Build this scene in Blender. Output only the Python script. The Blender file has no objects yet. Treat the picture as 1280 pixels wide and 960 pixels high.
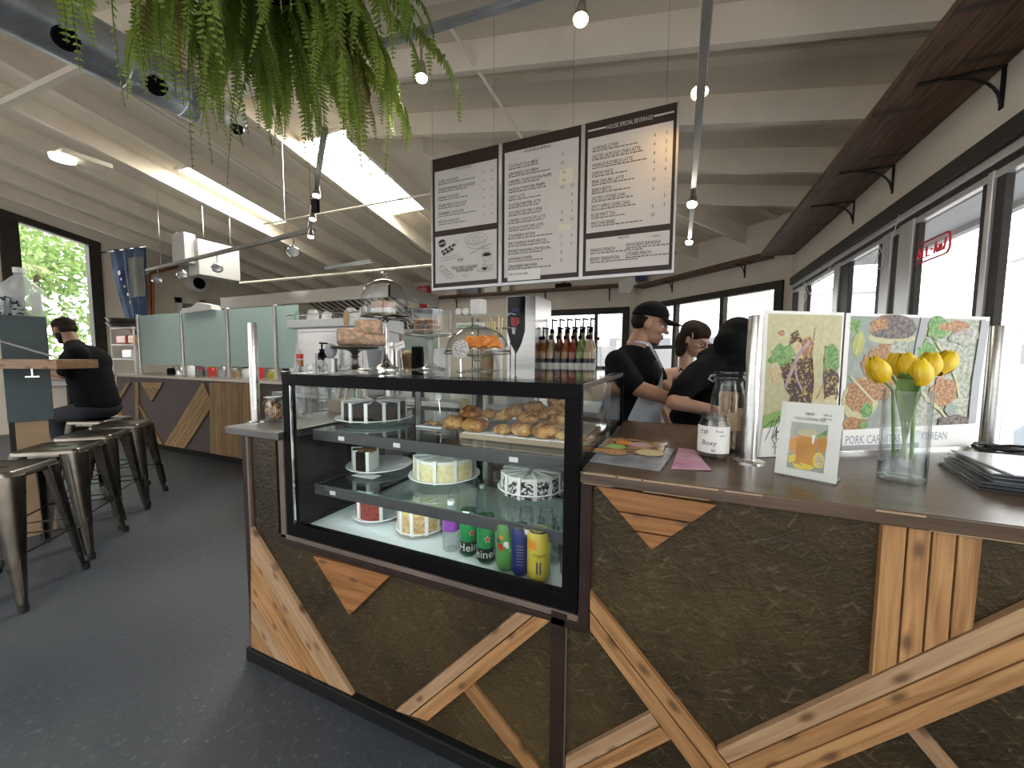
import bpy, bmesh, math, random
from mathutils import Vector, Matrix, Quaternion
random.seed(7)
SC = bpy.context.scene
COL = SC.collection
# ------------------------------------------------------------------ camera
FPX = 481.1
PITCH, YAW, ROLL = math.radians(4.15), math.radians(23.59), math.radians(0.33)
EYE = Vector((0, 0, 1.45))
def _cam_axes():
    fw = Vector((0, math.cos(PITCH), -math.sin(PITCH))); up = Vector((0, math.sin(PITCH), math.cos(PITCH))); rt = Vector((1, 0, 0))
    r2 = rt*math.cos(ROLL) + up*math.sin(ROLL); u2 = -rt*math.sin(ROLL) + up*math.cos(ROLL)
    rz = Matrix.Rotation(YAW, 3, 'Z')
    return rz @ r2, rz @ u2, rz @ fw
CR, CU, CF = _cam_axes()
cam = bpy.data.cameras.new('camera'); camo = bpy.data.objects.new('camera', cam); COL.objects.link(camo)
cam.sensor_width = 36; cam.lens = 36*FPX/1280; cam.clip_start = 0.02; cam.clip_end = 300
camo.matrix_world = Matrix.Translation(EYE) @ Matrix((CR, CU, -CF)).transposed().to_4x4()
SC.camera = camo
def ray(x, y): return CR*((x-640)/FPX) + CU*(-(y-480)/FPX) + CF
def at(x, y, X=None, Y=None, Z=None):
    d = ray(x, y)
    t = (Z-EYE.z)/d.z if Z is not None else (Y-EYE.y)/d.y if Y is not None else (X-EYE.x)/d.x
    return EYE + d*t
def atd(x, y, D): return EYE + ray(x, y)*D
def at_plane(x, y, P0, n):
    d = ray(x, y); n = Vector(n); return EYE + d*((Vector(P0)-EYE).dot(n)/d.dot(n))
# ------------------------------------------------------------------ sky and exposure
SC.view_settings.view_transform = 'Standard'; SC.view_settings.look = 'None'
SC.view_settings.exposure = 0.85; SC.view_settings.gamma = 1.0; SC.view_settings.use_curve_mapping = False
W = bpy.data.worlds.new('sky'); SC.world = W; W.use_nodes = True
bg = W.node_tree.nodes['Background']; bg.inputs['Color'].default_value = (1.0, 0.985, 0.96, 1); bg.inputs['Strength'].default_value = 3.2
try:
    SC.cycles.use_denoising = True; SC.cycles.max_bounces = 14; SC.cycles.transparent_max_bounces = 24
    SC.cycles.diffuse_bounces = 5; SC.cycles.glossy_bounces = 4; SC.cycles.transmission_bounces = 8
    SC.cycles.caustics_reflective = False; SC.cycles.caustics_refractive = False
    SC.cycles.sample_clamp_indirect = 6.0
except Exception: pass
# ------------------------------------------------------------------ materials
MATS = {}
def nodes_of(name):
    m = bpy.data.materials.new(name); m.use_nodes = True
    nt = m.node_tree; b = nt.nodes['Principled BSDF']; return m, nt, b
def mat(name, col, rough=0.5, metal=0.0, var=0.0, vscale=6.0, bump=0.0, bscale=40.0, col2=None, stretch=(1,1,1), emit=None, estr=0.0, spec=None, trans=0.0, detail=4.0, rvar=0.0, coat=0.0, alpha=None, sheen=0.0, lo=.35, hi=.65, rand=0.0):
    """procedural principled material: colour mottled by stretched noise, optional bump"""
    m, nt, b = nodes_of(name); N, L = nt.nodes, nt.links
    b.inputs['Base Color'].default_value = (*col, 1); b.inputs['Roughness'].default_value = rough; b.inputs['Metallic'].default_value = metal
    if spec is not None: b.inputs['Specular IOR Level'].default_value = spec
    if trans: b.inputs['Transmission Weight'].default_value = trans
    if coat: b.inputs['Coat Weight'].default_value = coat; b.inputs['Coat Roughness'].default_value = .15
    if alpha is not None: b.inputs['Alpha'].default_value = alpha
    if emit: b.inputs['Emission Color'].default_value = (*emit, 1); b.inputs['Emission Strength'].default_value = estr
    if var or bump or rvar or rand:
        tc = N.new('ShaderNodeTexCoord'); mp = N.new('ShaderNodeMapping'); mp.inputs['Scale'].default_value = stretch
        L.new(tc.outputs['Object'], mp.inputs['Vector'])
        if rand:
            oi = N.new('ShaderNodeObjectInfo'); ml = N.new('ShaderNodeVectorMath'); ml.operation = 'SCALE'; ml.inputs['Scale'].default_value = 37.0
            cx = N.new('ShaderNodeCombineXYZ'); L.new(oi.outputs['Random'], cx.inputs[0]); L.new(oi.outputs['Random'], cx.inputs[1]); L.new(oi.outputs['Random'], cx.inputs[2])
            L.new(cx.outputs[0], ml.inputs[0]); L.new(ml.outputs[0], mp.inputs['Location'])
    if var or rand:
        c2 = col2 or tuple(max(0, min(1, c*(1-var))) for c in col)
        nz = N.new('ShaderNodeTexNoise'); nz.inputs['Scale'].default_value = vscale; nz.inputs['Detail'].default_value = detail
        L.new(mp.outputs[0], nz.inputs['Vector'])
        cr = N.new('ShaderNodeValToRGB'); cr.color_ramp.elements[0].position = lo; cr.color_ramp.elements[1].position = hi
        cr.color_ramp.elements[0].color = (*c2, 1); cr.color_ramp.elements[1].color = (*col, 1)
        L.new(nz.outputs['Fac'], cr.inputs[0])
        out = cr.outputs[0]
        if rand:
            hs = N.new('ShaderNodeHueSaturation'); mr = N.new('ShaderNodeMapRange'); mr.inputs['To Min'].default_value = 1-rand; mr.inputs['To Max'].default_value = 1+rand
            L.new(oi.outputs['Random'], mr.inputs[0]); L.new(mr.outputs[0], hs.inputs['Value']); L.new(out, hs.inputs['Color']); out = hs.outputs[0]
        L.new(out, b.inputs['Base Color'])
        if rvar:
            mr2 = N.new('ShaderNodeMapRange'); mr2.inputs['To Min'].default_value = max(0, rough-rvar); mr2.inputs['To Max'].default_value = min(1, rough+rvar)
            L.new(nz.outputs['Fac'], mr2.inputs[0]); L.new(mr2.outputs[0], b.inputs['Roughness'])
    if bump:
        nb = N.new('ShaderNodeTexNoise'); nb.inputs['Scale'].default_value = bscale; nb.inputs['Detail'].default_value = 5
        L.new(mp.outputs[0], nb.inputs['Vector'])
        bp = N.new('ShaderNodeBump'); bp.inputs['Strength'].default_value = bump; bp.inputs['Distance'].default_value = 0.01
        L.new(nb.outputs['Fac'], bp.inputs['Height']); L.new(bp.outputs[0], b.inputs['Normal'])
    MATS[name] = m
    return m
def glass(name, tint=(1, 1, 1), gl=0.5, rough=0.02, haze=0.0, hcol=(1, 1, 1), edge=0.0):
    """thin clear glass: transparent with fresnel reflections, optional frosted haze"""
    m = bpy.data.materials.new(name); m.use_nodes = True; nt = m.node_tree; N, L = nt.nodes, nt.links
    for n in list(N): N.remove(n)
    o = N.new('ShaderNodeOutputMaterial'); t = N.new('ShaderNodeBsdfTransparent'); t.inputs[0].default_value = (*tint, 1)
    g = N.new('ShaderNodeBsdfGlossy'); g.inputs['Roughness'].default_value = rough; g.inputs['Color'].default_value = (1, 1, 1, 1)
    lw = N.new('ShaderNodeLayerWeight'); lw.inputs[0].default_value = .5
    pw = N.new('ShaderNodeMath'); pw.operation = 'POWER'; pw.inputs[1].default_value = 5.0; L.new(lw.outputs['Facing'], pw.inputs[0])
    mu = N.new('ShaderNodeMath'); mu.operation = 'MULTIPLY_ADD'; mu.inputs[1].default_value = .8; mu.inputs[2].default_value = .04*gl; mu.use_clamp = True; L.new(pw.outputs[0], mu.inputs[0])
    if edge:                                    # a curved wall is seen through more glass towards its outline
        p2 = N.new('ShaderNodeMath'); p2.operation = 'POWER'; p2.inputs[1].default_value = 2.6; L.new(lw.outputs['Facing'], p2.inputs[0])
        mc = N.new('ShaderNodeMixRGB'); mc.inputs[1].default_value = (*tint, 1); mc.inputs[2].default_value = (*[c*(1-edge) for c in tint], 1); L.new(p2.outputs[0], mc.inputs[0]); L.new(mc.outputs[0], t.inputs[0])
    mx = N.new('ShaderNodeMixShader'); L.new(mu.outputs[0], mx.inputs[0]); L.new(t.outputs[0], mx.inputs[1]); L.new(g.outputs[0], mx.inputs[2])
    last = mx
    if haze:
        d = N.new('ShaderNodeBsdfTranslucent'); d.inputs[0].default_value = (*hcol, 1); d2 = N.new('ShaderNodeBsdfDiffuse'); d2.inputs[0].default_value = (*hcol, 1)
        m2 = N.new('ShaderNodeMixShader'); m2.inputs[0].default_value = .5; L.new(d.outputs[0], m2.inputs[1]); L.new(d2.outputs[0], m2.inputs[2])
        m3 = N.new('ShaderNodeMixShader'); m3.inputs[0].default_value = haze; L.new(mx.outputs[0], m3.inputs[1]); L.new(m2.outputs[0], m3.inputs[2]); last = m3
    L.new(last.outputs[0], o.inputs['Surface']); MATS[name] = m; return m
def emis(name, col, s):
    m = bpy.data.materials.new(name); m.use_nodes = True; nt = m.node_tree
    for n in list(nt.nodes): nt.nodes.remove(n)
    o = nt.nodes.new('ShaderNodeOutputMaterial'); e = nt.nodes.new('ShaderNodeEmission'); e.inputs[0].default_value = (*col, 1); e.inputs[1].default_value = s
    nt.links.new(e.outputs[0], o.inputs[0]); MATS[name] = m; return m
def osb_mat():
    m, nt, b = nodes_of('osb'); N, L = nt.nodes, nt.links
    tc = N.new('ShaderNodeTexCoord'); acc = None
    base = N.new('ShaderNodeTexNoise'); base.inputs['Scale'].default_value = 2.2; base.inputs['Detail'].default_value = 5; L.new(tc.outputs['Object'], base.inputs['Vector'])
    cr = N.new('ShaderNodeValToRGB'); e = cr.color_ramp.elements; e[0].position = .33; e[0].color = (.020, .014, .007, 1); e[1].position = .68; e[1].color = (.066, .045, .018, 1)
    L.new(base.outputs['Fac'], cr.inputs[0]); acc = cr.outputs[0]; hs = None
    for k, (ang, sc, col, lo) in enumerate(((35, 78, (.17, .13, .065), .60), (-20, 95, (.21, .17, .10), .62), (70, 55, (.022, .015, .008), .55), (-60, 70, (.15, .115, .05), .60), (5, 50, (.014, .010, .006), .57), (-38, 115, (.24, .20, .13), .66))):
        mp = N.new('ShaderNodeMapping'); mp.vector_type = 'TEXTURE'; mp.inputs['Rotation'].default_value = (0, math.radians(ang), 0); mp.inputs['Scale'].default_value = (5., 1, 1.0); mp.inputs['Location'].default_value = (k*3.1, 0, k*1.7)
        L.new(tc.outputs['Object'], mp.inputs['Vector'])
        nz = N.new('ShaderNodeTexNoise'); nz.inputs['Scale'].default_value = sc; nz.inputs['Detail'].default_value = 3.5; nz.inputs['Roughness'].default_value = .6; nz.inputs['Distortion'].default_value = .5
        L.new(mp.outputs[0], nz.inputs['Vector'])
        r = N.new('ShaderNodeMapRange'); r.inputs['From Min'].default_value = lo; r.inputs['From Max'].default_value = lo+.08; L.new(nz.outputs['Fac'], r.inputs[0])
        mx = N.new('ShaderNodeMixRGB'); mx.inputs[2].default_value = (*col, 1)
        ml = N.new('ShaderNodeMath'); ml.operation = 'MULTIPLY'; ml.inputs[1].default_value = .38; L.new(r.outputs[0], ml.inputs[0])
        L.new(ml.outputs[0], mx.inputs[0]); L.new(acc, mx.inputs[1]); acc = mx.outputs[0]
        if hs is None: hs = nz.outputs['Fac']
        else:
            ad = N.new('ShaderNodeMath'); ad.operation = 'ADD'; L.new(hs, ad.inputs[0]); L.new(nz.outputs['Fac'], ad.inputs[1]); hs = ad.outputs[0]
    L.new(acc, b.inputs['Base Color']); b.inputs['Roughness'].default_value = .42; b.inputs['Specular IOR Level'].default_value = .28
    bp = N.new('ShaderNodeBump'); bp.inputs['Strength'].default_value = .35; bp.inputs['Distance'].default_value = .008; L.new(hs, bp.inputs['Height']); L.new(bp.outputs[0], b.inputs['Normal'])
    MATS['osb'] = m
def wood_mat(name, c_lo, c_hi, knot=(.09, .045, .02), rough=.45, rand=.14, knots=True, gs=7.0):
    """plank wood: grain runs along the object's own X axis, knots, tone differs from plank to plank"""
    m, nt, b = nodes_of(name); N, L = nt.nodes, nt.links
    tc = N.new('ShaderNodeTexCoord'); oi = N.new('ShaderNodeObjectInfo')
    cx = N.new('ShaderNodeCombineXYZ')
    for i in range(3): L.new(oi.outputs['Random'], cx.inputs[i])
    sc = N.new('ShaderNodeVectorMath'); sc.operation = 'SCALE'; sc.inputs['Scale'].default_value = 23.; L.new(cx.outputs[0], sc.inputs[0])
    mp = N.new('ShaderNodeMapping'); mp.inputs['Scale'].default_value = (.55, 9, 9); L.new(tc.outputs['Object'], mp.inputs['Vector']); L.new(sc.outputs[0], mp.inputs['Location'])
    mk = N.new('ShaderNodeMapping'); mk.inputs['Scale'].default_value = (5.5, 0.0, 12); L.new(tc.outputs['Object'], mk.inputs['Vector']); L.new(sc.outputs[0], mk.inputs['Location'])
    sx_ = N.new('ShaderNodeSeparateXYZ'); L.new(mk.outputs[0], sx_.inputs[0]); cb = N.new('ShaderNodeCombineXYZ'); L.new(sx_.outputs[0], cb.inputs[0]); L.new(sx_.outputs[2], cb.inputs[1])
    vo = N.new('ShaderNodeTexVoronoi'); vo.voronoi_dimensions = '2D'; vo.inputs['Scale'].default_value = 1.0; L.new(cb.outputs[0], vo.inputs['Vector'])
    kn = N.new('ShaderNodeMapRange'); kn.inputs['From Min'].default_value = .05; kn.inputs['From Max'].default_value = .17; kn.inputs['To Min'].default_value = 1; kn.inputs['To Max'].default_value = 0; L.new(vo.outputs['Distance'], kn.inputs[0])
    nz = N.new('ShaderNodeTexNoise'); nz.inputs['Scale'].default_value = gs; nz.inputs['Detail'].default_value = 6; nz.inputs['Distortion'].default_value = .6; L.new(mp.outputs[0], nz.inputs['Vector'])
    cr = N.new('ShaderNodeValToRGB'); e = cr.color_ramp.elements; e[0].position = .32; e[0].color = (*c_lo, 1); e[1].position = .66; e[1].color = (*c_hi, 1)
    L.new(nz.outputs['Fac'], cr.inputs[0]); out = cr.outputs[0]
    if knots:
        mx = N.new('ShaderNodeMixRGB'); mx.inputs[2].default_value = (*knot, 1); ml = N.new('ShaderNodeMath'); ml.operation = 'MULTIPLY'; ml.inputs[1].default_value = .85
        L.new(kn.outputs[0], ml.inputs[0]); L.new(ml.outputs[0], mx.inputs[0]); L.new(out, mx.inputs[1]); out = mx.outputs[0]
    hsv = N.new('ShaderNodeHueSaturation'); mr = N.new('ShaderNodeMapRange'); mr.inputs['To Min'].default_value = 1-rand; mr.inputs['To Max'].default_value = 1+rand
    L.new(oi.outputs['Random'], mr.inputs[0]); L.new(mr.outputs[0], hsv.inputs['Value']); L.new(out, hsv.inputs['Color'])
    L.new(hsv.outputs[0], b.inputs['Base Color']); b.inputs['Roughness'].default_value = rough
    bp = N.new('ShaderNodeBump'); bp.inputs['Strength'].default_value = .15; bp.inputs['Distance'].default_value = .004; L.new(nz.outputs['Fac'], bp.inputs['Height']); L.new(bp.outputs[0], b.inputs['Normal'])
    MATS[name] = m
def floor_mat():
    m, nt, b = nodes_of('floor_paint'); N, L = nt.nodes, nt.links
    tc = N.new('ShaderNodeTexCoord')
    n1 = N.new('ShaderNodeTexNoise'); n1.inputs['Scale'].default_value = 1.1; n1.inputs['Detail'].default_value = 6; L.new(tc.outputs['Object'], n1.inputs['Vector'])
    cr = N.new('ShaderNodeValToRGB'); e = cr.color_ramp.elements; e[0].position = .35; e[0].color = (.034, .043, .060, 1); e[1].position = .7; e[1].color = (.068, .078, .088, 1)
    L.new(n1.outputs['Fac'], cr.inputs[0])
    n2 = N.new('ShaderNodeTexNoise'); n2.inputs['Scale'].default_value = 34; n2.inputs['Detail'].default_value = 8; n2.inputs['Roughness'].default_value = .7; L.new(tc.outputs['Object'], n2.inputs['Vector'])
    r = N.new('ShaderNodeMapRange'); r.inputs['From Min'].default_value = .56; r.inputs['From Max'].default_value = .78; L.new(n2.outputs['Fac'], r.inputs[0])
    m2 = N.new('ShaderNodeMath'); m2.operation = 'MULTIPLY'; L.new(r.outputs[0], m2.inputs[0])
    n3 = N.new('ShaderNodeTexNoise'); n3.inputs['Scale'].default_value = .9; n3.inputs['Detail'].default_value = 2; L.new(tc.outputs['Object'], n3.inputs['Vector'])
    r3 = N.new('ShaderNodeMapRange'); r3.inputs['From Min'].default_value = .42; r3.inputs['From Max'].default_value = .62; r3.inputs['To Max'].default_value = 1.0; L.new(n3.outputs['Fac'], r3.inputs[0]); L.new(r3.outputs[0], m2.inputs[1])
    mx = N.new('ShaderNodeMixRGB'); mx.inputs[2].default_value = (.24, .26, .255, 1); L.new(m2.outputs[0], mx.inputs[0]); L.new(cr.outputs[0], mx.inputs[1])
    L.new(mx.outputs[0], b.inputs['Base Color'])
    rr = N.new('ShaderNodeMapRange'); rr.inputs['To Min'].default_value = .30; rr.inputs['To Max'].default_value = .62; L.new(n1.outputs['Fac'], rr.inputs[0]); L.new(rr.outputs[0], b.inputs['Roughness'])
    bp = N.new('ShaderNodeBump'); bp.inputs['Strength'].default_value = .55; bp.inputs['Distance'].default_value = .008; L.new(n2.outputs['Fac'], bp.inputs['Height']); L.new(bp.outputs[0], b.inputs['Normal'])
    MATS['floor_paint'] = m
osb_mat(); floor_mat()
wood_mat('cedar', (.235, .110, .038), (.44, .245, .105))
wood_mat('cedar_grey', (.27, .160, .082), (.41, .270, .160))
wood_mat('cedar_deep', (.20, .078, .021), (.36, .165, .056))
wood_mat('shelf_wood', (.050, .024, .012), (.19, .098, .052), knot=(.02, .01, .006), rough=.6, rand=.08)
wood_mat('bar_wood', (.20, .105, .05), (.36, .21, .11), rough=.4, rand=.05)
wood_mat('top_wood', (.048, .030, .019), (.105, .070, .046), rough=.27, rand=.03, knots=False, gs=4)
wood_mat('kit_wood', (.24, .145, .062), (.42, .275, .135), rough=.6, rand=.18, knots=False)
mat('ceil_paint', (.76, .69, .575), .75, var=.10, vscale=1.6, bump=.12, bscale=30)
mat('rafter_paint', (.85, .775, .655), .7, var=.10, vscale=3, stretch=(1, 1, 1), bump=.1, bscale=25)
mat('wall_paint', (.80, .735, .63), .7, var=.07, vscale=2.5, bump=.06, bscale=50)
mat('frame_dark', (.042, .036, .030), .5, var=.25, vscale=5, spec=.25)
mat('frame_alu', (.66, .66, .67), .35, metal=.55, var=.1)
mat('black', (.004, .004, .005), .5, spec=.07)
mat('black_gloss', (.004, .004, .005), .12, spec=.25)
mat('iron', (.018, .016, .015), .5, metal=.6)
mat('steel', (.62, .61, .59), .26, metal=1.0, var=.12, vscale=3, stretch=(1, 1, 30))
mat('chrome', (.78, .78, .78), .08, metal=1.0)
mat('steel_dull', (.40, .40, .40), .42, metal=.9, var=.2, vscale=4)
mat('gunmetal', (.205, .185, .155), .30, metal=1.0, var=.35, vscale=7, rvar=.1)
mat('galv', (.46, .50, .56), .33, metal=.75, var=.25, vscale=9)
mat('white', (.80, .79, .77), .5); mat('paper', (.82, .81, .79), .6); mat('porcelain', (.80, .81, .82), .18)
mat('dark_brown', (.028, .016, .013), .5, var=.3, vscale=8, spec=.25)
mat('trim_wood', (.16, .12, .10), .5, var=.3, vscale=6)
mat('kick', (.010, .010, .010), .45, var=.3, vscale=12, spec=.25)
mat('text_ink', (.025, .022, .022), .7); mat('board_brown', (.035, .018, .014), .5); mat('board_white', (.66, .63, .61), .45)
mat('rubber', (.012, .012, .012), .7)
mat('teal_paint', (.058, .090, .098), .55, var=.25, vscale=5)
mat('kit_panel', (.105, .080, .082), .55, var=.15)
mat('copper', (.34, .14, .075), .4, metal=.6)
glass('pane', (.97, .98, .98), .9); glass('clear', (.985, .99, .99), .9, rough=.015, edge=.72); glass('case_glass', (.96, .975, .97), .22)
glass('frost', (.80, .90, .89), .5, rough=.25, haze=.80, hcol=(.62, .74, .72))
glass('cloudy', (.95, .97, .97), .8, haze=.08, hcol=(.85, .9, .9), edge=.6); glass('shelf_glass', (.80, .88, .87), 1.5)
emis('skylight', (1., .96, .86), 17.0); emis('bulb_warm', (1., .72, .36), 60.); emis('bulb_white', (1., .90, .72), 40.); emis('led', (.86, 1., .98), 9.)
# ------------------------------------------------------------------ mesh helpers
class MB:
    def __init__(s): s.v = []; s.f = []
    def add(s, vs, fs):
        o = len(s.v); s.v += [tuple(p) for p in vs]; s.f += [tuple(i+o for i in f) for f in fs]; return s
    def box(s, x0, x1, y0, y1, z0, z1):
        x0, x1 = sorted((x0, x1)); y0, y1 = sorted((y0, y1)); z0, z1 = sorted((z0, z1))
        return s.add([(x0,y0,z0),(x1,y0,z0),(x1,y1,z0),(x0,y1,z0),(x0,y0,z1),(x1,y0,z1),(x1,y1,z1),(x0,y1,z1)],
                     [(0,3,2,1),(4,5,6,7),(0,1,5,4),(1,2,6,5),(2,3,7,6),(3,0,4,7)])
    def obox(s, c, ax, ay, az):
        c, ax, ay, az = map(Vector, (c, ax, ay, az))
        P = [c+a*ax+b*ay+d*az for d in (-1, 1) for a, b in ((-1,-1),(1,-1),(1,1),(-1,1))]
        return s.add(P, [(0,3,2,1),(4,5,6,7),(0,1,5,4),(1,2,6,5),(2,3,7,6),(3,0,4,7)])
    def bar(s, a, b, w, h, up=(0,0,1)):
        a, b = Vector(a), Vector(b); d = b-a; L = d.length; d.normalize(); u = Vector(up); r = d.cross(u)
        if r.length < 1e-4: r = d.cross(Vector((0,1,0)))
        r.normalize(); u = r.cross(d)
        return s.obox((a+b)/2, d*L/2, r*w/2, u*h/2)
    def prism(s, poly, off):
        off = Vector(off); n = len(poly); P = [Vector(p) for p in poly]
        return s.add(P+[p+off for p in P], [tuple(range(n-1,-1,-1)), tuple(range(n,2*n))]+[(i,(i+1)%n,(i+1)%n+n,i+n) for i in range(n)])
    def lathe(s, prof, c=(0,0,0), n=24, axis=None, a0=0, a1=2*math.pi):
        c = Vector(c); q = Vector((0,0,1)).rotation_difference(Vector(axis)) if axis else None
        full = abs(a1-a0-2*math.pi) < 1e-6; m = n if full else n+1; vs = []; fs = []
        for r, z in prof:
            for k in range(m):
                a = a0+(a1-a0)*k/n; p = Vector((r*math.cos(a), r*math.sin(a), z))
                if q: p = q @ p
                vs.append(c+p)
        for i in range(len(prof)-1):
            for k in range(n):
                k2 = (k+1) % m
                fs.append((i*m+k, i*m+k2, (i+1)*m+k2, (i+1)*m+k))
        return s.add(vs, fs)
    def tube(s, path, r, n=8, cap=True):
        P = [Vector(p) for p in path]; R = r if isinstance(r, (list, tuple)) else [r]*len(P); vs = []; fs = []
        prev = None
        for i, p in enumerate(P):
            d = (P[min(i+1, len(P)-1)]-P[max(i-1, 0)]).normalized()
            if prev is None:
                u = d.orthogonal().normalized()
            else:
                u = prev - d*prev.dot(d); u = u.normalized() if u.length > 1e-6 else d.orthogonal().normalized()
            prev = u; w = d.cross(u)
            for k in range(n):
                a = 2*math.pi*k/n; vs.append(p+(u*math.cos(a)+w*math.sin(a))*R[i])
        for i in range(len(P)-1):
            for k in range(n):
                k2 = (k+1) % n; fs.append((i*n+k, i*n+k2, (i+1)*n+k2, (i+1)*n+k))
        if cap: fs.append(tuple(range(n-1,-1,-1))); fs.append(tuple(range((len(P)-1)*n, len(P)*n)))
        return s.add(vs, fs)
    def ball(s, c, rx, ry=None, rz=None, n=14, m=9, rot=None):
        ry = ry or rx; rz = rz or rx; c = Vector(c); vs = []; fs = []
        for i in range(m+1):
            t = math.pi*i/m
            for k in range(n):
                a = 2*math.pi*k/n; p = Vector((rx*math.sin(t)*math.cos(a), ry*math.sin(t)*math.sin(a), rz*math.cos(t)))
                if rot: p = rot @ p
                vs.append(c+p)
        for i in range(m):
            for k in range(n):
                k2 = (k+1) % n; fs.append(((i+1)*n+k, (i+1)*n+k2, i*n+k2, i*n+k))
        return s.add(vs, fs)
    def mesh(s, name, smooth=False, merge=True):
        me = bpy.data.meshes.new(name); me.from_pydata(s.v, [], s.f)
        if merge:
            bm = bmesh.new(); bm.from_mesh(me); bmesh.ops.remove_doubles(bm, verts=bm.verts, dist=1e-5); bmesh.ops.recalc_face_normals(bm, faces=bm.faces); bm.to_mesh(me); bm.free()
        if smooth:
            me.shade_smooth()
            try: me.set_sharp_from_angle(angle=math.radians(smooth if smooth is not True and smooth > 1 else 40))
            except Exception: pass
        me.update(); return me
    def build(s, name, m, parent=None, smooth=False, merge=True, bevel=0):
        o = bpy.data.objects.new(name, s.mesh(name, smooth, merge)); COL.objects.link(o)
        o.data.materials.append(MATS[m] if isinstance(m, str) else m)
        if bevel:
            b = o.modifiers.new('bevel', 'BEVEL'); b.width = bevel; b.segments = 2; b.limit_method = 'ANGLE'
        if parent: attach(o, parent)
        return o
def attach(o, parent):
    """parent o, keeping its world-space geometry where it is"""
    o.parent = parent; o.matrix_parent_inverse = world_of(parent).inverted()
def world_of(o):
    m = o.matrix_basis.copy()
    if o.parent: m = world_of(o.parent) @ o.matrix_parent_inverse @ m
    return m
def tag(o, label=None, cat=None, group=None, kind=None):
    if label: o['label'] = label
    if cat: o['category'] = cat
    if group: o['group'] = group
    if kind: o['kind'] = kind
    return o
def thing(name, label, cat, loc=(0,0,0), group=None, rz=0.0):
    o = bpy.data.objects.new(name, None); o.empty_display_size = .05; COL.objects.link(o); o.location = loc; o.rotation_euler = (0, 0, rz)
    return tag(o, label, cat, group)
def struct(o, label=None, cat=None): return tag(o, label, cat, kind='structure')
def local(o, parent, loc=(0,0,0), rot=None):
    """parent o whose mesh is modelled in the parent's own coordinates"""
    o.parent = parent; o.location = loc
    if rot is not None: o.rotation_euler = rot
    return o
def copy_tree(o, parent=None):
    c = o.copy(); COL.objects.link(c); c.parent = parent
    for ch in [x for x in bpy.data.objects if x.parent == o]: copy_tree(ch, c)
    return c
def text_mesh(mb, txt, size, org, ux, uz, align='LEFT', sx=1.0, bold=0.0):
    """append extruded-flat lettering to mb: origin, unit text direction ux, unit up uz"""
    cu = bpy.data.curves.new('t', 'FONT'); cu.body = txt; cu.size = size; cu.align_x = align; cu.resolution_u = 2; cu.offset = bold
    ob = bpy.data.objects.new('t', cu); me = bpy.data.meshes.new_from_object(ob)
    org, ux, uz = Vector(org), Vector(ux), Vector(uz)
    mb.add([org+ux*(v.co.x*sx)+uz*v.co.y for v in me.vertices], [tuple(p.vertices) for p in me.polygons])
    bpy.data.objects.remove(ob); bpy.data.curves.remove(cu); bpy.data.meshes.remove(me)
def plank(poly3, ang, m, parent, thick=.02, name='plank', gap=.0021):
    """one board lying on a plane y = const: polygon in world x,z, grain turned to angle ang (radians in the x-z plane)"""
    P = [Vector((p[0], 0, p[2] if len(p) > 2 else p[1])) for p in poly3]; y = poly3[0][1] if len(poly3[0]) > 2 else 0
    c = sum(P, Vector())/len(P); R = Matrix.Rotation(ang, 4, 'Y')      # turning by +ang about Y tips +X towards -Z
    ar = sum(P[i].x*P[(i+1) % len(P)].z-P[(i+1) % len(P)].x*P[i].z for i in range(len(P))); sg = 1 if ar > 0 else -1; n = len(P); Q = []
    for i in range(n):                       # pull every edge in by the joint width
        p0, p1, p2 = P[i-1], P[i], P[(i+1) % n]; e0, e1 = (p1-p0).normalized(), (p2-p1).normalized()
        n0, n1 = Vector((-e0.z, 0, e0.x))*sg, Vector((-e1.z, 0, e1.x))*sg; den = 1+n0.dot(n1)
        Q.append(R.inverted() @ (p1+(n0+n1)*(gap/max(.25, den))-c))
    me = MB().prism([(q.x, -thick, q.z) for q in Q], (0, thick, 0))
    o = me.build(name, m, bevel=.0012); o.matrix_basis = Matrix.Translation((c.x, y, c.z)) @ R
    attach(o, parent); return o
# ================================================================== STRUCTURE
XW, YB, XL = 1.2, 7.77, -11.0
C1 = Vector((1.2, 5.72, 0)); C2 = Vector((-.85, 7.77, 0)); CS = 6.92
S2 = math.sqrt(.5)
FAC = {'A': (.187*XW, -.187, 0.), 'B': (.2*YB, 0., -.2), 'C': (.178*CS*S2, -.178*S2, -.178*S2)}      # rise = c + a*x + b*y
def fz(k, x, y): c, a, b = FAC[k]; return 3.0+c+a*x+b*y
def zr(x, y): return min(fz(k, x, y) for k in 'ABC')
def clip(poly, c, a, b):           # keep c + a x + b y >= 0
    out = []
    for i in range(len(poly)):
        p, q = poly[i], poly[(i+1) % len(poly)]; fp, fq = c+a*p[0]+b*p[1], c+a*q[0]+b*q[1]
        if fp >= 0: out.append(p)
        if fp*fq < 0: t = fp/(fp-fq); out.append((p[0]+t*(q[0]-p[0]), p[1]+t*(q[1]-p[1])))
    return out
RECT = [(XL-.15, -2.6), (XW+.15, -2.6), (XW+.15, YB+.15), (XL-.15, YB+.15)]
def facet(k):
    P = clip(RECT, CS+.2, -1, -1)
    for j in 'ABC':
        if j != k: P = clip(P, *[FAC[j][i]-FAC[k][i] for i in range(3)])
    return P
fl = MB().box(XL-.1, XW+.1, -3.0, YB+.1, -.12, 0).build('floor', 'floor_paint'); struct(fl)
DECK = .21
ceil = bpy.data.objects.new('ceiling', None); COL.objects.link(ceil); struct(ceil)
for k in 'ABC':
    P = facet(k)
    MB().prism([(x, y, fz(k, x, y)+DECK) for x, y in P], (0, 0, .06)).build('roof_deck', 'ceil_paint', ceil)
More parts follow.
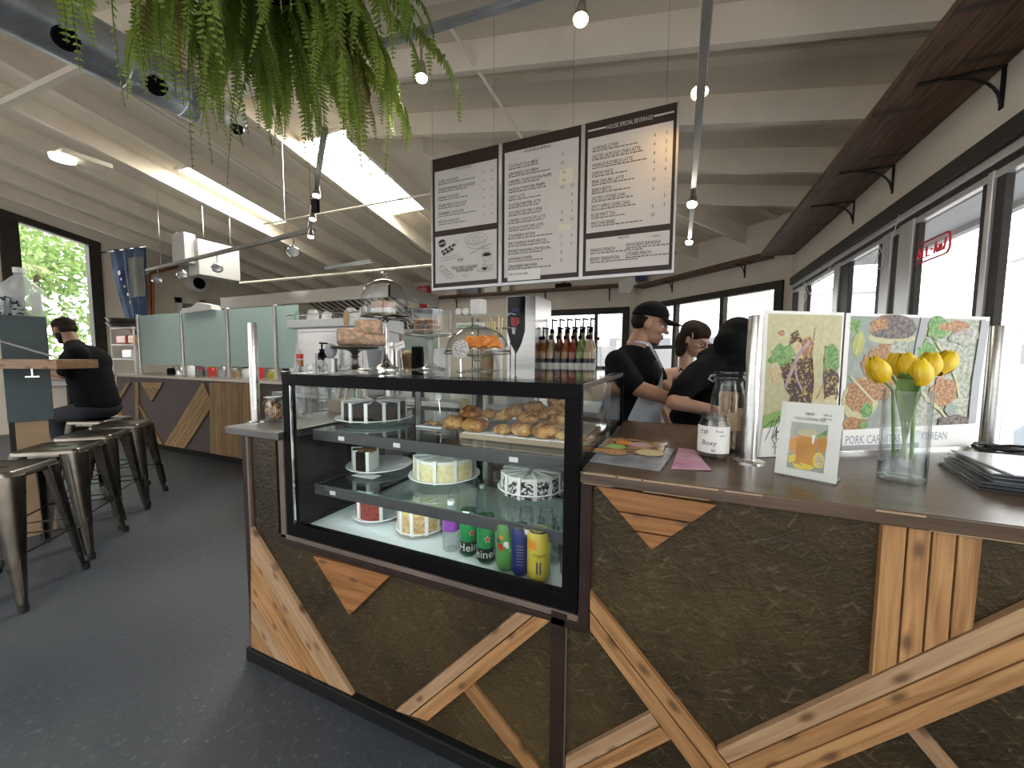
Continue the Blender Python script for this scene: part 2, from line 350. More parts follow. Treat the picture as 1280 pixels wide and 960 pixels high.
def seg_in(poly, p, d):
    t0, t1 = -1e9, 1e9; n = len(poly); ar = sum(poly[i][0]*poly[(i+1) % n][1]-poly[(i+1) % n][0]*poly[i][1] for i in range(n)); sg = 1 if ar > 0 else -1
    for i in range(n):
        a, b = poly[i], poly[(i+1) % n]; nx, ny = -(b[1]-a[1])*sg, (b[0]-a[0])*sg
        den = nx*d[0]+ny*d[1]; num = nx*(a[0]-p[0])+ny*(a[1]-p[1])
        if abs(den) < 1e-9:
            if num > 0: return None
        elif den > 0: t0 = max(t0, num/den)
        else: t1 = min(t1, num/den)
    return (t0, t1) if t1 > t0+.1 else None
def rafter(k, p, d, w=.05, h0=0., h1=DECK, name='rafter', m='rafter_paint'):
    s = seg_in(facet(k), p, d)
    if not s: return
    a, b = [(p[0]+t*d[0], p[1]+t*d[1]) for t in s]; n = Vector((-d[1], d[0], 0)).normalized()*w/2
    P = [Vector((a[0], a[1], fz(k, *a)+h0)), Vector((b[0], b[1], fz(k, *b)+h0)), Vector((b[0], b[1], fz(k, *b)+h1)), Vector((a[0], a[1], fz(k, *a)+h1))]
    MB().prism([q-n for q in P], n*2).build(name, m, ceil)
for i in range(-6, 5):
    y = 2.58+.81*i
    if y > -2.5: rafter('A', (0, y), (1, 0)); rafter('A', (0, y+.405), (1, 0), w=.09, h0=DECK-.02, name='batten')
for i in range(9):
    x = -3.5-.853*i; rafter('B', (x, 3), (0, 1)); rafter('B', (x-.426, 3), (0, 1), w=.07, h0=DECK-.018, name='batten')
for i in range(4): rafter('B', (-3.5+.853*(i+1), 3), (0, 1))
for i in range(-2, 5):
    q = Vector((.175, 6.745, 0)) + Vector((-S2, S2, 0))*(i-1)*.81
    rafter('C', (q.x, q.y), (S2, S2)); q += Vector((-S2, S2, 0))*.4; rafter('C', (q.x, q.y), (S2, S2), w=.08, h0=DECK-.02, name='batten')
# --- walls (each one a run of pieces round its openings)
def wall(name, P, Q, z0, top, holes, th=.12, m='wall_paint', out=1):
    """wall from P to Q (2-D), openings (s0, s1, z0, z1) along its length; top = height or function of s"""
    P, Q = Vector(P), Vector(Q); L = (Q-P).length; d = (Q-P)/L; n = Vector((d.y, -d.x))*out*th
    tp = top if callable(top) else (lambda s: top); mb = MB()
    def piece(s0, s1, a, b):
        if s1-s0 < 1e-3: return
        za = a; zb0 = b(s0) if callable(b) else b; zb1 = b(s1) if callable(b) else b
        A = P+d*s0; B = P+d*s1
        mb.prism([(A.x, A.y, za), (B.x, B.y, za), (B.x, B.y, zb1), (A.x, A.y, zb0)], (n.x, n.y, 0))
    s = 0
    for (a, b, h0, h1) in sorted(holes):
        piece(s, a, z0, tp); piece(a, b, z0, h0)
        if not callable(h1):
            piece(a, b, h1, tp)
        else:
            A = P+d*a; B = P+d*b
            mb.prism([(A.x, A.y, h1(a)), (B.x, B.y, h1(b)), (B.x, B.y, tp(b)), (A.x, A.y, tp(a))], (n.x, n.y, 0))
        s = b
    piece(s, L, z0, tp)
    o = mb.build(name, m); struct(o); return o
HEAD, SILL = 2.40, .95
wall('wall_right', (XW, -2.5), (XW, C1.y), 0, 3.22, [(.3, 2.5+5.62, SILL, HEAD)])
wall('wall_corner', (C1.x, C1.y), (C2.x, C2.y), 0, 3.25, [(.10, 2.78, 1.0, HEAD)])
wall('wall_back', (C2.x, C2.y), (XL, YB), 0, 3.3, [(.10, 2.15, 1.15, HEAD)])
LW0, LW1 = 2.92, 3.84
lw_top = lambda s: zr(XL, YB-s)+.25
lw_head = lambda s: 3.62-.2*((YB-s)-3.84)
wall('wall_left', (XL, YB), (XL, -2.6), 0, lw_top, [(YB-LW1, YB-LW0, .9, lw_head)])
wall('wall_front_unseen', (XL, -2.6), (XW, -2.6), 0, 5.2, [(.3, 4.0, .4, 3.2), (4.3, 8.0, .4, 3.2), (8.3, 12.0, .1, 3.2)], out=1)  # unseen wall added to cut sky glare in case glass; openings sized for light
# --- windows
def window(name, o=None):
    w = bpy.data.objects.new(name, None); COL.objects.link(w); return struct(w)
w1 = window('window_1')
def wpart(name, m, *box, parent=w1): return MB().box(*box).build(name, m, parent, bevel=.003)
y0, y1 = -2.2, 5.62
wpart('head_frame', 'frame_dark', XW-.035, XW+.10, y0, y1, 2.315, 2.402)
wpart('head_track', 'frame_alu', XW-.012, XW+.02, y0, y1, 2.275, 2.315)
wpart('head_track', 'frame_dark', XW+.005, XW+.10, y0, y1, 2.245, 2.28)
wpart('head_track', 'frame_alu', XW+.0, XW+.03, y0, y1, 2.215, 2.247)
wpart('sill', 'frame_dark', XW-.06, XW+.12, y0, y1, SILL-.03, SILL+.03)
# verticals as (y near, y far, colour)
vert = [(5.50, 5.62, 'frame_dark'), (5.02, 5.14, 'frame_dark'), (4.12, 4.24, 'frame_alu'), (3.93, 4.12, 'frame_dark'),
        (3.36, 3.44, 'frame_dark'), (3.24, 3.36, 'frame_alu'), (3.15, 3.24, 'frame_dark'), (2.99, 3.15, 'frame_alu'), (2.96, 2.99, 'frame_dark'),
        (2.41, 2.46, 'frame_dark'), (2.375, 2.41, 'frame_alu'), (2.325, 2.375, 'frame_dark')]
for k in range(4): vert += [(1.30-k*1.0, 1.38-k*1.0, 'frame_dark')]
for (a, b, c) in vert: wpart('mullion', c, XW+.005 if c == 'frame_dark' else XW-.006, XW+.035, a, b, SILL, 2.25)
ys = [(5.14, 5.50), (4.24, 5.02), (3.44, 3.93), (2.46, 2.96), (1.38, 2.325), (.38, 1.30), (-.62, .30), (-1.62, -.70), (-2.2, -1.70)]
for (a, b) in ys: MB().box(XW+.022, XW+.026, a, b, SILL+.03, 2.25).build('pane', 'pane', w1)
def frame_on(w, P, d, n, s0, s1, z0, z1, mulls, rails, m='frame_dark', t=.075, dep=.09):
    """rectangular framed window on a wall through P along d (inside normal n)"""
    P, d, n = Vector(P), Vector(d), Vector(n); Z = Vector((0, 0, 1))
    def b(name, sa, sb, za, zb, mm, off=0., dd=dep):
        MB().obox(P+d*(sa+sb)/2+Z*(za+zb)/2-n*(dd/2-.03-off), d*(sb-sa)/2, n*dd/2, Z*(zb-za)/2).build(name, mm, w, bevel=.003)
    b('frame', s0-.02, s1+.02, z1-t, z1+.01, m); b('frame', s0-.02, s1+.02, z0-.01, z0+t, m); b('frame', s0-.02, s0+t, z0+t, z1-t, m); b('frame', s1-t, s1+.02, z0+t, z1-t, m)
    for q in mulls: b('mullion', q-.03, q+.03, z0+t, z1-t, m, -.01)
    for (qa, qb, z) in rails: b('rail', qa, qb, z-.03, z+.03, m, -.012)
    ed = [s0+t]+list(mulls)+[s1-t]
    for i in range(len(ed)-1):
        MB().obox(P+d*(ed[i]+ed[i+1])/2+Z*(z0+z1)/2-n*.03, d*(ed[i+1]-ed[i]-.05)/2, n*.002, Z*(z1-z0-2*t)/2).build('pane', 'pane', w)
w2 = window('window_2'); frame_on(w2, C1, (-S2, S2, 0), (-S2, -S2, 0), .10, 2.78, 1.0, HEAD, [.95, 1.85], [(1.88, 2.70, 1.62), (.98, 1.82, 1.62)], t=.085)
w3 = window('window_3'); frame_on(w3, C2, (-1, 0, 0), (0, -1, 0), .10, 2.15, 1.15, HEAD, [.72], [], t=.11)
w4 = window('window_4')
hw = lambda y: 3.62-.2*(y-3.84)
for nm, (ya, yb, inset) in {'jamb': (LW1-.02, LW1+.16, 0), 'jamb.001': (LW0-.2, LW0+.02, 0)}.items():
    MB().prism([(XL-.10, ya, .85), (XL-.10, yb, .85), (XL-.10, yb, hw(yb)+.12), (XL-.10, ya, hw(ya)+.12)], (.17, 0, 0)).build('jamb', 'frame_dark', w4)
MB().prism([(XL-.10, LW0-.2, hw(LW0-.2)), (XL-.10, LW1+.16, hw(LW1+.16)), (XL-.10, LW1+.16, hw(LW1+.16)+.12), (XL-.10, LW0-.2, hw(LW0-.2)+.12)], (.18, 0, 0)).build('head_frame', 'frame_dark', w4)
MB().box(XL-.10, XL+.12, LW0, LW1, .86, .92).build('sill', 'frame_dark', w4)
MB().prism([(XL-.05, LW0, .9), (XL-.05, LW1, .9), (XL-.05, LW1, hw(LW1)), (XL-.05, LW0, hw(LW0))], (.004, 0, 0)).build('pane', 'pane', w4)
# --- skylights between the rafters
def skylight(x0, x1, ya, yb, label):
    t = thing('skylight', label, 'skylight', ((x0+x1)/2, (ya+yb)/2, fz('B', 0, (ya+yb)/2)+DECK)); xm = (x0+x1)/2; h = DECK-.02
    f = lambda x, y, o=0: (x, y, fz('B', x, y)+h+o)
    for (a, b) in ((x0+.01, xm-.012), (xm+.012, x1-.01)):
        MB().prism([f(a, ya), f(b, ya), f(b, yb), f(a, yb)], (0, 0, .012)).build('panel', 'skylight', t)
    MB().prism([f(xm-.012, ya, -.01), f(xm+.012, ya, -.01), f(xm+.012, yb, -.01), f(xm-.012, yb, -.01)], (0, 0, .025)).build('glazing_bar', 'rafter_paint', t)
    for y in (ya-.03, yb): MB().prism([f(x0, y, -.03), f(x1, y, -.03), f(x1, y+.03, -.03), f(x0, y+.03, -.03)], (0, 0, .045)).build('curb', 'rafter_paint', t)
skylight(-4.325, -3.53, 3.45, 5.05, 'long bright skylight panel between rafters behind the hanging fern')
skylight(-6.70, -6.09, 3.30, 4.75, 'bright skylight panel between rafters above the frosted kitchen screens')
# ================================================================== OUTSIDE
mat('asphalt', (.45, .45, .46), .9, var=.2, vscale=2); mat('house_white', (.75, .74, .72), .8); mat('house_grey', (.42, .43, .45), .8); mat('house_dark', (.16, .17, .19), .5)
mat('awning_white', (.72, .73, .74), .6); mat('leaf_out', (.30, .42, .15), .6, var=.5, vscale=3, col2=(.14, .26, .06)); mat('bark', (.10, .075, .05), .9); mat('car_paint', (.33, .38, .46), .25); mat('sign_red', (.55, .03, .05), .5)
gr = MB().box(-60, 60, -30, 70, -.3, -.16).build('street', 'asphalt'); struct(gr)
ca = thing('canopy', 'grey flat canopy over the pavement outside the side windows', 'canopy', (1.8, 2, 2.6))
MB().box(XW+.13, 2.25, -2.5, 6.2, 2.60, 2.66).build('soffit', 'house_grey', ca); MB().box(2.2, 2.27, -2.5, 6.2, 2.55, 2.85).build('fascia', 'house_grey', ca)
MB().box(2.19, 2.30, 2.9, 3.2, 2.60, 2.72).build('lamp_box', 'house_dark', ca)
def house(name, label, x0, x1, y0, y1, h, face, nx, nz, m='house_white', roof=.0):
    t = thing(name, label, 'building', ((x0+x1)/2, (y0+y1)/2, -.16), 'buildings across the street')
    MB().box(x0, x1, y0, y1, -.16, h).build('wall', m, t)
    if roof: MB().prism([(x0-.3, y0-.3, h), (x1+.3, y0-.3, h), ((x0+x1)/2, y0-.3, h+roof)], (0, y1-y0+.6, 0)).build('roof', 'house_grey', t)
    else: MB().box(x0-.15, x1+.15, y0-.15, y1+.15, h, h+.25).build('parapet', 'house_grey', t)
    for i in range(nx):
        for j in range(nz):
            z = 1.2+j*2.8
            if face == 'x':
                c = y0+(y1-y0)*(i+.5)/nx; f = MB().box(x0-.06, x0+.02, c-.6, c+.6, z-.05, z+1.45).build('window', 'house_grey', t); MB().box(x0-.08, x0-.05, c-.5, c+.5, z+.05, z+1.35).build('pane', 'house_dark', f)
            else:
                c = x0+(x1-x0)*(i+.5)/nx; f = MB().box(c-.6, c+.6, y0-.06, y0+.02, z-.05, z+1.45).build('window', 'house_grey', t); MB().box(c-.5, c+.5, y0-.08, y0-.05, z+.05, z+1.35).build('pane', 'house_dark', f)
house('town_house', 'white two storey house with gabled roof across the street', 13, 21, 13, 24, 5.6, 'x', 4, 2, roof=2.2)
house('town_house', 'tall pale building with rows of dark windows beside the street', 13, 20, 5.5, 12.2, 8.5, 'x', 4, 3)
house('town_house', 'low pale building seen beyond the corner window', -4, 8, 21, 28, 4.2, 'y', 6, 1)
house('town_house', 'grey unseen building block added behind the camera to dim reflections', -26, 16, -20, -14, 6.0, 'y', 2, 1, m='house_grey')  # added out of view so glass and dark fronts mirror less bright sky
aw = thing('slatted_awning', 'white slatted awning roof outside the back window', 'awning', (-2, 10, 2.1))
for i in range(22):
    x = -4.2+i*.22; MB().bar((x, 9.0, 2.02), (x+.9, 11.2, 2.75), .14, .03).build('slat', 'awning_white', aw)
MB().box(-4.4, 1.6, 8.95, 9.05, 1.86, 2.02).build('beam', 'awning_white', aw); MB().box(-4.2, 1.6, 11.3, 11.4, .0, 1.75).build('back_screen', 'house_grey', aw)
for x in (-4.1, -1.3, 1.4): MB().box(x-.05, x+.05, 9.0, 9.1, -.16, 1.9).build('post', 'awning_white', aw)
def car(label, loc, rz, m):
    t = thing('parked_car', label, 'car', loc, 'parked cars'); prof = [(-2.1, .3), (2.1, .3), (2.15, .75), (1.9, .92), (1.1, 1.0), (.55, 1.42), (-1.0, 1.45), (-1.7, 1.0), (-2.1, .95)]
    local(MB().prism([(x, -.85, z) for x, z in prof], (0, 1.7, 0)).build('body', m, bevel=.05), t)
    local(MB().prism([(x, -.86, z) for x, z in ((.95, 1.02), (.5, 1.36), (-.9, 1.38), (-1.45, 1.02))], (0, 1.72, 0)).build('side_glass', 'house_dark'), t)
    for x in (-1.35, 1.35):
        for y in (-.82, .66): local(MB().lathe([(.0, 0), (.31, 0), (.31, .16), (0, .16)], (x, y, .31), 18, axis=(0, 1, 0)).build('wheel', 'rubber'), t)
    t.rotation_euler = (0, 0, rz)
car('silver blue parked car beside the side window', (4.6, 4.6, -.16), math.radians(90), 'car_paint')
car('white parked car further along the street', (4.6, 10.2, -.16), math.radians(90), 'house_white')
mat('car_paint2', (.62, .63, .65), .3)
def foliage(mb, c, r, n, sz, rnd):
    for i in range(n):
        while True:
            p = Vector((rnd.uniform(-1, 1), rnd.uniform(-1, 1), rnd.uniform(-1, 1)))
            if .25 < p.length < 1: break
        p = Vector(c)+Vector((p.x*r[0], p.y*r[1], p.z*r[2])); a = Vector((rnd.gauss(0, 1), rnd.gauss(0, 1), rnd.gauss(0, 1))).normalized(); b = a.orthogonal().normalized(); s = sz*rnd.uniform(.6, 1.3)
        mb.add([p-a*s, p+b*s*.45, p+a*s, p-b*s*.45], [(0, 1, 2, 3)])
def tree(label, loc, h, r, n, sz, seed):
    rnd = random.Random(seed); t = thing('tree', label, 'tree', loc, 'trees outside'); L = Vector(loc)
    MB().tube([L, L+Vector((.1, 0, h*.4)), L+Vector((0, .1, h*.75))], [.16, .12, .05], 8).build('trunk', 'bark', t, smooth=True)
    f = MB()
    for k in range(9):
        a = rnd.uniform(0, 6.28); rr = rnd.uniform(.2, .8); foliage(f, L+Vector((math.cos(a)*rr*r, math.sin(a)*rr*r, h*rnd.uniform(.35, 1.0))), (r*.55, r*.55, r*.45), n, sz, rnd)
    o = f.build('foliage', 'leaf_out', t, merge=False); o['kind'] = 'stuff'
tree('leafy green tree outside the slanted window', (-15.5, 4.3, -.16), 5.0, 1.7, 250, .11, 3)
tree('tall green tree further behind the slanted window', (-19.5, 3.6, -.16), 6.5, 2.2, 260, .13, 5)
tree('sunlit street tree seen through the side window', (8.5, 7.2, -.16), 6.0, 1.6, 300, .12, 8)
# ================================================================== SERVICE COUNTER
YF = 1.113                       # plane of the counter's front
def F(x, y, dy=0.): return at(x, y, Y=YF+dy)
TOPZ = 1.12
sc_ = thing('service_counter', 'angled wood clad service counter with dark strand board and cedar planks', 'counter', (-.6, 1.5, 0))
XA, XB, XC, XD = -1.835, -.315, -.245, 1.14          # left end, post, slab start, right end
CASE_Z0 = .655
def osb_panel(x0, x1, z0, z1): MB().box(x0, x1, YF, YF+.03, z0, z1).build('strand_board', 'osb', sc_)
osb_panel(XA+.03, XB-.02, .05, CASE_Z0); osb_panel(XA+.03, -1.62, CASE_Z0, 1.085); osb_panel(XB+.02, XD, .05, CASE_Z0); osb_panel(XC, XD, CASE_Z0, 1.085)
MB().box(XA, XA+.03, YF-.012, 2.0, .03, 1.085).build('end_panel', 'dark_brown', sc_)
MB().box(XA+.03, XA+.045, YF-.012, YF, .05, 1.085).build('corner_trim', 'trim_wood', sc_)
px_post = [F(690, 775).x, F(708, 775).x]
MB().box(px_post[0], px_post[1], YF-.014, YF+.02, .03, .66).build('post', 'dark_brown', sc_, bevel=.002)
MB().box(px_post[1], px_post[1]+.004, YF-.010, YF+.02, .03, .66).build('post_edge', 'trim_wood', sc_)
MB().box(XC-.012, XC+.022, YF-.016, YF+.03, .63, 1.085).build('post', 'dark_brown', sc_, bevel=.002)
MB().box(XA-.012, XD, YF-.03, YF+.02, 0, .062).build('kick_board', 'kick', sc_, bevel=.006)
MB().box(XB+.02, XD, 1.98, 2.0, .05, 1.085).build('back_panel', 'dark_brown', sc_)
MB().box(XA+.03, XB+.05, 1.98, 2.0, .05, CASE_Z0).build('back_panel', 'dark_brown', sc_)
def pl(pts, ax, m='cedar', thick=.018, name='plank'):
    P = [F(*p) for p in pts]; a = F(*ax[0]); b = F(*ax[1]); d = b-a
    return plank([tuple(p) for p in P], -math.atan2(d.z, d.x), m, sc_, thick, name)
# slanting planks at the left end
ys = [656, 694, 719, 745, 772, 800, 826]
def ex(x0, y0, x): return y0+(x-x0)*1.645            # edge direction in the photo
def hit(y0):                                        # where an edge from (318,y0) meets the kick board line
    k = .49; yk = 806; return 318+(yk-y0)/(1.645-k)
lineB = lambda x: 806+.49*(x-318)
for i in range(6):
    a, b = ys[i], ys[i+1]
    if b > 806:
        pts = [(318, a), (hit(a), lineB(hit(a))), (318, 806)]
    else:
        pts = [(318, a), (hit(a), lineB(hit(a))), (hit(b), lineB(hit(b))), (318, b)]
    if a < 806: pl(pts, ((318, 656), (435, 848)), 'cedar' if i % 3 else 'cedar_grey')
pl([(395, 692), (492, 717), (441, 767)], ((395, 692), (492, 717)), 'cedar_deep')
pl([(497, 884), (648, 761), (669, 766), (516, 890)], ((497, 884), (648, 761)), 'cedar_grey')
pl([(516, 890), (669, 766), (691, 772), (538, 897)], ((497, 884), (648, 761)))
pl([(579, 858), (592, 849), (677, 958), (660, 962)], ((592, 849), (677, 958)), thick=.012)
# triangle of three boards under the worktop
T = [(745, 604), (898, 628), (815, 685)]
def lerp(a, b, t): return (a[0]+(b[0]-a[0])*t, a[1]+(b[1]-a[1])*t)
cuts = [0, .40, .70, 1.0]
for i in range(3):
    q = [lerp(T[0], T[2], cuts[i]), lerp(T[1], T[2], cuts[i]), lerp(T[1], T[2], cuts[i+1]), lerp(T[0], T[2], cuts[i+1])]
    pl(q if i < 2 else q[:3], (T[0], T[1]), 'cedar_deep')
# crossing planks on the right-hand panel
def ln(p, q, x): return p[1]+(q[1]-p[1])*(x-p[0])/(q[0]-p[0])
u0, u1 = (738, 733), (888, 922); m0, m1 = (738, 758), (898, 965); l0, l1 = (738, 783), (872, 963)
xe = 1010
pl([u0, (xe, ln(u0, u1, xe)), (xe-28, ln(m0, m1, xe-28)), m0], (u0, u1)); pl([m0, (xe-28, ln(m0, m1, xe-28)), (xe-55, ln(l0, l1, xe-55)), l0], (u0, u1))
a0, a1 = (708, 940), (814, 884); b0, b1 = (708, 962), (826, 901); c0, c1 = (708, 984), (840, 918)
pl([a0, a1, b1, b0], (a0, a1), 'cedar_grey'); pl([b0, b1, c1, c0], (a0, a1))
ba = [((960, 899), (1280, 747)), ((960, 925), (1280, 782)), ((960, 951), (1280, 814)), ((960, 979), (1280, 846))]
xr = 1420
def left_end(pq):                                   # where a band edge meets the diagonal
    lo, hi = 800, 1000
    for _ in range(40):
        m_ = (lo+hi)/2
        if ln(pq[0], pq[1], m_) > ln(u0, u1, m_): lo = m_
        else: hi = m_
    return (lo, ln(pq[0], pq[1], lo))
for i in range(3):
    A, B = ba[i], ba[i+1]
    pl([left_end(A), (xr, ln(*A, xr)), (xr, ln(*B, xr)), left_end(B)], A, 'cedar_grey' if i == 0 else 'cedar')
xs = [(1098, 1084), (1130, 1117), (1160, 1148), (1191, 1180), (1223, 1211)]
for i in range(4):
    (ta, ba_), (tb, bb) = xs[i], xs[i+1]; ty = lambda x: 672+(x-1280)*.128
    pl([(ta, ty(ta)), (tb, ty(tb)), (bb, ln(*ba[0], bb)), (ba_, ln(*ba[0], ba_))], ((1098, 651), (1084, 838)))
pl([(1128, 908), (1148, 899), (1222, 985), (1192, 985)], ((1148, 899), (1222, 985)), 'cedar_grey', thick=.012)
# worktops: two separate slabs
ct = MB().box(XC-.01, XD+.02, YF-.035, 2.06, 1.085, TOPZ).build('countertop', 'top_wood', bevel=.004)
tag(ct, 'dark glossy wood countertop slab with chipped pale edges', 'countertop'); 
mat('chip', (.36, .25, .16), .7)
for (x0, x1, z) in ((-.245, .62, 1.085),):
    pass
rnd = random.Random(4)
x = XC
while x < XD:
    L = rnd.uniform(.05, .22)
    if rnd.random() < .8: h = rnd.uniform(.002, .005); MB().box(x, x+L, YF-.0362, YF-.034, TOPZ-.0050-h*.3, TOPZ-.0035+h*.4).build('worn_edge', 'chip', ct)
    if rnd.random() < .7: MB().box(x, x+L*.9, YF-.0362, YF-.034, 1.0855, 1.0875).build('worn_edge', 'chip', ct)
    x += L*1.08
mat('slab_steel', (.17, .17, .165), .38, metal=.85, var=.2, vscale=5)
st = MB().box(-1.915, -1.555, YF-.035, 2.02, 1.085, TOPZ).build('steel_countertop', 'slab_steel', bevel=.004)
tag(st, 'stainless steel counter slab beside the cake display', 'countertop')
# ================================================================== DISPLAY CASE
dc = thing('display_case', 'black framed glass refrigerated cake display case with lit shelves', 'display case', (-.9, 1.6, CASE_Z0))
KX0, KX1, KY0, KY1, KZ0, KZ1 = -1.555, -.262, YF-.006, 2.03, .665, 1.38
def kb(name, m, *b, bev=.002): return MB().box(*b).build(name, m, dc, bevel=bev)
fw = .045
kb('front_frame', 'black', KX0, KX1, KY0, KY0+.03, KZ1-.058, KZ1-.012); kb('front_frame', 'black', KX0, KX1, KY0, KY0+.03, KZ0, KZ0+.055)
kb('front_frame', 'black', KX0, KX0+fw, KY0, KY0+.03, KZ0+.055, KZ1-.058); kb('front_frame', 'black', KX1-fw-.005, KX1, KY0, KY0+.03, KZ0+.055, KZ1-.058)
kb('chrome_edge', 'chrome', KX0+fw, KX0+fw+.004, KY0-.001, KY0+.01, KZ0+.055, KZ1-.058)
# surround strips of lighter trim
kb('surround', 'trim_wood', KX0-.035, KX0-.004, YF-.010, YF+.02, KZ0-.02, 1.085); kb('surround', 'trim_wood', KX0-.035, KX1+.01, YF-.010, YF+.02, KZ0-.022, KZ0-.002)
kb('surround', 'dark_brown', KX0-.05, KX1+.028, YF-.014, YF+.02, KZ0-.048, KZ0-.022); 
kb('front_glass', 'case_glass', KX0+fw, KX1-fw, KY0+.012, KY0+.016, KZ0+.055, KZ1-.058)
kb('top_glass', 'case_glass', KX0, KX1, KY0, KY1, KZ1-.012, KZ1)
kb('top_tray', 'black_gloss', KX0+.01, KX1-.01, KY0+.03, KY1-.02, KZ1-.03, KZ1-.013)
kb('side_glass', 'case_glass', KX0+.006, KX0+.010, KY0+.03, KY1-.03, KZ0+.03, KZ1-.03); kb('side_glass', 'case_glass', KX1-.010, KX1-.006, KY0+.03, KY1-.03, KZ0+.03, KZ1-.03)
for x in (KX0, KX1-.03):
    kb('rear_post', 'black', x, x+.03, KY1-.03, KY1, KZ0, KZ1-.012); kb('side_rail', 'black', x, x+.02, KY0+.03, KY1-.03, KZ0, KZ0+.03)
kb('side_rail', 'black', KX0, KX0+.02, KY0+.03, KY1-.03, KZ1-.045, KZ1-.012); kb('side_rail', 'steel', KX1-.014, KX1, KY0+.03, KY1-.03, KZ1-.03, KZ1-.012)
kb('rear_rail', 'black', KX0, KX1, KY1-.03, KY1, KZ1-.05, KZ1-.012); kb('rear_rail', 'black', KX0, KX1, KY1-.03, KY1, KZ0, KZ0+.05)
kb('rear_mullion', 'black', -1.13, -1.06, KY1-.035, KY1-.005, KZ0+.05, KZ1-.05); kb('rear_mullion', 'steel', -1.06, -1.04, KY1-.035, KY1-.005, KZ0+.05, KZ1-.05)
kb('rear_door', 'case_glass', KX0+.03, -1.10, KY1-.018, KY1-.014, KZ0+.05, KZ1-.05); kb('rear_door', 'case_glass', -1.05, KX1-.03, KY1-.024, KY1-.02, KZ0+.05, KZ1-.05)
mat('deck_white', (.78, .84, .85), .3)
kb('deck', 'deck_white', KX0+.02, KX1-.02, 1.205, KY1-.035, KZ0-.02, KZ0+.012); 
kb('vent_grille', 'black', KX0+.02, KX1-.02, KY0+.03, 1.203, KZ0-.01, KZ0+.006)
for i in range(9): y = 1.146+i*.0065; kb('vent_fin', 'black_gloss', KX0+.03, KX1-.03, y, y+.003, KZ0+.004, KZ0+.011, bev=0)
mat('rail_dark', (.085, .09, .095), .4, metal=.3)
SH1, SH2 = 1.118, .868          # shelf glass heights
for z in (SH1, SH2):
    yf_ = 1.215; kb('shelf_rail', 'rail_dark', KX0+.05, KX1-.05, yf_-.006, yf_, z-.048, z-.002); kb('shelf_glass', 'shelf_glass', KX0+.05, KX1-.05, yf_, KY1-.09, z-.008, z)
    for x in ((-1.33, -1.03, -.52) if z == SH1 else (-1.39, -.46)): kb('price_tag', 'paper', x-.017, x+.017, yf_-.0085, yf_-.006, z-.036, z-.018)
    for x in (KX0+.055, KX1-.075): kb('shelf_bracket', 'black', x, x+.02, yf_, KY1-.03, z-.04, z-.01)
for x in (KX0+.05, KX1-.07, -1.10): kb('shelf_upright', 'steel_dull', x, x+.02, KY1-.085, KY1-.06, KZ0+.012, KZ1-.06)
kb('led_strip', 'led', KX0+.06, KX1-.06, KY0+.034, KY0+.046, KZ1-.052, KZ1-.045)
for z in (SH1, SH2): kb('led_strip', 'led', KX0+.08, KX1-.08, 1.222, 1.232, z-.024, z-.018)
# ================================================================== CASE CONTENTS
mat('choc', (.016, .008, .005), .7, spec=.15, var=.5, vscale=60, bump=.8, bscale=90); mat('cream', (.80, .74, .50), .5, var=.12, vscale=50, col2=(.72, .60, .25), bump=.6, bscale=120); mat('cream_white', (.80, .79, .74), .5, var=.08, vscale=30)
mat('redvelvet', (.33, .060, .045), .8, var=.4, vscale=70, bump=.6, bscale=120); mat('carrot', (.55, .33, .11), .8, var=.5, vscale=80, col2=(.72, .58, .33), bump=.7, bscale=120); mat('yellow_glaze', (.75, .58, .12), .3, var=.3, vscale=30, col2=(.80, .74, .45))
mat('oreo', (.03, .022, .025), .7, var=.9, vscale=75, col2=(.78, .76, .74), bump=.5, bscale=100, lo=.44, hi=.52)
mat('crust', (.47, .25, .075), .45, var=.5, vscale=34, col2=(.20, .062, .012), bump=1.0, bscale=110, rand=.12, lo=.40, hi=.60); mat('crust_pale', (.52, .33, .12), .5, var=.4, vscale=38, col2=(.28, .11, .026), bump=.9, bscale=110, rand=.1, lo=.40, hi=.60)
mat('board_wood', (.32, .23, .15), .6, var=.3, vscale=6, stretch=(1, 8, 8)); mat('kraft', (.42, .29, .17), .7, var=.15, vscale=8)
for n_, c_ in (('can_green', (.025, .24, .075)), ('can_black', (.015, .03, .02)), ('can_blue', (.02, .03, .16)), ('can_yellow', (.60, .50, .06)), ('can_multi', (.10, .30, .08)), ('red', (.55, .03, .03)), ('purple', (.30, .08, .45)), ('pink', (.62, .30, .34)), ('straw_green', (.30, .52, .26)), ('orange', (.75, .30, .04))):
    mat(n_, c_, .28)
def plate(label, c, r, group='cake plates in the display', shape='round', m='porcelain', h=.022):
    t = MB()
    if shape == 'round': t.lathe([(0, 0), (r*.55, 0), (r*.62, .004), (r, h), (r*.985, h+.004), (r*.6, .010), (0, .008)], c, 40)
    else:
        c = Vector(c); t.prism([(c.x-r, c.y-r*.5, c.z+.002), (c.x+r, c.y-r*.5, c.z+.002), (c.x+r*.85, c.y+r*.5, c.z+.002), (c.x-r*.85, c.y+r*.5, c.z+.002)], (0, 0, .008))
    o = t.build('plate', m, smooth=True); return tag(o, label, 'plate', group)
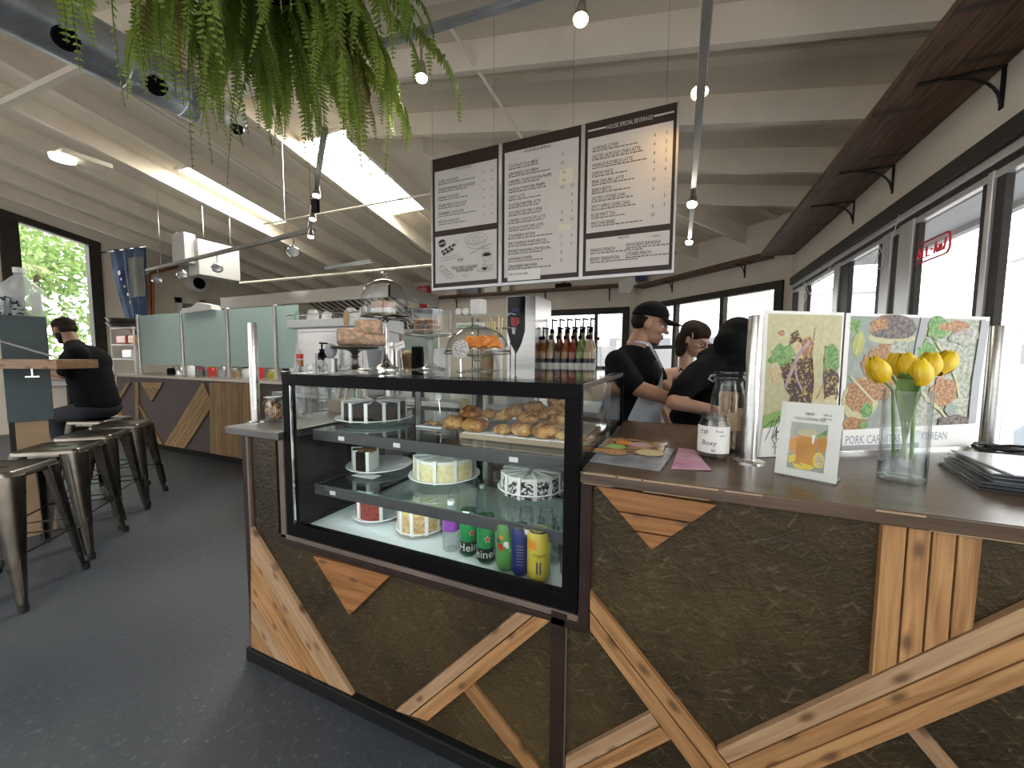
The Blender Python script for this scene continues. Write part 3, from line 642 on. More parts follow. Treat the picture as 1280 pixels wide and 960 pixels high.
def cake(label, c, r, h, a0, a1, n, side, top, paper='paper', tip=True, group='cakes in the display', ph=1.06):
    """a sliced round cake: n wedges between angles a0..a1 (degrees), a paper strip folded over each cut"""
    c = Vector(c); t = thing('cake', label, 'cake', c, group); st_ = (a1-a0)/n
    for i in range(n):
        b0, b1 = math.radians(a0+st_*i+1.2), math.radians(a0+st_*(i+1)-1.2); K = 6; arc = [b0+(b1-b0)*k/K for k in range(K+1)]
        poly = [c+Vector((.004*math.cos((b0+b1)/2), .004*math.sin((b0+b1)/2), 0))]+[c+Vector((r*math.cos(a), r*math.sin(a), 0)) for a in arc]
        s = MB().prism(poly, (0, 0, h*.86)).build('slice', side, t)
        MB().prism([p+Vector((0, 0, h*.86)) for p in poly], (0, 0, h*.14)).build('icing', top, s)
    for i in range(n+1):
        if i == n and abs(a1-a0) >= 359: break
        b = math.radians(a0+st_*i); d = Vector((math.cos(b), math.sin(b), 0)); q = Vector((-d.y, d.x, 0))*.0008; R = r+.006
        P = [c+d*.012, c+d*R, c+d*R+Vector((0, 0, h*ph)), c+d*.012+Vector((0, 0, h*ph))]
        o = MB().prism([p-q for p in P], q*2); w = .013; e = Vector((-d.y, d.x, 0))
        o.prism([c+d*R-e*w, c+d*R+e*w*.2, c+d*R+e*w*.2+Vector((0, 0, h*ph)), c+d*R-e*w+Vector((0, 0, h*ph))], d*.0012)
        if tip: o.prism([c+d*.012+Vector((0, 0, h*1.01)), c+d*R+e*w*1.3+Vector((0, 0, h*1.02)), c+d*R-e*w*1.3+Vector((0, 0, h*1.02))], (0, 0, .001))
        o.build('paper_divider', paper, t)
    return t
def on(x, y, z): return at(x, y, Z=z)
Z1, Z2, Z0 = SH1, SH2, KZ0+.012
def pc(x, y, z, r, lab, **k): p = on(x, y, z); return p, plate(lab, p+Vector((0, 0, .001)), r, **k)
c1_, _ = pc(469, 526, Z1, .188, 'white plate under the whole chocolate cake'); cake('dark chocolate cake cut in slices with white papers', c1_+Vector((0, 0, .012)), .150, .090, 0, 360, 12, 'choc', 'choc')
c2_, _ = pc(475, 585, Z2, .165, 'white plate half empty beside two chocolate slices'); cake('three left over chocolate cake slices with curled topping', c2_+Vector((0, 0, .012)), .130, .098, 175, 290, 3, 'choc', 'choc')
tp = MB(); rnd = random.Random(2)
for k in range(12):
    a = math.radians(rnd.uniform(185, 295)); rr = rnd.uniform(.03, .115); tp.ball(c2_+Vector((rr*math.cos(a), rr*math.sin(a), .116)), .020, .015, .012, 8, 5)
mat('choc_milk', (.15, .075, .04), .5)
o = tp.build('chocolate_curls', 'choc_milk', [x for x in bpy.data.objects if x.name.startswith('cake') and not x.parent][-1], smooth=True); o['kind'] = 'stuff'
MB().box(c2_.x-.03, c2_.x+.10, c2_.y-.16, c2_.y-.10, Z2+.001, Z2+.003).build('paper_sheet', 'paper'); tag(bpy.data.objects['paper_sheet'], 'small white paper sheet under the half empty plate', 'paper')
c3_, _ = pc(556, 597, Z2, .170, 'white plate under the pale cream cake'); cake('pale cream cake with crumbed sides and papers', c3_+Vector((0, 0, .012)), .140, .100, 0, 360, 10, 'cream', 'cream_white')
c4_, _ = pc(664, 616, Z2, .145, 'deep white plate under the cookie crumb cake', h=.034); cake('black and white cookie crumb cake with papers', c4_+Vector((0, 0, .012)), .122, .085, 0, 360, 12, 'oreo', 'cream_white')
c5_, _ = pc(474, 646, Z0, .118, 'white plate under the red cake slice'); cake('red velvet cake slices with white icing', c5_+Vector((-.02, 0, .012)), .088, .10, 195, 330, 2, 'redvelvet', 'cream_white')
c6_, _ = pc(526, 662, Z0, .108, 'white plate under the golden crumb cake'); cake('golden crumb cake with yellow glaze and papers', c6_+Vector((0, 0, .012)), .092, .10, 0, 360, 10, 'carrot', 'yellow_glaze')
# --- pastries on a paper-lined board
bo = [at(574, 548, Z=Z1), at(714, 566, Z=Z1)]; by0 = bo[0].y
bd = thing('serving_board', 'paper lined wooden board carrying the golden pastries', 'board', (bo[0].x, by0, Z1)); bx0, bx1 = bo[0].x, KX1-.052
MB().box(bx0, bx1, by0, by0+.40, Z1+.001, Z1+.022).build('board', 'board_wood', bd, bevel=.003)
for k in range(5): MB().box(bx0+.01+k*(bx1-bx0-.02)/5, bx0+.005+(k+1)*(bx1-bx0-.02)/5, by0+.004, by0+.39, Z1+.0225, Z1+.0245).build('paper_liner', 'paper', bd)
def pastry(kind, p, sx, sy, sz, rz, tilt=0.0):
    rnd = random.Random(int(p[0]*9999)+int(p[2]*777)); name = 'pastry'; m = MB(); n, k = 16, 9; vs = []; fs = []
    for i in range(k+1):
        th = math.pi*i/k
        for j in range(n):
            a = 2*math.pi*j/n; x, y, z = math.sin(th)*math.cos(a), math.sin(th)*math.sin(a), math.cos(th)
            w = 1.0
            if kind == 'puff': w = 1+.06*math.sin(a*3+p[0]*50)+.05*math.cos(th*5)
            if kind == 'croissant': w = 1+.09*math.sin(x*14); y += .45*x*x; z *= 1-.45*x*x
            if kind == 'bun': w = 1+.03*math.sin(a*5)
            if kind == 'fold': w = 1+.10*math.cos(a*2); z = z*(1-.25*abs(y))
            w *= 1+.035*math.sin(th*13+a*1.5)
            if z < 0: z *= .7
            vs.append(Vector((x*sx*w, y*sy*w, z*sz)))
    for i in range(k):
        for j in range(n): j2 = (j+1) % n; fs.append(((i+1)*n+j, (i+1)*n+j2, i*n+j2, i*n+j))
    R = Matrix.Rotation(rz, 3, 'Z') @ Matrix.Rotation(tilt, 3, 'X'); m.add([R @ v for v in vs], fs)
    o = m.build(name, 'crust' if kind in ('puff', 'croissant') else 'crust_pale', smooth=60); o.location = p
    if kind in ('puff', 'fold'):                      # split crust over the top
        s = MB()
        for q in (-.35, .05, .4): s.tube([R @ Vector((sx*q-.01, -sy*.6, sz*.62)), R @ Vector((sx*q, 0, sz*.98)), R @ Vector((sx*q+.012, sy*.6, sz*.62))], .004, 6)
        local(s.build('flaky_ridge', 'crust', smooth=True), o)
    return o
def plabel(kind): return {'puff': 'browned oval puff pastry with flaky top in the pastry pile', 'bun': 'small round golden bun in the pastry pile', 'fold': 'pale folded pastry with open ends in the pastry pile', 'croissant': 'ridged golden croissant at the end of the pastry board'}[kind]
spots = [ # px, py of the middle, row height above board, kind, size
 (567, 531, 0, 'croissant', .055), (594, 527, 0, 'puff', .052), (590, 517, 1, 'puff', .05), (628, 533, 0, 'bun', .036), (652, 538, 0, 'fold', .046), (682, 543, 0, 'puff', .050), (630, 520, 1, 'bun', .037),
 (660, 524, 1, 'puff', .044), (690, 534, 1, 'fold', .040), (706, 541, 0, 'bun', .034), (648, 511, 2, 'bun', .034), (676, 519, 2, 'fold', .046), (693, 516, 2, 'puff', .046), (668, 510, 2, 'puff', .042), (702, 525, 1, 'bun', .040), (697, 503, 3, 'puff', .044), (612, 518, 1, 'bun', .034), (640, 516, 1, 'fold', .038), (712, 514, 2, 'bun', .036)]
for i, (x, y, lv, kd, s) in enumerate(spots):
    yy = by0+.05+lv*.055+(.02 if lv else 0); p = at(x, y, Y=yy); zmin = Z1+.024+s*.42
    p.z = max(p.z, zmin) if lv else zmin
    p.x = min(p.x, KX1-.062-s*.8)
    o = pastry(kd, p, s*1.12, s*.86, s*.70, math.radians((i*53) % 70-35), .12 if lv else 0); tag(o, plabel(kd), 'pastry', {'puff': 'puff pastries', 'bun': 'golden buns', 'fold': 'folded pastries', 'croissant': 'croissants'}[kd])
sp = on(541, 534, Z1); plate('small square white plate with two mini tarts', sp, .070, shape='sq')
for k, dx in enumerate((-.016, .02)):
    o = pastry('bun', sp+Vector((dx, .002, .018)), .020, .017, .013, 0); o.name = 'mini_tart'; tag(o, 'mini tart on the small square plate', 'pastry', 'mini tarts')
def tag_stick(label, base, topz, w, h, tilt, stickm='chrome', cardm='paper'):
    base = Vector(base); t = thing('price_card', label, 'sign', base, 'price cards on stands'); c = Vector((base.x-.018 if tilt else base.x, base.y, topz))
    MB().tube([base, c], .0015, 6).build('stick', stickm, t); MB().lathe([(0, 0), (.012, 0), (.010, .004), (0, .005)], base, 16).build('foot', stickm, t)
    ux = Vector((math.cos(tilt), 0, math.sin(tilt))); uz = Vector((-math.sin(tilt), 0, math.cos(tilt))); k = .2*h; y = Vector((0, -.0015, 0))
    card = MB().prism([c-ux*w/2+uz*(h/2-k)+y, c-ux*w/2-uz*(h/2-k)+y, c-ux*(w/2-k)-uz*h/2+y, c+ux*w/2-uz*h/2+y, c+ux*w/2+uz*h/2+y, c-ux*(w/2-k)+uz*h/2+y], (0, -.0015, 0)).build('card', cardm, t)
    MB().lathe([(0, 0), (.0022, 0), (.0022, .001), (0, .001)], c-ux*(w/2-k*1.3)-Vector((0, .0032, 0)), 10, axis=(0, -1, 0)).build('eyelet', 'text_ink', card)
    MB().prism([c-ux*w*.22+uz*.002-Vector((0, .0033, 0)), c+ux*w*.38+uz*.002-Vector((0, .0033, 0)), c+ux*w*.38-Vector((0, .0033, 0)), c-ux*w*.22-Vector((0, .0033, 0))], (0, -.0004, 0)).build('scribble', 'text_ink', card)
    return t
tb = at(552, 525, Y=sp.y+.01); tag_stick('white card on a wire stick in the square plate', (tb.x, sp.y+.012, Z1+.012), at(538, 497, Y=sp.y).z, .035, .020, .35)
ov = at(581, 508, Y=1.62); o = MB().ball((ov.x, 1.62, ov.z), .027, .002, .040, 24, 12).build('round_card', 'kraft', smooth=True); tag(o, 'plain brown oval card standing behind the pastries', 'sign')
MB().tube([(ov.x, 1.62, Z1), (ov.x, 1.62, ov.z)], .002, 6).build('stick', 'chrome', o)
# --- drinks on the lit deck
def text_on_cyl(mb, txt, size, c, r, a_mid, z, sx=1.0):
    cu = bpy.data.curves.new('t', 'FONT'); cu.body = txt; cu.size = size; cu.align_x = 'CENTER'; cu.resolution_u = 2; ob = bpy.data.objects.new('t', cu); me = bpy.data.meshes.new_from_object(ob)
    bm = bmesh.new(); bm.from_mesh(me); bmesh.ops.triangulate(bm, faces=bm.faces)
    for _ in range(2): bmesh.ops.subdivide_edges(bm, edges=[e for e in bm.edges if e.calc_length() > .006], cuts=1)
    bm.to_mesh(me); bm.free(); c = Vector(c)
    mb.add([c+Vector((r*math.cos(a_mid+v.co.x*sx/r), r*math.sin(a_mid+v.co.x*sx/r), z+v.co.y)) for v in me.vertices], [tuple(p.vertices) for p in me.polygons])
    bpy.data.objects.remove(ob); bpy.data.curves.remove(cu); bpy.data.meshes.remove(me)
def band(r, z0, z1, c, n=28, a0=0, a1=2*math.pi): return MB().lathe([(r, z0), (r, z1)], c, n, a0=a0, a1=a1)
TOCAM = lambda p: math.atan2(-p.y, -p.x)
def can(label, x, y, m, r=.0345, h=.178, group='drink cans on the lit deck', deco=None):
    p = on(x, y, Z0); p = Vector((p.x, p.y+r, Z0)); t = thing('drink_can', label, 'can', p, group)
    MB().lathe([(0, .004), (r*.72, .0), (r*.82, .004), (r, .018), (r, h-.018), (r*.84, h-.004), (r*.80, h), (r*.78, h-.003), (0, h-.004)], p, 28).build('body', m, t, smooth=True)
    MB().lathe([(r*.85, h-.006), (r*.87, h+.001), (r*.80, h+.001), (r*.79, h-.004), (0, h-.003)], p, 28).build('lid', 'steel', t, smooth=True)
    if deco: deco(t, p, r, h, TOCAM(p))
    return t
def star(mb, c, r, a, z, s):
    P = []
    for k in range(10):
        q = math.pi/2+k*math.pi/5; rr = s if k % 2 == 0 else s*.42; P.append((rr*math.cos(q), rr*math.sin(q)))
    vs = [Vector((0, 0))]+[Vector(p) for p in P]; c = Vector(c)
    mb.add([c+Vector((r*math.cos(a+v.x/r), r*math.sin(a+v.x/r), z+v.y)) for v in vs], [(0, k+1, (k+1) % 10+1) for k in range(10)])
def deco_green(off):
    def f(t, p, r, h, a):
        band(r+.0004, .012, .062, p).build('label_band', 'can_black', t, smooth=True, merge=False); m = MB(); text_on_cyl(m, 'Heineken', .044, p, r+.0008, a+off, .026); m.build('lettering', 'white', t, merge=False)
        s = MB(); star(s, p, r+.0008, a+off*.25+.1, .098, .015); s.build('star', 'white', t, merge=False); s = MB(); star(s, p, r+.0011, a+off*.25+.1, .098, .0125); s.build('star', 'red', t, merge=False)
    return f
can('green beer can with red star at the front of the lit deck', 602, 706, 'can_green', deco=deco_green(.25)); can('green beer can turned aside next to the water bottle', 580, 697, 'can_green', deco=deco_green(1.15))
def deco_multi(t, p, r, h, a):
    rnd = random.Random(3)
    for k, m in enumerate(('red', 'white', 'can_blue', 'orange', 'straw_green', 'red', 'white')):
        s = MB(); aa = a+rnd.uniform(-.9, .9); zz = rnd.uniform(.04, .13); R = rnd.uniform(.006, .012)
        vs = [(0, 0)]+[(R*math.cos(q*.785), R*math.sin(q*.785)) for q in range(8)]
        s.add([p+Vector(((r+.0006)*math.cos(aa+u/r), (r+.0006)*math.sin(aa+u/r), zz+w)) for u, w in vs], [(0, q+1, (q+1) % 8+1) for q in range(8)]); s.build('fruit_print', m, t, merge=False)
can('green soda can printed with bright fruit', 627, 716, 'can_multi', .034, deco=deco_multi)
def deco_blue(t, p, r, h, a):
    m = MB()
    for k in range(7): m.lathe([(r+.0005, .045+k*.011), (r+.0005, .049+k*.011)], p, 6, a0=a-.45, a1=a+.35)
    o = m.build('printed_lines', 'steel_dull', t, merge=False); o['kind'] = 'stuff'
can('dark blue can with a column of small print', 646, 722, 'can_blue', .032, deco=deco_blue)
def deco_y(t, p, r, h, a):
    m = MB(); text_on_cyl(m, 'Organic', .017, p, r+.0006, a+.1, .098); m.build('lettering', 'text_ink', t, merge=False)
    w = MB()
    for k in range(7):
        for s in (-1, 1):
            u0, w0 = s*.002, .035+k*.006; P = [(u0, w0), (u0+s*.008, w0+.006), (u0+s*.003, w0+.010)]
            w.add([p+Vector(((r+.0006)*math.cos(a+u/r), (r+.0006)*math.sin(a+u/r), z)) for u, z in P], [(0, 1, 2)])
    o = w.build('wheat_print', 'can_blue', t, merge=False); o['kind'] = 'stuff'
    band(r+.0003, .12, .15, p, 10, a-1.1, a-.2).build('label_patch', 'orange', t, merge=False)
can('tall yellow can reading Organic with a wheat print', 668, 731, 'can_yellow', .040, .18, deco=deco_y)
def bottle(label, p, r, h, cap='white', lab=None, group='clear water bottles'):
    p = Vector(p); t = thing('water_bottle', label, 'bottle', p, group)
    pr = [(0, .002), (r*.85, 0), (r, .006)]+[(r*(1-.04*(k % 2)), .012+k*.012) for k in range(int(h*.62/.012))]+[(r, h*.66), (r*.8, h*.76), (r*.38, h*.88), (r*.36, h*.93)]
    MB().lathe(pr, p, 22).build('body', 'cloudy', t, smooth=True); MB().lathe([(r*.44, h*.92), (r*.46, h), (0, h)], p, 18).build('cap', cap, t, smooth=True)
    if lab: band(r+.0008, h*.42, h*.64, p).build('label_band', lab, t, smooth=True, merge=False)
    return t
pb = on(559, 690, Z0); bottle('clear water bottle with purple label beside the green cans', (pb.x, pb.y+.03, Z0), .034, .20, 'white', 'purple')
for k, (x, y) in enumerate(((596, 662), (560, 655))):
    q = on(x, y, Z0); bottle('clear water bottle without label behind the cans', (q.x, q.y+.05, Z0), .028, .19)
def jar_glass(p, r, h, label, group, name='glass_jar', m='clear', lid=None):
    p = Vector(p); t = thing(name, label, 'jar', p, group)
    MB().lathe([(0, .004), (r*.9, .0), (r, .006), (r, h*.74), (r*.82, h*.86), (r*.8, h), (r*.76, h), (r*.76, h*.87), (r*.95, h*.73), (r*.95, .01), (0, .010)], p, 24).build('body', m, t, smooth=True)
    if lid: MB().lathe([(r*.84, h*.9), (r*.86, h*1.08), (0, h*1.09)], p, 20).build('lid', lid, t, smooth=True)
    else: MB().lathe([(r*.83, h*.97), (r*.86, h*.985), (r*.83, h), (r*.80, h*.985), (r*.83, h*.97)], p, 24).build('rim', m, t, smooth=True)
    return t
for k, (dx, dy) in enumerate(((0, 0), (-.085, .06), (.0, .09), (-.16, .11), (-.075, .15), (.0, .18), (-.24, .19), (-.16, .22))):
    jar_glass((KX1-.075+dx, 1.29+dy, Z0), .034, .13, 'empty clear glass jar packed on the deck corner', 'empty glass jars')
# --- straw box seen through the side glass
sb = thing('straw_box', 'wooden box of green and pink straws beside the case', 'box', (-1.73, 1.66, TOPZ))
MB().box(-1.86, -1.585, 1.60, 1.72, TOPZ+.001, TOPZ+.075).build('box', 'board_wood', sb, bevel=.003)
rnd = random.Random(9)
for k in range(16):
    x = -1.83+k*.0155; m = ('straw_green', 'paper', 'pink', 'straw_green')[k % 4]; MB().tube([(x, 1.64+rnd.uniform(-.02, .04), TOPZ+.075), (x+rnd.uniform(-.01, .01), 1.65, TOPZ+.19)], .004, 6).build('straw', m, sb)
# ================================================================== ON TOP OF THE CASE
KT = KZ1
mat('pinkbar', (.62, .44, .38), .7, var=.3, vscale=40, col2=(.45, .28, .22)); mat('nougat', (.62, .36, .28), .6, var=.7, vscale=45, col2=(.34, .27, .16), lo=.42, hi=.58, bump=.3); mat('nougat_end', (.40, .36, .24), .6, var=.5, vscale=60, col2=(.24, .19, .11))
mat('cookie', (.46, .26, .11), .7, var=.6, vscale=30, col2=(.16, .07, .025), bump=.5, bscale=60); mat('dried_orange', (.72, .27, .05), .5, var=.5, vscale=40, col2=(.42, .12, .02)); mat('doily', (.62, .61, .58), .7, var=.5, vscale=160, col2=(.28, .28, .28), lo=.45, hi=.55)
mat('pewter', (.15, .14, .13), .35, metal=.8); mat('cloth_grey', (.30, .32, .35), .8)
def dome(t, p, r, h, z, m='clear'):
    pr = [(r, z), (r, z+h*.45)]+[(r*math.cos(a), z+h*.45+(h*.55)*math.sin(a)) for a in [math.radians(q) for q in range(10, 91, 10)]]
    MB().lathe([(a, b) for a, b in pr], p, 32).build('dome', m, t, smooth=70); MB().lathe([(r*1.0, z), (r*1.03, z+.003), (r*1.0, z+.006), (r*.97, z+.003), (r, z)], p, 32).build('dome_rim', m, t, smooth=True)
    k = z+h; MB().lathe([(.006, k-.002), (.006, k+.010), (.018, k+.018), (.020, k+.028), (.012, k+.034), (0, k+.035)], p, 18).build('knob', m, t, smooth=True)
def stand(label, p, zt, r, foot, m='clear', group='cake stands on the display case', stem=.010):
    p = Vector(p); t = thing('cake_stand', label, 'cake stand', p, group); h = zt-p.z
    MB().lathe([(0, h), (r, h+.004), (r*1.02, h-.002), (r*.95, h-.008), (r*.4, h-.014), (stem*1.8, h-.02), (stem, h-.03)], p, 36).build('top_plate', m, t, smooth=60)
    MB().lathe([(stem*1.6, h-.018), (stem*.8, h-.04), (stem*1.5, h*.62), (stem*.8, h*.5), (stem*1.1, h*.22), (foot*.35, h*.10), (foot*.8, h*.035), (foot, .004), (foot, 0), (0, 0)], p, 28).build('stem', m, t, smooth=60)
    return t
# tall stand with bell dome
pd = Vector((-1.345, 1.51, KT)); zt = atd(484, 396, (pd-EYE).dot(CF)).z
t = stand('tall polished metal cake stand with high glass bell dome', pd, zt, .122, .075, 'chrome'); dome(t, pd, .112, .175, zt-KT+.005)
for k, (dx, dy, rz) in enumerate(((-.045, -.02, .2), (-.005, -.03, -.1), (.035, -.02, .3), (.015, .03, .5))):
    o = thing('nougat_bar', 'pink wrapped nougat bar under the high bell dome', 'sweet', (pd.x+dx, pd.y+dy, zt+.005), 'nougat bars under the dome')
    local(MB().box(-.016, .016, -.012, .012, 0, .066).build('bar', 'pinkbar', bevel=.004), o); local(MB().box(-.0165, .0165, -.0125, .0125, .012, .034).build('wrapper_band', 'paper'), o); o.rotation_euler = (0, 0, rz)
o = MB().box(pd.x-.088, pd.x-.055, pd.y-.03, pd.y-.028, zt+.006, zt+.05).build('small_card', 'cloth_grey'); tag(o, 'small grey card leaning inside the high bell dome', 'sign')
# low pewter stand with nougat logs
pn = Vector((-1.395, 1.36, KT)); zn = atd(448, 434, (pn-EYE).dot(CF)).z
t = stand('dark pewter cake stand carrying nougat logs', pn, zn, .105, .075, 'pewter', stem=.014)
for k, (x, y, r, tilt, lab) in enumerate(((439, 423, .040, .15, 'thick nougat log lying at the front of the pewter stand'), (461, 411, .036, -.35, 'nougat log stacked on top of the others on the pewter stand'), (466, 425, .030, .4, 'small nougat log behind on the pewter stand'))):
    c = at(x, y, Y=pn.y+(-.03, .02, .03)[k]); d = Vector((math.cos(tilt)*.6, math.sin(tilt)*.3+.5, 0)).normalized()
    c.z = zn+.006+r if k != 1 else zn+.006+r*2.35
    c -= d*.0; o = thing('nougat_log', lab, 'sweet', (c.x, c.y, zn+.004), 'nougat logs'); q = d*.055
    MB().tube([c-q, c-q*.93, c+q*.93, c+q], [r*.93, r, r, r*.93], 20).build('log', 'nougat', o, smooth=60); MB().lathe([(0, 0), (r*.9, 0), (r*.9, .003), (0, .003)], c-q-d*.003, 20, axis=tuple(d)).build('cut_face', 'nougat_end', o)
pw = at(433, 398, Y=pn.y+.06); o = thing('wooden_paddle', 'brown oval wooden paddle upright beside the nougat logs', 'sign', (pw.x, pw.y, zn)); MB().ball(pw, .021, .004, .044, 20, 12).build('blade', 'kraft', o, smooth=True); MB().tube([(pw.x, pw.y, pw.z-.042), (pw.x, pw.y, zn+.004)], .004, 8).build('handle', 'kraft', o)
kn = thing('cake_knife', 'pale bone handled knife pointing up by the nougat', 'knife', at(446, 412, Y=pn.y+.05)); MB().tube([at(444, 413, Y=pn.y+.05), at(447, 401, Y=pn.y+.05), at(451, 388, Y=pn.y+.05)], [.009, .008, .002], 10).build('handle', 'cream_white', kn, smooth=True)
# card on stand
pt = Vector((-1.16, 1.42, KT)); cz = at(503, 432, Y=pt.y); tag_stick('white card on a wire stand between the cake stands', (cz.x+.002, pt.y, KT), cz.z, .060, .032, .28)
# glass stand with cookie jar
pk = Vector((-1.13, 1.58, KT)); zk = atd(538, 418, (pk-EYE).dot(CF)).z
t = stand('glass cake stand with straight sided cookie jar', pk, zk, .125, .088, 'cloudy', stem=.012)
r = .108; h = at(538, 389, Y=pk.y).z-zk
MB().lathe([(r, .005+zk-KT), (r, h+zk-KT)], pk, 32).build('jar_wall', 'clear', t, smooth=True); MB().lathe([(0, h+zk-KT+.004), (r*1.02, h+zk-KT), (r*1.02, h+zk-KT-.006), (r*.96, h+zk-KT-.006)], pk, 32).build('jar_lid', 'clear', t, smooth=60)
MB().ball(pk+Vector((0, 0, zk-KT+h+.014)), .020, .020, .014).build('lid_knob', 'clear', t, smooth=True)
rnd = random.Random(5)
for k in range(9):
    i, j = k % 3, k//3; cx, cy = pk.x+(-.045, .03, -.01)[i]+rnd.uniform(-.006, .006), pk.y+(-.03, -.035, .04)[i]
    rot = Matrix.Rotation(rnd.uniform(-.2, .2), 3, 'X'); o = MB().ball((0, 0, 0), .034, .034, .009, 16, 8, rot).build('cookie', 'cookie', smooth=True); o.location = (cx, cy, zk+.016+j*.024); tag(o, 'thick brown cookie stacked in the straight sided jar', 'cookie', 'cookies in the jar')
# low wide dome with dried orange sweets
pl_ = Vector((-.865, 1.58, KT)); zl = atd(600, 441, (pl_-EYE).dot(CF)).z
t = stand('low glass cake stand with wide glass dome', pl_, zl, .155, .10, 'cloudy', stem=.016); 
pr = [(.148*math.cos(a), zl-KT+.005+.118*math.sin(a)) for a in [math.radians(q) for q in range(0, 91, 9)]]
MB().lathe(pr, pl_, 36).build('dome', 'clear', t, smooth=80); MB().lathe([(.150, zl-KT+.004), (.153, zl-KT+.009), (.148, zl-KT+.013), (.144, zl-KT+.008), (.150, zl-KT+.004)], pl_, 36).build('dome_rim', 'clear', t, smooth=True); MB().ball(pl_+Vector((0, 0, zl-KT+.136)), .019, .019, .014).build('knob', 'clear', t, smooth=True)
for k in range(7):
    dx, dy = (-.03+.026*k-.012, -.05+.02*(k % 2)); z = zl+.012+(.022 if k % 2 else 0); o = thing('orange_sweet', 'orange candied slice under the wide glass dome', 'sweet', (pl_.x+dx, pl_.y+dy, zl+.006), 'candied slices')
    MB().lathe([(0, 0), (.030, 0), (.034, .006), (.030, .014), (0, .014)], (pl_.x+dx, pl_.y+dy, z+.012), 14, axis=(.3, -.8, .4), a1=math.pi*1.2).build('slice', 'dried_orange', o, smooth=60)
pdg = at(576, 437, Y=1.40); o = MB().lathe([(0, 0), (.040, 0), (.041, .002), (0, .003)], pdg, 28, axis=(0, -1, .12)).build('patterned_card', 'doily'); tag(o, 'round speckled card standing before the wide glass dome', 'sign'); MB().tube([(pdg.x, pdg.y, KT), (pdg.x, pdg.y, pdg.z-.03)], .003, 6).build('stick', 'chrome', o); MB().lathe([(0, 0), (.02, 0), (.016, .004), (0, .005)], (pdg.x, pdg.y, KT), 16).build('foot', 'chrome', o)
# red capped bottle, pump bottle, glass pieces at the left end
def on_top(x, Y): p = at(x, 455, Y=Y); return Vector((p.x, Y, KT))
mat('amber', (.42, .17, .02), .15, trans=.5); 
p = at(375, 455, Y=1.40); p.z = TOPZ; t = thing('glass_decanter', 'clear glass bottle with red cap standing on the steel slab', 'bottle', p)
MB().lathe([(0, .002), (.050, 0), (.052, .012), (.052, .19), (.046, .225), (.022, .255), (.017, .265), (.016, .315)], p, 24).build('body', 'clear', t, smooth=60); MB().lathe([(0.0, .268), (.0155, .27), (.0155, .305), (0, .305)], p, 16).build('syrup', 'amber', t, smooth=60); MB().lathe([(.017, .310), (.018, .335), (0, .336)], p, 18).build('cap', 'red', t, smooth=50)
MB().tube([p+Vector((-.017, 0, .30)), p+Vector((-.034, 0, .296)), p+Vector((-.036, 0, .27)), p+Vector((-.022, 0, .262))], .003, 6).build('handle', 'clear', t, smooth=True)
p = on_top(403, 1.36); t = thing('pump_bottle', 'slim black pump bottle beside the red capped decanter', 'bottle', p)
MB().lathe([(0, 0), (.020, 0), (.021, .004), (.021, .075), (.010, .086), (.010, .092)], p, 20).build('body', 'black_gloss', t, smooth=60); MB().lathe([(.012, .088), (.012, .098), (.004, .10), (.004, .126), (.0, .126)], p, 14).build('collar', 'black', t, smooth=50); MB().bar(p+Vector((-.012, 0, .128)), p+Vector((.034, 0, .126)), .012, .008).build('spout', 'black', t)
band(.0214, .018, .045, p).build('label_band', 'steel_dull', t, smooth=True, merge=False)
p = on_top(404, 1.22); jar_glass(p, .017, .036, 'tiny glass pot in front of the pump bottle', 'small glass pots', 'glass_pot'); p = on_top(388, 1.24); jar_glass(p, .018, .030, 'tiny glass pot in front of the decanter', 'small glass pots', 'glass_pot')
for k, (x, Y, r, h) in enumerate(((420, 1.6, .030, .13), (434, 1.72, .026, .11))): p = on_top(x, Y); t = thing('drinking_glass', ('tall straight drinking glass behind the pump bottle', 'straight drinking glass half hidden by the pewter stand')[k], 'glass', p, 'drinking glasses'); MB().lathe([(0, .008), (r*.9, 0), (r, .006), (r*1.05, h), (r*.98, h), (r*.93, .012), (0, .012)], p, 22).build('glass_wall', 'clear', t, smooth=60)
p = on_top(414, 1.30); t = thing('wrapped_sweet_bag', 'crumpled silvery blue foil bag on the display top', 'bag', p); m = MB(); rnd = random.Random(12)
MB().ball(p+Vector((0, 0, .09)), .030, .025, .035, 12, 8).build('foil', 'cloth_grey', t); MB().lathe([(0, 0), (.028, 0), (.028, .055), (0, .06)], p, 16).build('tin', 'steel_dull', t, smooth=50)
p = on_top(468, 1.75); t = thing('milk_bucket', 'small grey metal bucket behind the pewter stand', 'bucket', p); MB().lathe([(0, .002), (.032, 0), (.042, .095), (.044, .095), (.044, .099), (.040, .099), (.030, .006), (0, .006)], p, 24).build('pail', 'cloth_grey', t, smooth=50)
# white boxes behind the wide dome
for k, (x, y, w, h, lab) in enumerate(((598, 384, .075, .085, 'white paper carton standing on the rear rack'), (588, 407, .16, .03, 'flat teal trimmed white carton lying on the rear rack'))):
    p = at(x, y, Y=1.98); o = MB().box(p.x-w/2, p.x+w/2, 1.95, 2.01, p.z-h/2, p.z+h/2).build('carton', 'paper', bevel=.002); tag(o, lab, 'box')
    if k: MB().box(p.x-w/2+.01, p.x+w/2-.01, 1.949, 1.95, p.z-h*.3, p.z+h*.1).build('printed_band', 'straw_green', o)
rk = thing('wire_rack', 'thin wire rack holding cartons on the display top', 'rack', (-.98, 1.97, KT)); zz = at(588, 407, Y=1.98).z-.017
for x in (-1.10, -.86): 
    for y in (1.945, 2.015): MB().tube([(x, y, KT), (x, y, zz+.06)], .003, 6).build('upright', 'iron', rk)
MB().box(-1.10, -.86, 1.94, 2.02, zz-.006, zz).build('shelf', 'steel_dull', rk)
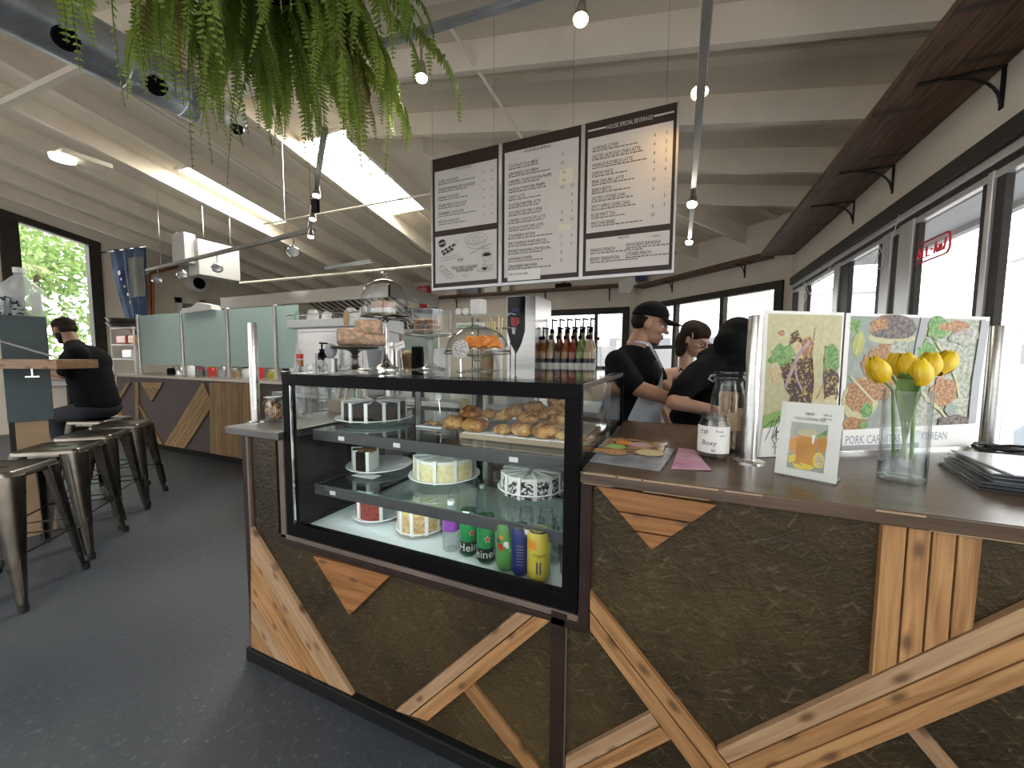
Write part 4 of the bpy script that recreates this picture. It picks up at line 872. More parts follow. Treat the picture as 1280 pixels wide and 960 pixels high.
zq = at(598, 384, Y=1.98).z-.044; MB().box(-1.10, -.86, 1.94, 2.02, zq-.006, zq).build('shelf', 'shelf_glass', rk)
for k in range(2):
    p = at(576+k*9, 390, Y=1.98); o = MB().lathe([(0, 0), (.020, 0), (.020, .06), (.012, .06), (.012, 0)], (p.x, 1.95, p.z), 18, axis=(0, 1, 0)).build('paper_roll', 'paper', smooth=50); tag(o, 'white paper roll end beside the carton on the rack', 'paper roll', 'paper rolls')
pg = at(625, 470, Y=1.85); pg.z = KT; t = thing('dried_bouquet', 'paper wrapped bouquet of dried pale grasses', 'bouquet', pg)
MB().lathe([(.012, 0), (.030, .10), (.045, .16)], pg, 14, axis=(-.15, 0, 1)).build('wrapper', 'paper', t, smooth=True)
for k in range(12): a = k*2.4; MB().tube([pg+Vector((0, 0, .05)), pg+Vector((-.02+.02*math.cos(a), .02*math.sin(a), .17)), pg+Vector((-.04+.05*math.cos(a), .04*math.sin(a), .23+.02*(k % 3)))], [.001, .002, .005], 5).build('grass_stem', 'cream', t)
# ================================================================== LEFT STEEL SLAB
def post(label, p, h, group='chrome counter posts', r=.021):
    p = Vector(p); t = thing('chrome_post', label, 'post', p, group); MB().lathe([(0, 0), (.044, 0), (.044, .004), (.034, .008), (r, .010)], p, 28).build('base_flange', 'chrome', t, smooth=50); MB().lathe([(r, .005), (r, h-.004), (r*.93, h), (0, h)], p, 28).build('tube', 'steel', t, smooth=50); return t
p = on(320, 528, TOPZ); ph = atd(320, 404, (p-EYE).dot(CF)).z-TOPZ; post('chrome post on the steel slab beside the cookie jar', p, ph, r=.020)
def cookie_jar(p, r, h, label, n, m, group, lid='clear', seed=1):
    p = Vector(p); t = jar_glass(p, r, h, label, group, 'storage_jar', 'clear', None); MB().lathe([(r*.84, h*.97), (r*.87, h*1.0), (r*.87, h*1.05), (0, h*1.07)], p, 22).build('lid', lid, t, smooth=60)
    rnd = random.Random(seed)
    for k in range(n):
        a = rnd.uniform(0, 6.28); rr = r*.62*math.sqrt(rnd.random()); rot = Matrix.Rotation(rnd.uniform(0, 3), 3, 'X') @ Matrix.Rotation(rnd.uniform(0, 3), 3, 'Z')
        o = MB().ball((p.x+rr*math.cos(a), p.y+rr*math.sin(a), p.z+.018+(h*.62)*k/n), .018, .012, .014, 10, 6, rot).build('biscuit', m, smooth=True); tag(o, 'small pale biscuit inside the round jar by the chrome post', 'biscuit', group+' contents')
p = on(342, 526, TOPZ); cookie_jar(p, .046, .115, 'round glass jar of pale biscuits next to the chrome post', 22, 'crust_pale', 'biscuit jar', 'steel_dull')
p2 = p+Vector((-.05, .16, 0)); t = jar_glass(p2, .045, .20, 'tall glass jar with wooden lid behind the biscuit jar', 'tall jars', 'storage_jar', 'clear', 'kraft')
p3 = p+Vector((-.10, .38, 0)); 
for k in range(2):
    q = p3+Vector((k*.10, 0, 0)); t = thing('glass_stack', ('stack of tall clear tumblers behind the chrome post', 'stack of tall clear tumblers next to the wooden lidded jar')[k], 'glasses', q, 'tumbler stacks')
    for j in range(5): MB().lathe([(.030, 0), (.038, .14), (.036, .14), (.028, .004), (0, .003)], q+Vector((0, 0, .001+j*.05)), 20).build('tumbler', 'clear', t, smooth=60)
# ================================================================== RIGHT COUNTERTOP
p1_ = on(936, 577, TOPZ); h1 = atd(940, 396, (p1_-EYE).dot(CF)).z-TOPZ; post('chrome post between the stick jar and the taco poster', p1_, h1)
P2 = Vector((1.075, 2.03, TOPZ)); h2 = atd(1243, 408, (P2-EYE).dot(CF)).z-TOPZ; post('chrome post behind the stacked menus', P2, h2, r=.024)
# tip jar
p = on(891, 572, TOPZ); t = thing('tip_jar', 'clear glass tip jar with handwritten white label', 'jar', p); r = .047
MB().lathe([(0, .004), (r*.88, 0), (r, .008), (r, .112), (r*.82, .128), (r*.84, .146), (r*.78, .146), (r*.76, .128), (r*.95, .11), (r*.95, .012), (0, .010)], p, 32).build('body', 'clear', t, smooth=50); MB().lathe([(r*.80, .128), (r*.88, .132), (r*.80, .137), (r*.88, .141), (r*.80, .146)], p, 32).build('screw_rim', 'clear', t, smooth=True)
a = TOCAM(p); band(r+.0008, .024, .110, p, 20, a-1.45, a+1.25).build('label', 'paper', t, smooth=True, merge=False); m = MB()
for s, z, sz, off in (('TIP', .083, .020, -.62), ('Boxy', .050, .022, -.28), ('Thank', .092, .010, .35), ('you', .080, .010, .55), ('$$', .030, .012, .0)): text_on_cyl(m, s, sz, p, r+.0014, a+off, z)
o = m.build('handwriting', 'text_ink', t, merge=False)
# clip top jar of stir sticks
p = on(907, 566, TOPZ)+Vector((0.005, .05, 0)); r = .054; h = atd(910, 464, (p-EYE).dot(CF)).z-TOPZ; t = thing('clip_jar', 'large clip top glass jar full of wooden stir sticks', 'jar', p)
MB().lathe([(0, .005), (r*.9, 0), (r, .010), (r, h*.70), (r*.80, h*.84), (r*.82, h*.88), (r*.77, h*.88), (r*.75, h*.84), (r*.95, h*.69), (r*.95, .012), (0, .012)], p, 32).build('body', 'clear', t, smooth=50)
MB().lathe([(r*.84, h*.88), (r*.92, h*.90), (r*.92, h*.93), (r*.86, h*.945), (r*.92, h*.96), (r*.9, h), (0, h)], p, 32).build('lid', 'clear', t, smooth=50); MB().tube([p+Vector((-r*.9, -.01, h*.87)), p+Vector((-r*1.18, -.01, h*.90)), p+Vector((-r*1.05, -.01, h*.95)), p+Vector((-r*.8, -.01, h*.95))], .0035, 6).build('clip', 'chrome', t, smooth=True)
band(r+.0008, h*.28, h*.50, p, 12, TOCAM(p)-.35, TOCAM(p)+.9).build('label', 'kraft', t, smooth=True, merge=False)
rnd = random.Random(3)
for k in range(26):
    a = rnd.uniform(0, 6.28); r0 = rnd.uniform(0, .032); r1_ = rnd.uniform(.01, .042); b = a+rnd.uniform(-.5, .5); o = MB().bar(p+Vector((r0*math.cos(a), r0*math.sin(a), .014)), p+Vector((r1_*math.cos(b), r1_*math.sin(b), h*.74)), .007, .0016, up=(math.cos(k), math.sin(k), 0)).build('stir_stick', 'crust_pale'); tag(o, 'flat wooden stir stick in the clip top jar', 'stick', 'stir sticks')
# ================================================================== POSTERS AND PRINT
PA = Vector((.245, 1.47, 0)); PD = (Vector((1.06, 2.0, 0))-PA).normalized(); PN = Vector((PD.y, -PD.x, 0)); UP = Vector((0, 0, 1))
mat('p_tort', (0.546, 0.515, 0.328), .6, var=.25, vscale=60, col2=(0.468, 0.437, 0.234)); mat('p_beans', (0.0546, 0.0273, 0.0195), .6, var=.9, vscale=110, col2=(0.429, 0.312, 0.109), lo=.40, hi=.47); mat('p_meat', (0.281, 0.117, 0.0468), .6, var=.8, vscale=120, col2=(0.452, 0.281, 0.133), lo=.42, hi=.55); mat('p_herb', (0.078, 0.234, 0.0468), .6, var=.8, vscale=90, col2=(0.234, 0.374, 0.14), lo=.4, hi=.6)
mat('p_corn', (0.515, 0.359, 0.0936), .6, var=.6, vscale=120, col2=(0.562, 0.53, 0.429)); mat('p_onion', (0.484, 0.351, 0.39), .6, var=.3, vscale=80); mat('p_plate', (0.312, 0.351, 0.312), .6, var=.35, vscale=40, col2=(0.234, 0.281, 0.25)); mat('p_salad', (0.234, 0.265, 0.187), .6, var=.9, vscale=85, col2=(0.452, 0.468, 0.406), lo=.4, hi=.6); mat('p_dark', (0.039, 0.0312, 0.0312), .6, var=.9, vscale=90, col2=(0.234, 0.187, 0.172)); mat('p_lime', (0.437, 0.468, 0.125), .6, var=.2, vscale=60); mat('p_avo', (0.234, 0.406, 0.101), .6); mat('p_grey', (0.359, 0.359, 0.382), .6); mat('p_text', (.25, .33, .20), .6); mat('p_text_blue', (.20, .24, .32), .6)
class Sheet:
    """a thin printed sheet: origin at its lower left, unit axes, size; printed shapes are laid on it in layers"""
    def __init__(s, obj, o, ux, uz, n, w, h): s.obj, s.o, s.ux, s.uz, s.n, s.w, s.h, s.k = obj, Vector(o), Vector(ux), Vector(uz), Vector(n), w, h, 0
    def P(s, u, v): return s.o+s.ux*(u*s.w)+s.uz*((1-v)*s.h)+s.n*(.0006+.00012*s.k)
    def poly(s, pts, m, name='print'): s.k += 1; MB().add([s.P(*p) for p in pts], [tuple(range(len(pts)))]).build(name, m, s.obj, merge=False)
    def blob(s, u, v, ru, rv, m, seed=0, rough=.18, n=18, rot=0., name='print'):
        rnd = random.Random(seed*31+int(u*100)); asp = s.w/s.h
        P = []
        for k in range(n):
            a = 2*math.pi*k/n; q = 1+rnd.uniform(-rough, rough); x, y = ru*q*math.cos(a), rv*q*math.sin(a)/1.0
            xr = x*math.cos(rot)-y/asp*math.sin(rot) if rot else x; yr = x*asp*math.sin(rot)+y*math.cos(rot) if rot else y
            P.append((min(.999, max(.001, u+xr)), min(.999, max(.001, v+yr))))
        s.poly(P, m, name)
    def text(s, t, u, v, size, m, sx=1.0, name='lettering', align='LEFT'):
        s.k += 1; mb = MB(); text_mesh(mb, t, size, s.P(u, v), s.ux, s.uz, align, sx); mb.build(name, m, s.obj, merge=False)
    def line(s, pts, w, m, name='print'):
        s.k += 1; mb = MB()
        for a, b in zip(pts, pts[1:]):
            A, B = s.P(*a), s.P(*b); d = (B-A).normalized(); q = d.cross(s.n)*w/2; mb.add([A-q, B-q, B+q, A+q], [(0, 1, 2, 3)])
        mb.build(name, m, s.obj, merge=False)
def poster(u0, u1, z0, z1, label):
    o = MB().obox(PA+PD*(u0+u1)/2+UP*(z0+z1)/2, PD*(u1-u0)/2, PN*.0005, UP*(z1-z0)/2).build('poster', 'paper'); tag(o, label, 'poster'); return Sheet(o, PA+PD*u0+UP*z0, PD, UP, PN, u1-u0, z1-z0)
gg = thing('sneeze_guard', 'clear glass sneeze guard standing between the two chrome posts', 'glass panel', PA+UP*TOPZ)
MB().obox(PA+PD*.46+UP*1.36-PN*.012, PD*.46, PN*.002, UP*.235).build('glass_sheet', 'case_glass', gg)
for u in (.02, .90): MB().obox(PA+PD*u+UP*1.15-PN*.012, PD*.012, PN*.006, UP*.025).build('clamp', 'chrome', gg)
S = poster(-.005, .298, 1.122, 1.601, 'tall taco poster with green lettering next to the chrome post')
S.poly([(.05, .02), (.98, .02), (.98, .74), (.05, .76)], 'p_tort')
S.blob(.36, .20, .30, .10, 'p_tort', 1, .05); S.blob(.46, .40, .22, .24, 'p_beans', 2, .2); S.blob(.55, .58, .22, .16, 'p_beans', 3, .2); S.blob(.40, .27, .12, .06, 'p_corn', 4); S.blob(.24, .30, .15, .075, 'p_herb', 5, .3); S.blob(.22, .15, .04, .02, 'p_meat', 6); S.blob(.56, .25, .09, .07, 'p_meat', 7); S.blob(.17, .42, .07, .07, 'p_corn', 8)
S.line([(.58, .20), (.44, .30), (.36, .42), (.30, .52)], .012, 'p_onion'); S.line([(.40, .36), (.44, .46), (.52, .54)], .008, 'p_onion')
S.blob(.87, .33, .11, .13, 'p_herb', 9, .2); S.blob(.86, .52, .13, .14, 'p_beans', 10, .2); S.blob(.88, .66, .11, .08, 'p_corn', 11); S.poly([(.64, .10), (.74, .14), (.76, .40), (.80, .60), (.76, .74), (.62, .74), (.66, .50), (.62, .28)], 'p_tort'); S.line([(.64, .12), (.62, .28), (.67, .5), (.63, .73)], .005, 'p_corn'); S.line([(.78, .50), (.70, .60)], .006, 'p_meat')
S.poly([(.05, .80), (.05, .715), (.30, .665), (.29, .74), (.18, .79)], 'p_avo'); S.poly([(.05, .76), (.99, .74), (.99, .99), (.02, .99)], 'paper')
S.poly([(.05, .80), (.05, .715), (.30, .665), (.29, .74), (.18, .79)], 'p_avo')
S.line([(.05, .80), (.14, .755), (.27, .74), (.24, .715), (.20, .78), (.16, .87)], .0022, 'text_ink', 'lettering'); S.line([(.17, .74), (.13, .82), (.08, .885)], .0024, 'text_ink', 'lettering'); S.line([(.27, .72), (.22, .80), (.17, .87), (.24, .82), (.27, .84), (.26, .875)], .0022, 'text_ink', 'lettering'); S.text('he', .20, .878, .060, 'text_ink', .8)
S.text('VI', .16, .925, .040, 'p_text', 1.1); S.text('TA', .17, .982, .040, 'p_text', 1.1)
S = poster(.306, .918, 1.130, 1.600, 'wide taco poster with pork lettering behind the tulips')
S.poly([(.03, .02), (.97, .02), (.95, .82), (.03, .84)], 'p_plate'); S.poly([(.50, .02), (.97, .02), (.95, .82), (.46, .83)], 'p_salad')
S.blob(.06, .09, .035, .05, 'p_herb', 1, .3); S.blob(.31, .10, .16, .10, 'p_dark', 2, .1); S.blob(.22, .10, .055, .08, 'p_meat', 3); S.blob(.31, .17, .16, .045, 'p_tort', 4, .03); S.blob(.32, .14, .14, .04, 'p_dark', 5, .1); S.blob(.09, .22, .038, .09, 'p_lime', 6, .04, rot=.12); S.line([(.10, .15), (.08, .29)], .003, 'p_tort')
S.blob(.29, .29, .10, .08, 'p_meat', 7, .2); S.blob(.37, .26, .07, .07, 'p_salad', 8, .2); S.blob(.19, .36, .07, .09, 'p_meat', 9, .2); S.blob(.13, .62, .12, .16, 'p_tort', 10, .05); S.blob(.13, .60, .105, .13, 'p_meat', 11, .15); S.blob(.17, .70, .04, .06, 'p_herb', 12, .3); S.blob(.25, .52, .10, .12, 'p_meat', 13, .15); S.line([(.05, .45), (.14, .55), (.24, .66)], .008, 'p_tort'); S.blob(.10, .80, .09, .05, 'p_meat', 14, .2); S.blob(.16, .81, .03, .03, 'p_herb', 15, .3)
S.poly([(.50, .02), (.555, .02), (.53, .18), (.50, .36), (.47, .36), (.475, .22)], 'p_grey'); S.blob(.62, .10, .07, .08, 'p_herb', 16, .3); S.blob(.56, .28, .06, .09, 'p_herb', 17, .3); S.blob(.74, .08, .11, .04, 'p_meat', 18); S.blob(.82, .16, .10, .06, 'p_salad', 19, .2); S.blob(.70, .58, .10, .12, 'p_meat', 20, .2); S.blob(.62, .34, .06, .035, 'p_meat', 21)
for k, L_ in enumerate((((.62, .20), (.72, .34), (.79, .50), (.82, .62)), ((.55, .58), (.66, .68), (.76, .80)), ((.57, .62), (.70, .72)), ((.74, .14), (.82, .10), (.88, .14)))): S.line(L_, .009, 'p_onion' if k == 3 else 'p_tort')
S.blob(.76, .70, .04, .05, 'p_plate', 22); S.blob(.80, .80, .12, .05, 'p_dark', 23, .15)
S.poly([(.93, .03), (.99, .03), (.96, .5), (.955, .84), (.90, .84), (.90, .5)], 'p_grey'); S.poly([(.02, .84), (.96, .82), (.96, .99), (.02, .99)], 'paper'); S.text('PORK CARNITAS', .04, .945, .042, 'p_text_blue', .72); S.text('KOREAN', .56, .935, .040, 'p_text_blue', .72); S.poly([(.02, .955), (.55, .955), (.55, .99), (.02, .99)], 'p_grey')
# orange drink card in an acrylic holder
A = on(968, 592, TOPZ); B = on(1045, 607, TOPZ); ux = (B-A).normalized(); nn = Vector((ux.y, -ux.x, 0)); tilt = Vector((0, 0, 1))*math.cos(.22)-nn*math.sin(.22); nf = (nn*math.cos(.22)+Vector((0, 0, 1))*math.sin(.22)).normalized()
ww = (B-A).length; hh = .205; t = thing('card_holder', 'clear acrylic holder with an orange drink card', 'sign', A)
fr = MB().obox(A+ux*ww/2+tilt*hh/2+UP*.004, ux*ww/2, nf*.002, tilt*hh/2).build('card', 'paper', t); MB().obox(A+ux*ww/2-nn*.035+UP*.002, ux*ww/2, nn*.04, UP*.0015).build('foot', 'clear', t); MB().obox(A+ux*ww/2+tilt*hh/2+UP*.004+nf*.0035, ux*ww/2, nf*.0006, tilt*hh/2).build('acrylic_front', 'case_glass', t)
S = Sheet(fr, A+UP*.004+nf*.002, ux, tilt, nf, ww, hh); mat('p_juice', (.60, .27, .035), .5, var=.2, vscale=20); mat('p_lemon', (.72, .58, .06), .5); mat('p_bgd', (.42, .43, .38), .6, var=.3, vscale=30)
S.poly([(.20, .27), (.80, .27), (.80, .90), (.20, .90)], 'p_bgd'); S.blob(.28, .58, .07, .11, 'orange', 1, .06); S.blob(.73, .52, .08, .13, 'p_juice', 3, .05); S.poly([(.33, .44), (.64, .44), (.66, .78), (.62, .83), (.36, .83), (.32, .78)], 'p_juice'); S.blob(.48, .40, .17, .05, 'p_tort', 4, .05); S.poly([(.56, .42), (.62, .42), (.60, .54), (.575, .54)], 'paper')
S.blob(.70, .74, .09, .10, 'p_lemon', 5, .04); S.blob(.715, .74, .065, .075, 'p_corn', 6, .04); S.poly([(.22, .74), (.34, .70), (.33, .80), (.22, .84)], 'p_lemon'); S.poly([(.28, .82), (.56, .86), (.48, .895), (.34, .89)], 'p_lemon'); S.poly([(.40, .80), (.66, .83), (.60, .88), (.52, .89)], 'p_lemon'); S.poly([(.64, .42), (.80, .33), (.80, .40), (.68, .47)], 'p_herb')
S.text('NEW', .42, .165, .011, 'text_ink', .8); S.text('YUZU CITRON TEA', .24, .235, .011, 'text_ink', .72); S.text('ask us', .71, .155, .009, 'text_ink', .8); S.text('for ice', .71, .205, .009, 'text_ink', .8)
# vase of tulips
mat('tulip', (.80, .60, .015), .42, var=.25, vscale=30, col2=(.66, .42, .01), rand=.05, sheen=.2); mat('tulip_leaf', (.12, .22, .055), .45, var=.4, vscale=20, col2=(.20, .32, .10)); glass('water', (.90, .95, .96), .8)
pv = on(1126, 600, TOPZ); vh = atd(1128, 487, (pv-EYE).dot(CF)).z-TOPZ; vr = .049; t = thing('glass_vase', 'clear cylinder glass vase on the countertop', 'vase', pv)
MB().lathe([(0, .0), (vr, 0), (vr, vh), (vr*.93, vh), (vr*.93, .016), (0, .014)], pv, 40).build('wall', 'clear', t, smooth=50); MB().lathe([(0, .001), (vr*.99, .001), (vr*.99, .010), (0, .013)], pv, 40).build('base', 'clear', t, smooth=50); MB().lathe([(vr*.92, .016), (vr*.92, vh*.55), (0, vh*.55)], pv, 32).build('water', 'water', t, smooth=50)
heads = [(1099, 465, .030, -.45), (1115, 457, .024, .25), (1133, 462, .031, -.1), (1150, 469, .030, .0), (1160, 460, .030, .3), (1178, 456, .030, .75)]
labs = ['yellow tulip leaning left out of the vase', 'small yellow tulip behind the leaning one', 'opened yellow tulip above the vase middle', 'closed yellow tulip low over the vase rim', 'yellow tulip in the crowded middle of the bunch', 'yellow tulip stretching out towards the chrome post']
labs[0] = 'closed yellow tulip leaning out of the vase towards the drink card'
for k, (x, y, r, lean) in enumerate(heads):
    D = (pv-EYE).dot(CF)+(-.005, .05, .0, -.03, .02, .03)[k]; c = atd(x, y, D); c0 = Vector((pv.x+(-.015, .0, .01, -.005, .012, .02)[k], pv.y+(.01, -.015, .012, .0, -.012, .004)[k], TOPZ+.06)); t = thing('tulip', labs[k], 'flower', c0, 'yellow tulips'); ax = (CU+CR*lean).normalized()
    rimp = Vector((pv.x, pv.y, TOPZ+vh)); off = Vector((c.x-pv.x, c.y-pv.y, 0)); off = off*min(1, .034/max(off.length, .001)); b = c-ax*r*.95
    MB().tube([c0, c0.lerp(rimp+off, .5), rimp+off, (rimp+off).lerp(b, .6), b], [.0035, .0035, .0035, .0032, .003], 7).build('stem', 'tulip_leaf', t, smooth=True)
    for j in range(6):
        ang = j*math.pi/3+(.3 if j % 2 else 0); s1 = ax.orthogonal().normalized(); s2 = ax.cross(s1); o_ = s1*math.cos(ang)+s2*math.sin(ang); w_ = ax.cross(o_); rr = r*(.82 if j % 2 else .95); m = MB(); vs = []; nv, nu = 7, 5
        opn = .25 if k in (2, 4, 5) else .0
        for i in range(nv):
            q = i/(nv-1); R_ = rr*.9*(math.sin(math.pi*min(.93, .20+q*.70))**.8)*(1+opn*q); hgt = -r*.95+q*r*2.5; wd = rr*.86*math.sin(math.pi*(.10+.84*q))**.75*(1 if q < .98 else .15)
            for g in range(nu): e = g/(nu-1)*2-1; vs.append(c+ax*(hgt-.12*r*e*e*q)+o_*(R_*(1-.28*e*e))+w_*(wd*e*.78))
        m.add(vs, [(i*nu+g, i*nu+g+1, (i+1)*nu+g+1, (i+1)*nu+g) for i in range(nv-1) for g in range(nu-1)]); m.build('petal', 'tulip', t, smooth=80)
    for j in range(2 if k < 5 else 1):
        s = (-1) ** (j+k); d_ = (CR*s*.6+Vector((random.Random(k).uniform(-.3, .3), .2*s, 0))).normalized(); base = rimp.lerp(c0, .45); tip = base+d_*.036+UP*(vh*.50+.01*j); mid = base+d_*.018+UP*vh*.3; q = d_.cross(UP)*.010
        MB().add([base-q*.3, base+q*.3, mid-q*1.2, mid+q*1.2, tip, mid+UP*.04-q, mid+UP*.04+q], [(0, 1, 3, 2), (2, 3, 6, 5), (5, 6, 4)]).build('leaf', 'tulip_leaf', t)
# laminated menus: two small piles
mat('lam_blue', (.16, .18, .23), .18, var=.5, vscale=14, col2=(.30, .32, .36)); mat('lam_photo', (.45, .30, .16), .2, var=.9, vscale=26, col2=(.16, .10, .08), lo=.4, hi=.6); mat('lam_purple', (.40, .13, .30), .3, var=.4, vscale=12, col2=(.52, .34, .46)); mat('lam_dark', (.035, .035, .045), .2); mat('lam_pale', (.42, .46, .56), .15, var=.5, vscale=8, col2=(.62, .64, .70))
def sheet_obj(label, quad, z, m, th=.002, name='menu_sheet', group=None, cat='menu', border='clear'):
    P = [Vector((q.x, q.y, z)) for q in quad]; c = sum(P, Vector())/4; o = MB().prism([c+(p-c)*.965 for p in P], (0, 0, th)).build(name, m); tag(o, label, cat, group); MB().prism([p+UP*th*.3 for p in P], (0, 0, th*.4)).build('laminate_edge', 'cloudy', o); return o
sheet_obj('bluish laminated menu lying at the counter edge', [on(734, 578, TOPZ), on(826, 591, TOPZ), on(846, 562, TOPZ), on(760, 551, TOPZ)], TOPZ+.0012, 'lam_blue', group='menus by the case')
sheet_obj('purple laminated leaflet beside the bluish menu', [on(838, 588, TOPZ), on(890, 589, TOPZ), on(868, 563, TOPZ), on(848, 560, TOPZ)], TOPZ+.0014, 'lam_purple', name='leaflet', cat='leaflet')
fo = sheet_obj('laminated food photo menu lying on the bluish menu', [on(739, 567, TOPZ), on(828, 573, TOPZ), on(834, 556, TOPZ), on(761, 547, TOPZ)], TOPZ+.0045, 'lam_photo', group='menus by the case')
for k, (x, y, rx, m) in enumerate(((780, 553, .03, 'orange'), (770, 558, .035, 'p_avo'), (800, 556, .04, 'p_onion'), (768, 565, .04, 'p_meat'), (750, 562, .02, 'p_juice'), (812, 566, .045, 'p_tort'))):
    c = on(x, y, TOPZ+.0068); MB().lathe([(0, 0), (rx, 0)], c+UP*.0001*k, 14).build('print', m, fo, merge=False)
L0, L1 = on(1160, 573, TOPZ), on(1262, 641, TOPZ); ed = (L1-L0); wd = Vector((-ed.y, ed.x, 0)).normalized()*.26
if wd.x < 0: wd = -wd
e1 = ed.normalized()
for k in range(11):
    z = TOPZ+.001+k*.0045; rnd = random.Random(k); off = e1*rnd.uniform(-.012, .012)+wd.normalized()*(rnd.uniform(-.006, .006)+k*.004); P0 = L0+e1*.06+off; Q = [P0, P0+e1*.30, P0+e1*.30+wd, P0+wd]; c = sum(Q, Vector())/4; R = Matrix.Rotation(rnd.uniform(-.05, .05)+(.10 if k == 10 else 0), 3, 'Z'); Q = [c+R @ (q-c) for q in Q]
    lab = 'dark laminated menu in the stack behind the vase' if k < 10 else 'glossy pale menu on top of the dark menu stack'
    sheet_obj(lab, Q, z, ('lam_dark', 'lam_blue')[k % 2] if k < 10 else 'lam_pale', th=.0035, group='stacked dark menus' if k < 10 else None)
bg_ = Vector((1.02, 1.86, TOPZ)); t = thing('cable_bundle', 'tangle of black cable at the foot of the rear chrome post', 'cable', bg_)
pts = [bg_+Vector((.08*math.cos(a)*(1-.02*k), .04*math.sin(a), .012+.02*math.sin(a*.7)**2)) for k, a in enumerate([i*.6 for i in range(28)])]; MB().tube(pts, .006, 6).build('cable', 'rubber', t, smooth=True)
# ================================================================== MENU BOARDS
YM = 2.1
bx = [at(540, 275, Y=YM).x, at(626, 265, Y=YM).x, at(728, 250, Y=YM).x, at(846, 235, Y=YM).x]; zT = at(690, 164.5, Y=YM).z; zB = at(690, 349, Y=YM).z
mat('sticker', (.74, .70, .58), .6)
def menu_board(x0, x1, label, panels):
    t = thing('menu_board', label, 'menu board', ((x0+x1)/2, YM, zB), 'hanging menu boards'); body = MB().box(x0+.006, x1-.006, YM, YM+.012, zB, zT).build('backing', 'board_brown', t)
    for x in (x0, x1-.010): MB().box(x, x+.010, YM-.010, YM+.014, zB-.01, zT-.004).build('side_rail', 'frame_alu', t)
    MB().box(x0, x1, YM-.008, YM+.014, zB-.016, zB).build('bottom_rail', 'frame_alu', t)
    for x in ((x0+.004, x1-.05) if x0 == bx[0] else (x1-.06,)): MB().tube([(x, YM+.006, zT), (x, YM+.006, zr(x, YM)+.02)], .0012, 5).build('hanging_wire', 'steel_dull', t)
    out = []
    for (a, b) in panels:
        za, zb_ = zT-(zT-zB)*a, zT-(zT-zB)*b; w = x1-x0-.05; o = MB().box(x0+.025, x1-.025, YM-.0025, YM, zb_, za).build('panel', 'board_white', t); out.append(Sheet(o, (x0+.025, YM-.0028, zb_), (1, 0, 0), UP, (0, -1, 0), w, za-zb_))
    return t, out
def items(S, rows, v0, dv, size, u=.06, sx=.78, price=True, dashes=True):
    mb = MB(); ds = MB(); rnd = random.Random(len(rows))
    for i, r in enumerate(rows):
        v = v0+dv*i; text_mesh(mb, r[0], size, S.P(u, v), S.ux, S.uz, 'LEFT', sx)
        if price and len(r) > 1: text_mesh(mb, r[1], size, S.P(.80, v-.012), S.ux, S.uz, 'CENTER', sx)
        if price and len(r) > 2: text_mesh(mb, r[2], size, S.P(.93, v-.012), S.ux, S.uz, 'CENTER', sx)
        if dashes:
            q = u; end = u+rnd.uniform(.38, .62)
            while q < end:
                L = rnd.uniform(.02, .06); A = S.P(q, v+dv*.22); ds.add([A, A+S.ux*L*S.w, A+S.ux*L*S.w+S.uz*size*.20, A+S.uz*size*.20], [(0, 1, 2, 3)]); q += L+.010
    S.k += 1; o = mb.build('lettering', 'text_ink', S.obj, merge=False); o['kind'] = 'stuff'
    if dashes: o2 = ds.build('small_print', 'p_dark', S.obj, merge=False); o2['kind'] = 'stuff'
t, (S1, S2_) = menu_board(bx[0], bx[1], 'menu board listing chocolates above a drawn food panel', [(.10, .555), (.60, .965)])
S1.text('CHOCOLATE BLEND', .35, .045, .016, 'text_ink', .75); items(S1, [('CLASSIC CHOCOLATE', '5', '4.5'), ('SMOKED MARSHMALLOW CHOCOLATE', '6', '5'), ('BANANA CHOCOLATE', '6', '5'), ('GOLDEN MELON CHOCOLATE', '6', '5'), ('STRAWBERRY CHOCOLATE', '6', '5'), ('MATCHA CHOCOLATE', '5', '6')], .20, .135, .0235, sx=.62)
S = S2_; S.blob(.12, .15, .065, .085, 'board_brown', 1, .0, 24, name='logo_disc'); S.line([(.065, .165), (.175, .135)], .006, 'board_white', 'logo_bar')
def ell(S, u, v, ru, rv, w=.0016, a0=0, a1=6.2832, n=22, m='text_ink', name='drawn_line'): S.line([(u+ru*math.cos(a0+(a1-a0)*k/n), v+rv*math.sin(a0+(a1-a0)*k/n)) for k in range(n+1)], w, m, name)
ell(S, .68, .15, .17, .12); ell(S, .68, .17, .12, .075); ell(S, .68, .17, .06, .035); S.line([(.51, .17), (.56, .30), (.62, .345), (.74, .345), (.80, .30), (.85, .17)], .0018, 'text_ink', 'drawn_line'); S.line([(.58, .44), (.92, .28)], .006, 'p_grey', 'drawn_line')
for k in range(7): S.blob(.13+.062*(k % 4)+.03*(k//4), .33-.035*(k % 4)+.055*(k//4), .030, .038, 'text_ink', k, .2, 10, name='drawn_fill'); S.line([(.12+.062*(k % 4)+.03*(k//4), .37-.035*(k % 4)+.055*(k//4)), (.15+.062*(k % 4)+.03*(k//4), .33-.035*(k % 4)+.055*(k//4))], .004, 'board_white', 'drawn_line')
S.line([(.10, .47), (.36, .44), (.38, .47), (.34, .49)], .0016, 'text_ink', 'drawn_line'); S.line([(.10, .53), (.33, .49)], .0016, 'text_ink', 'drawn_line'); ell(S, .43, .54, .045, .045); S.poly([(.385, .535), (.475, .535), (.46, .55), (.40, .55)], 'text_ink', 'drawn_fill'); ell(S, .85, .48, .07, .05); S.blob(.85, .49, .058, .036, 'text_ink', 3, .1, name='drawn_fill'); S.line([(.77, .48), (.82, .63), (.88, .63), (.93, .48)], .0018, 'text_ink', 'drawn_line')
for k in range(4): ell(S, .13+.04*k, .70+.055*k, .055, .05)
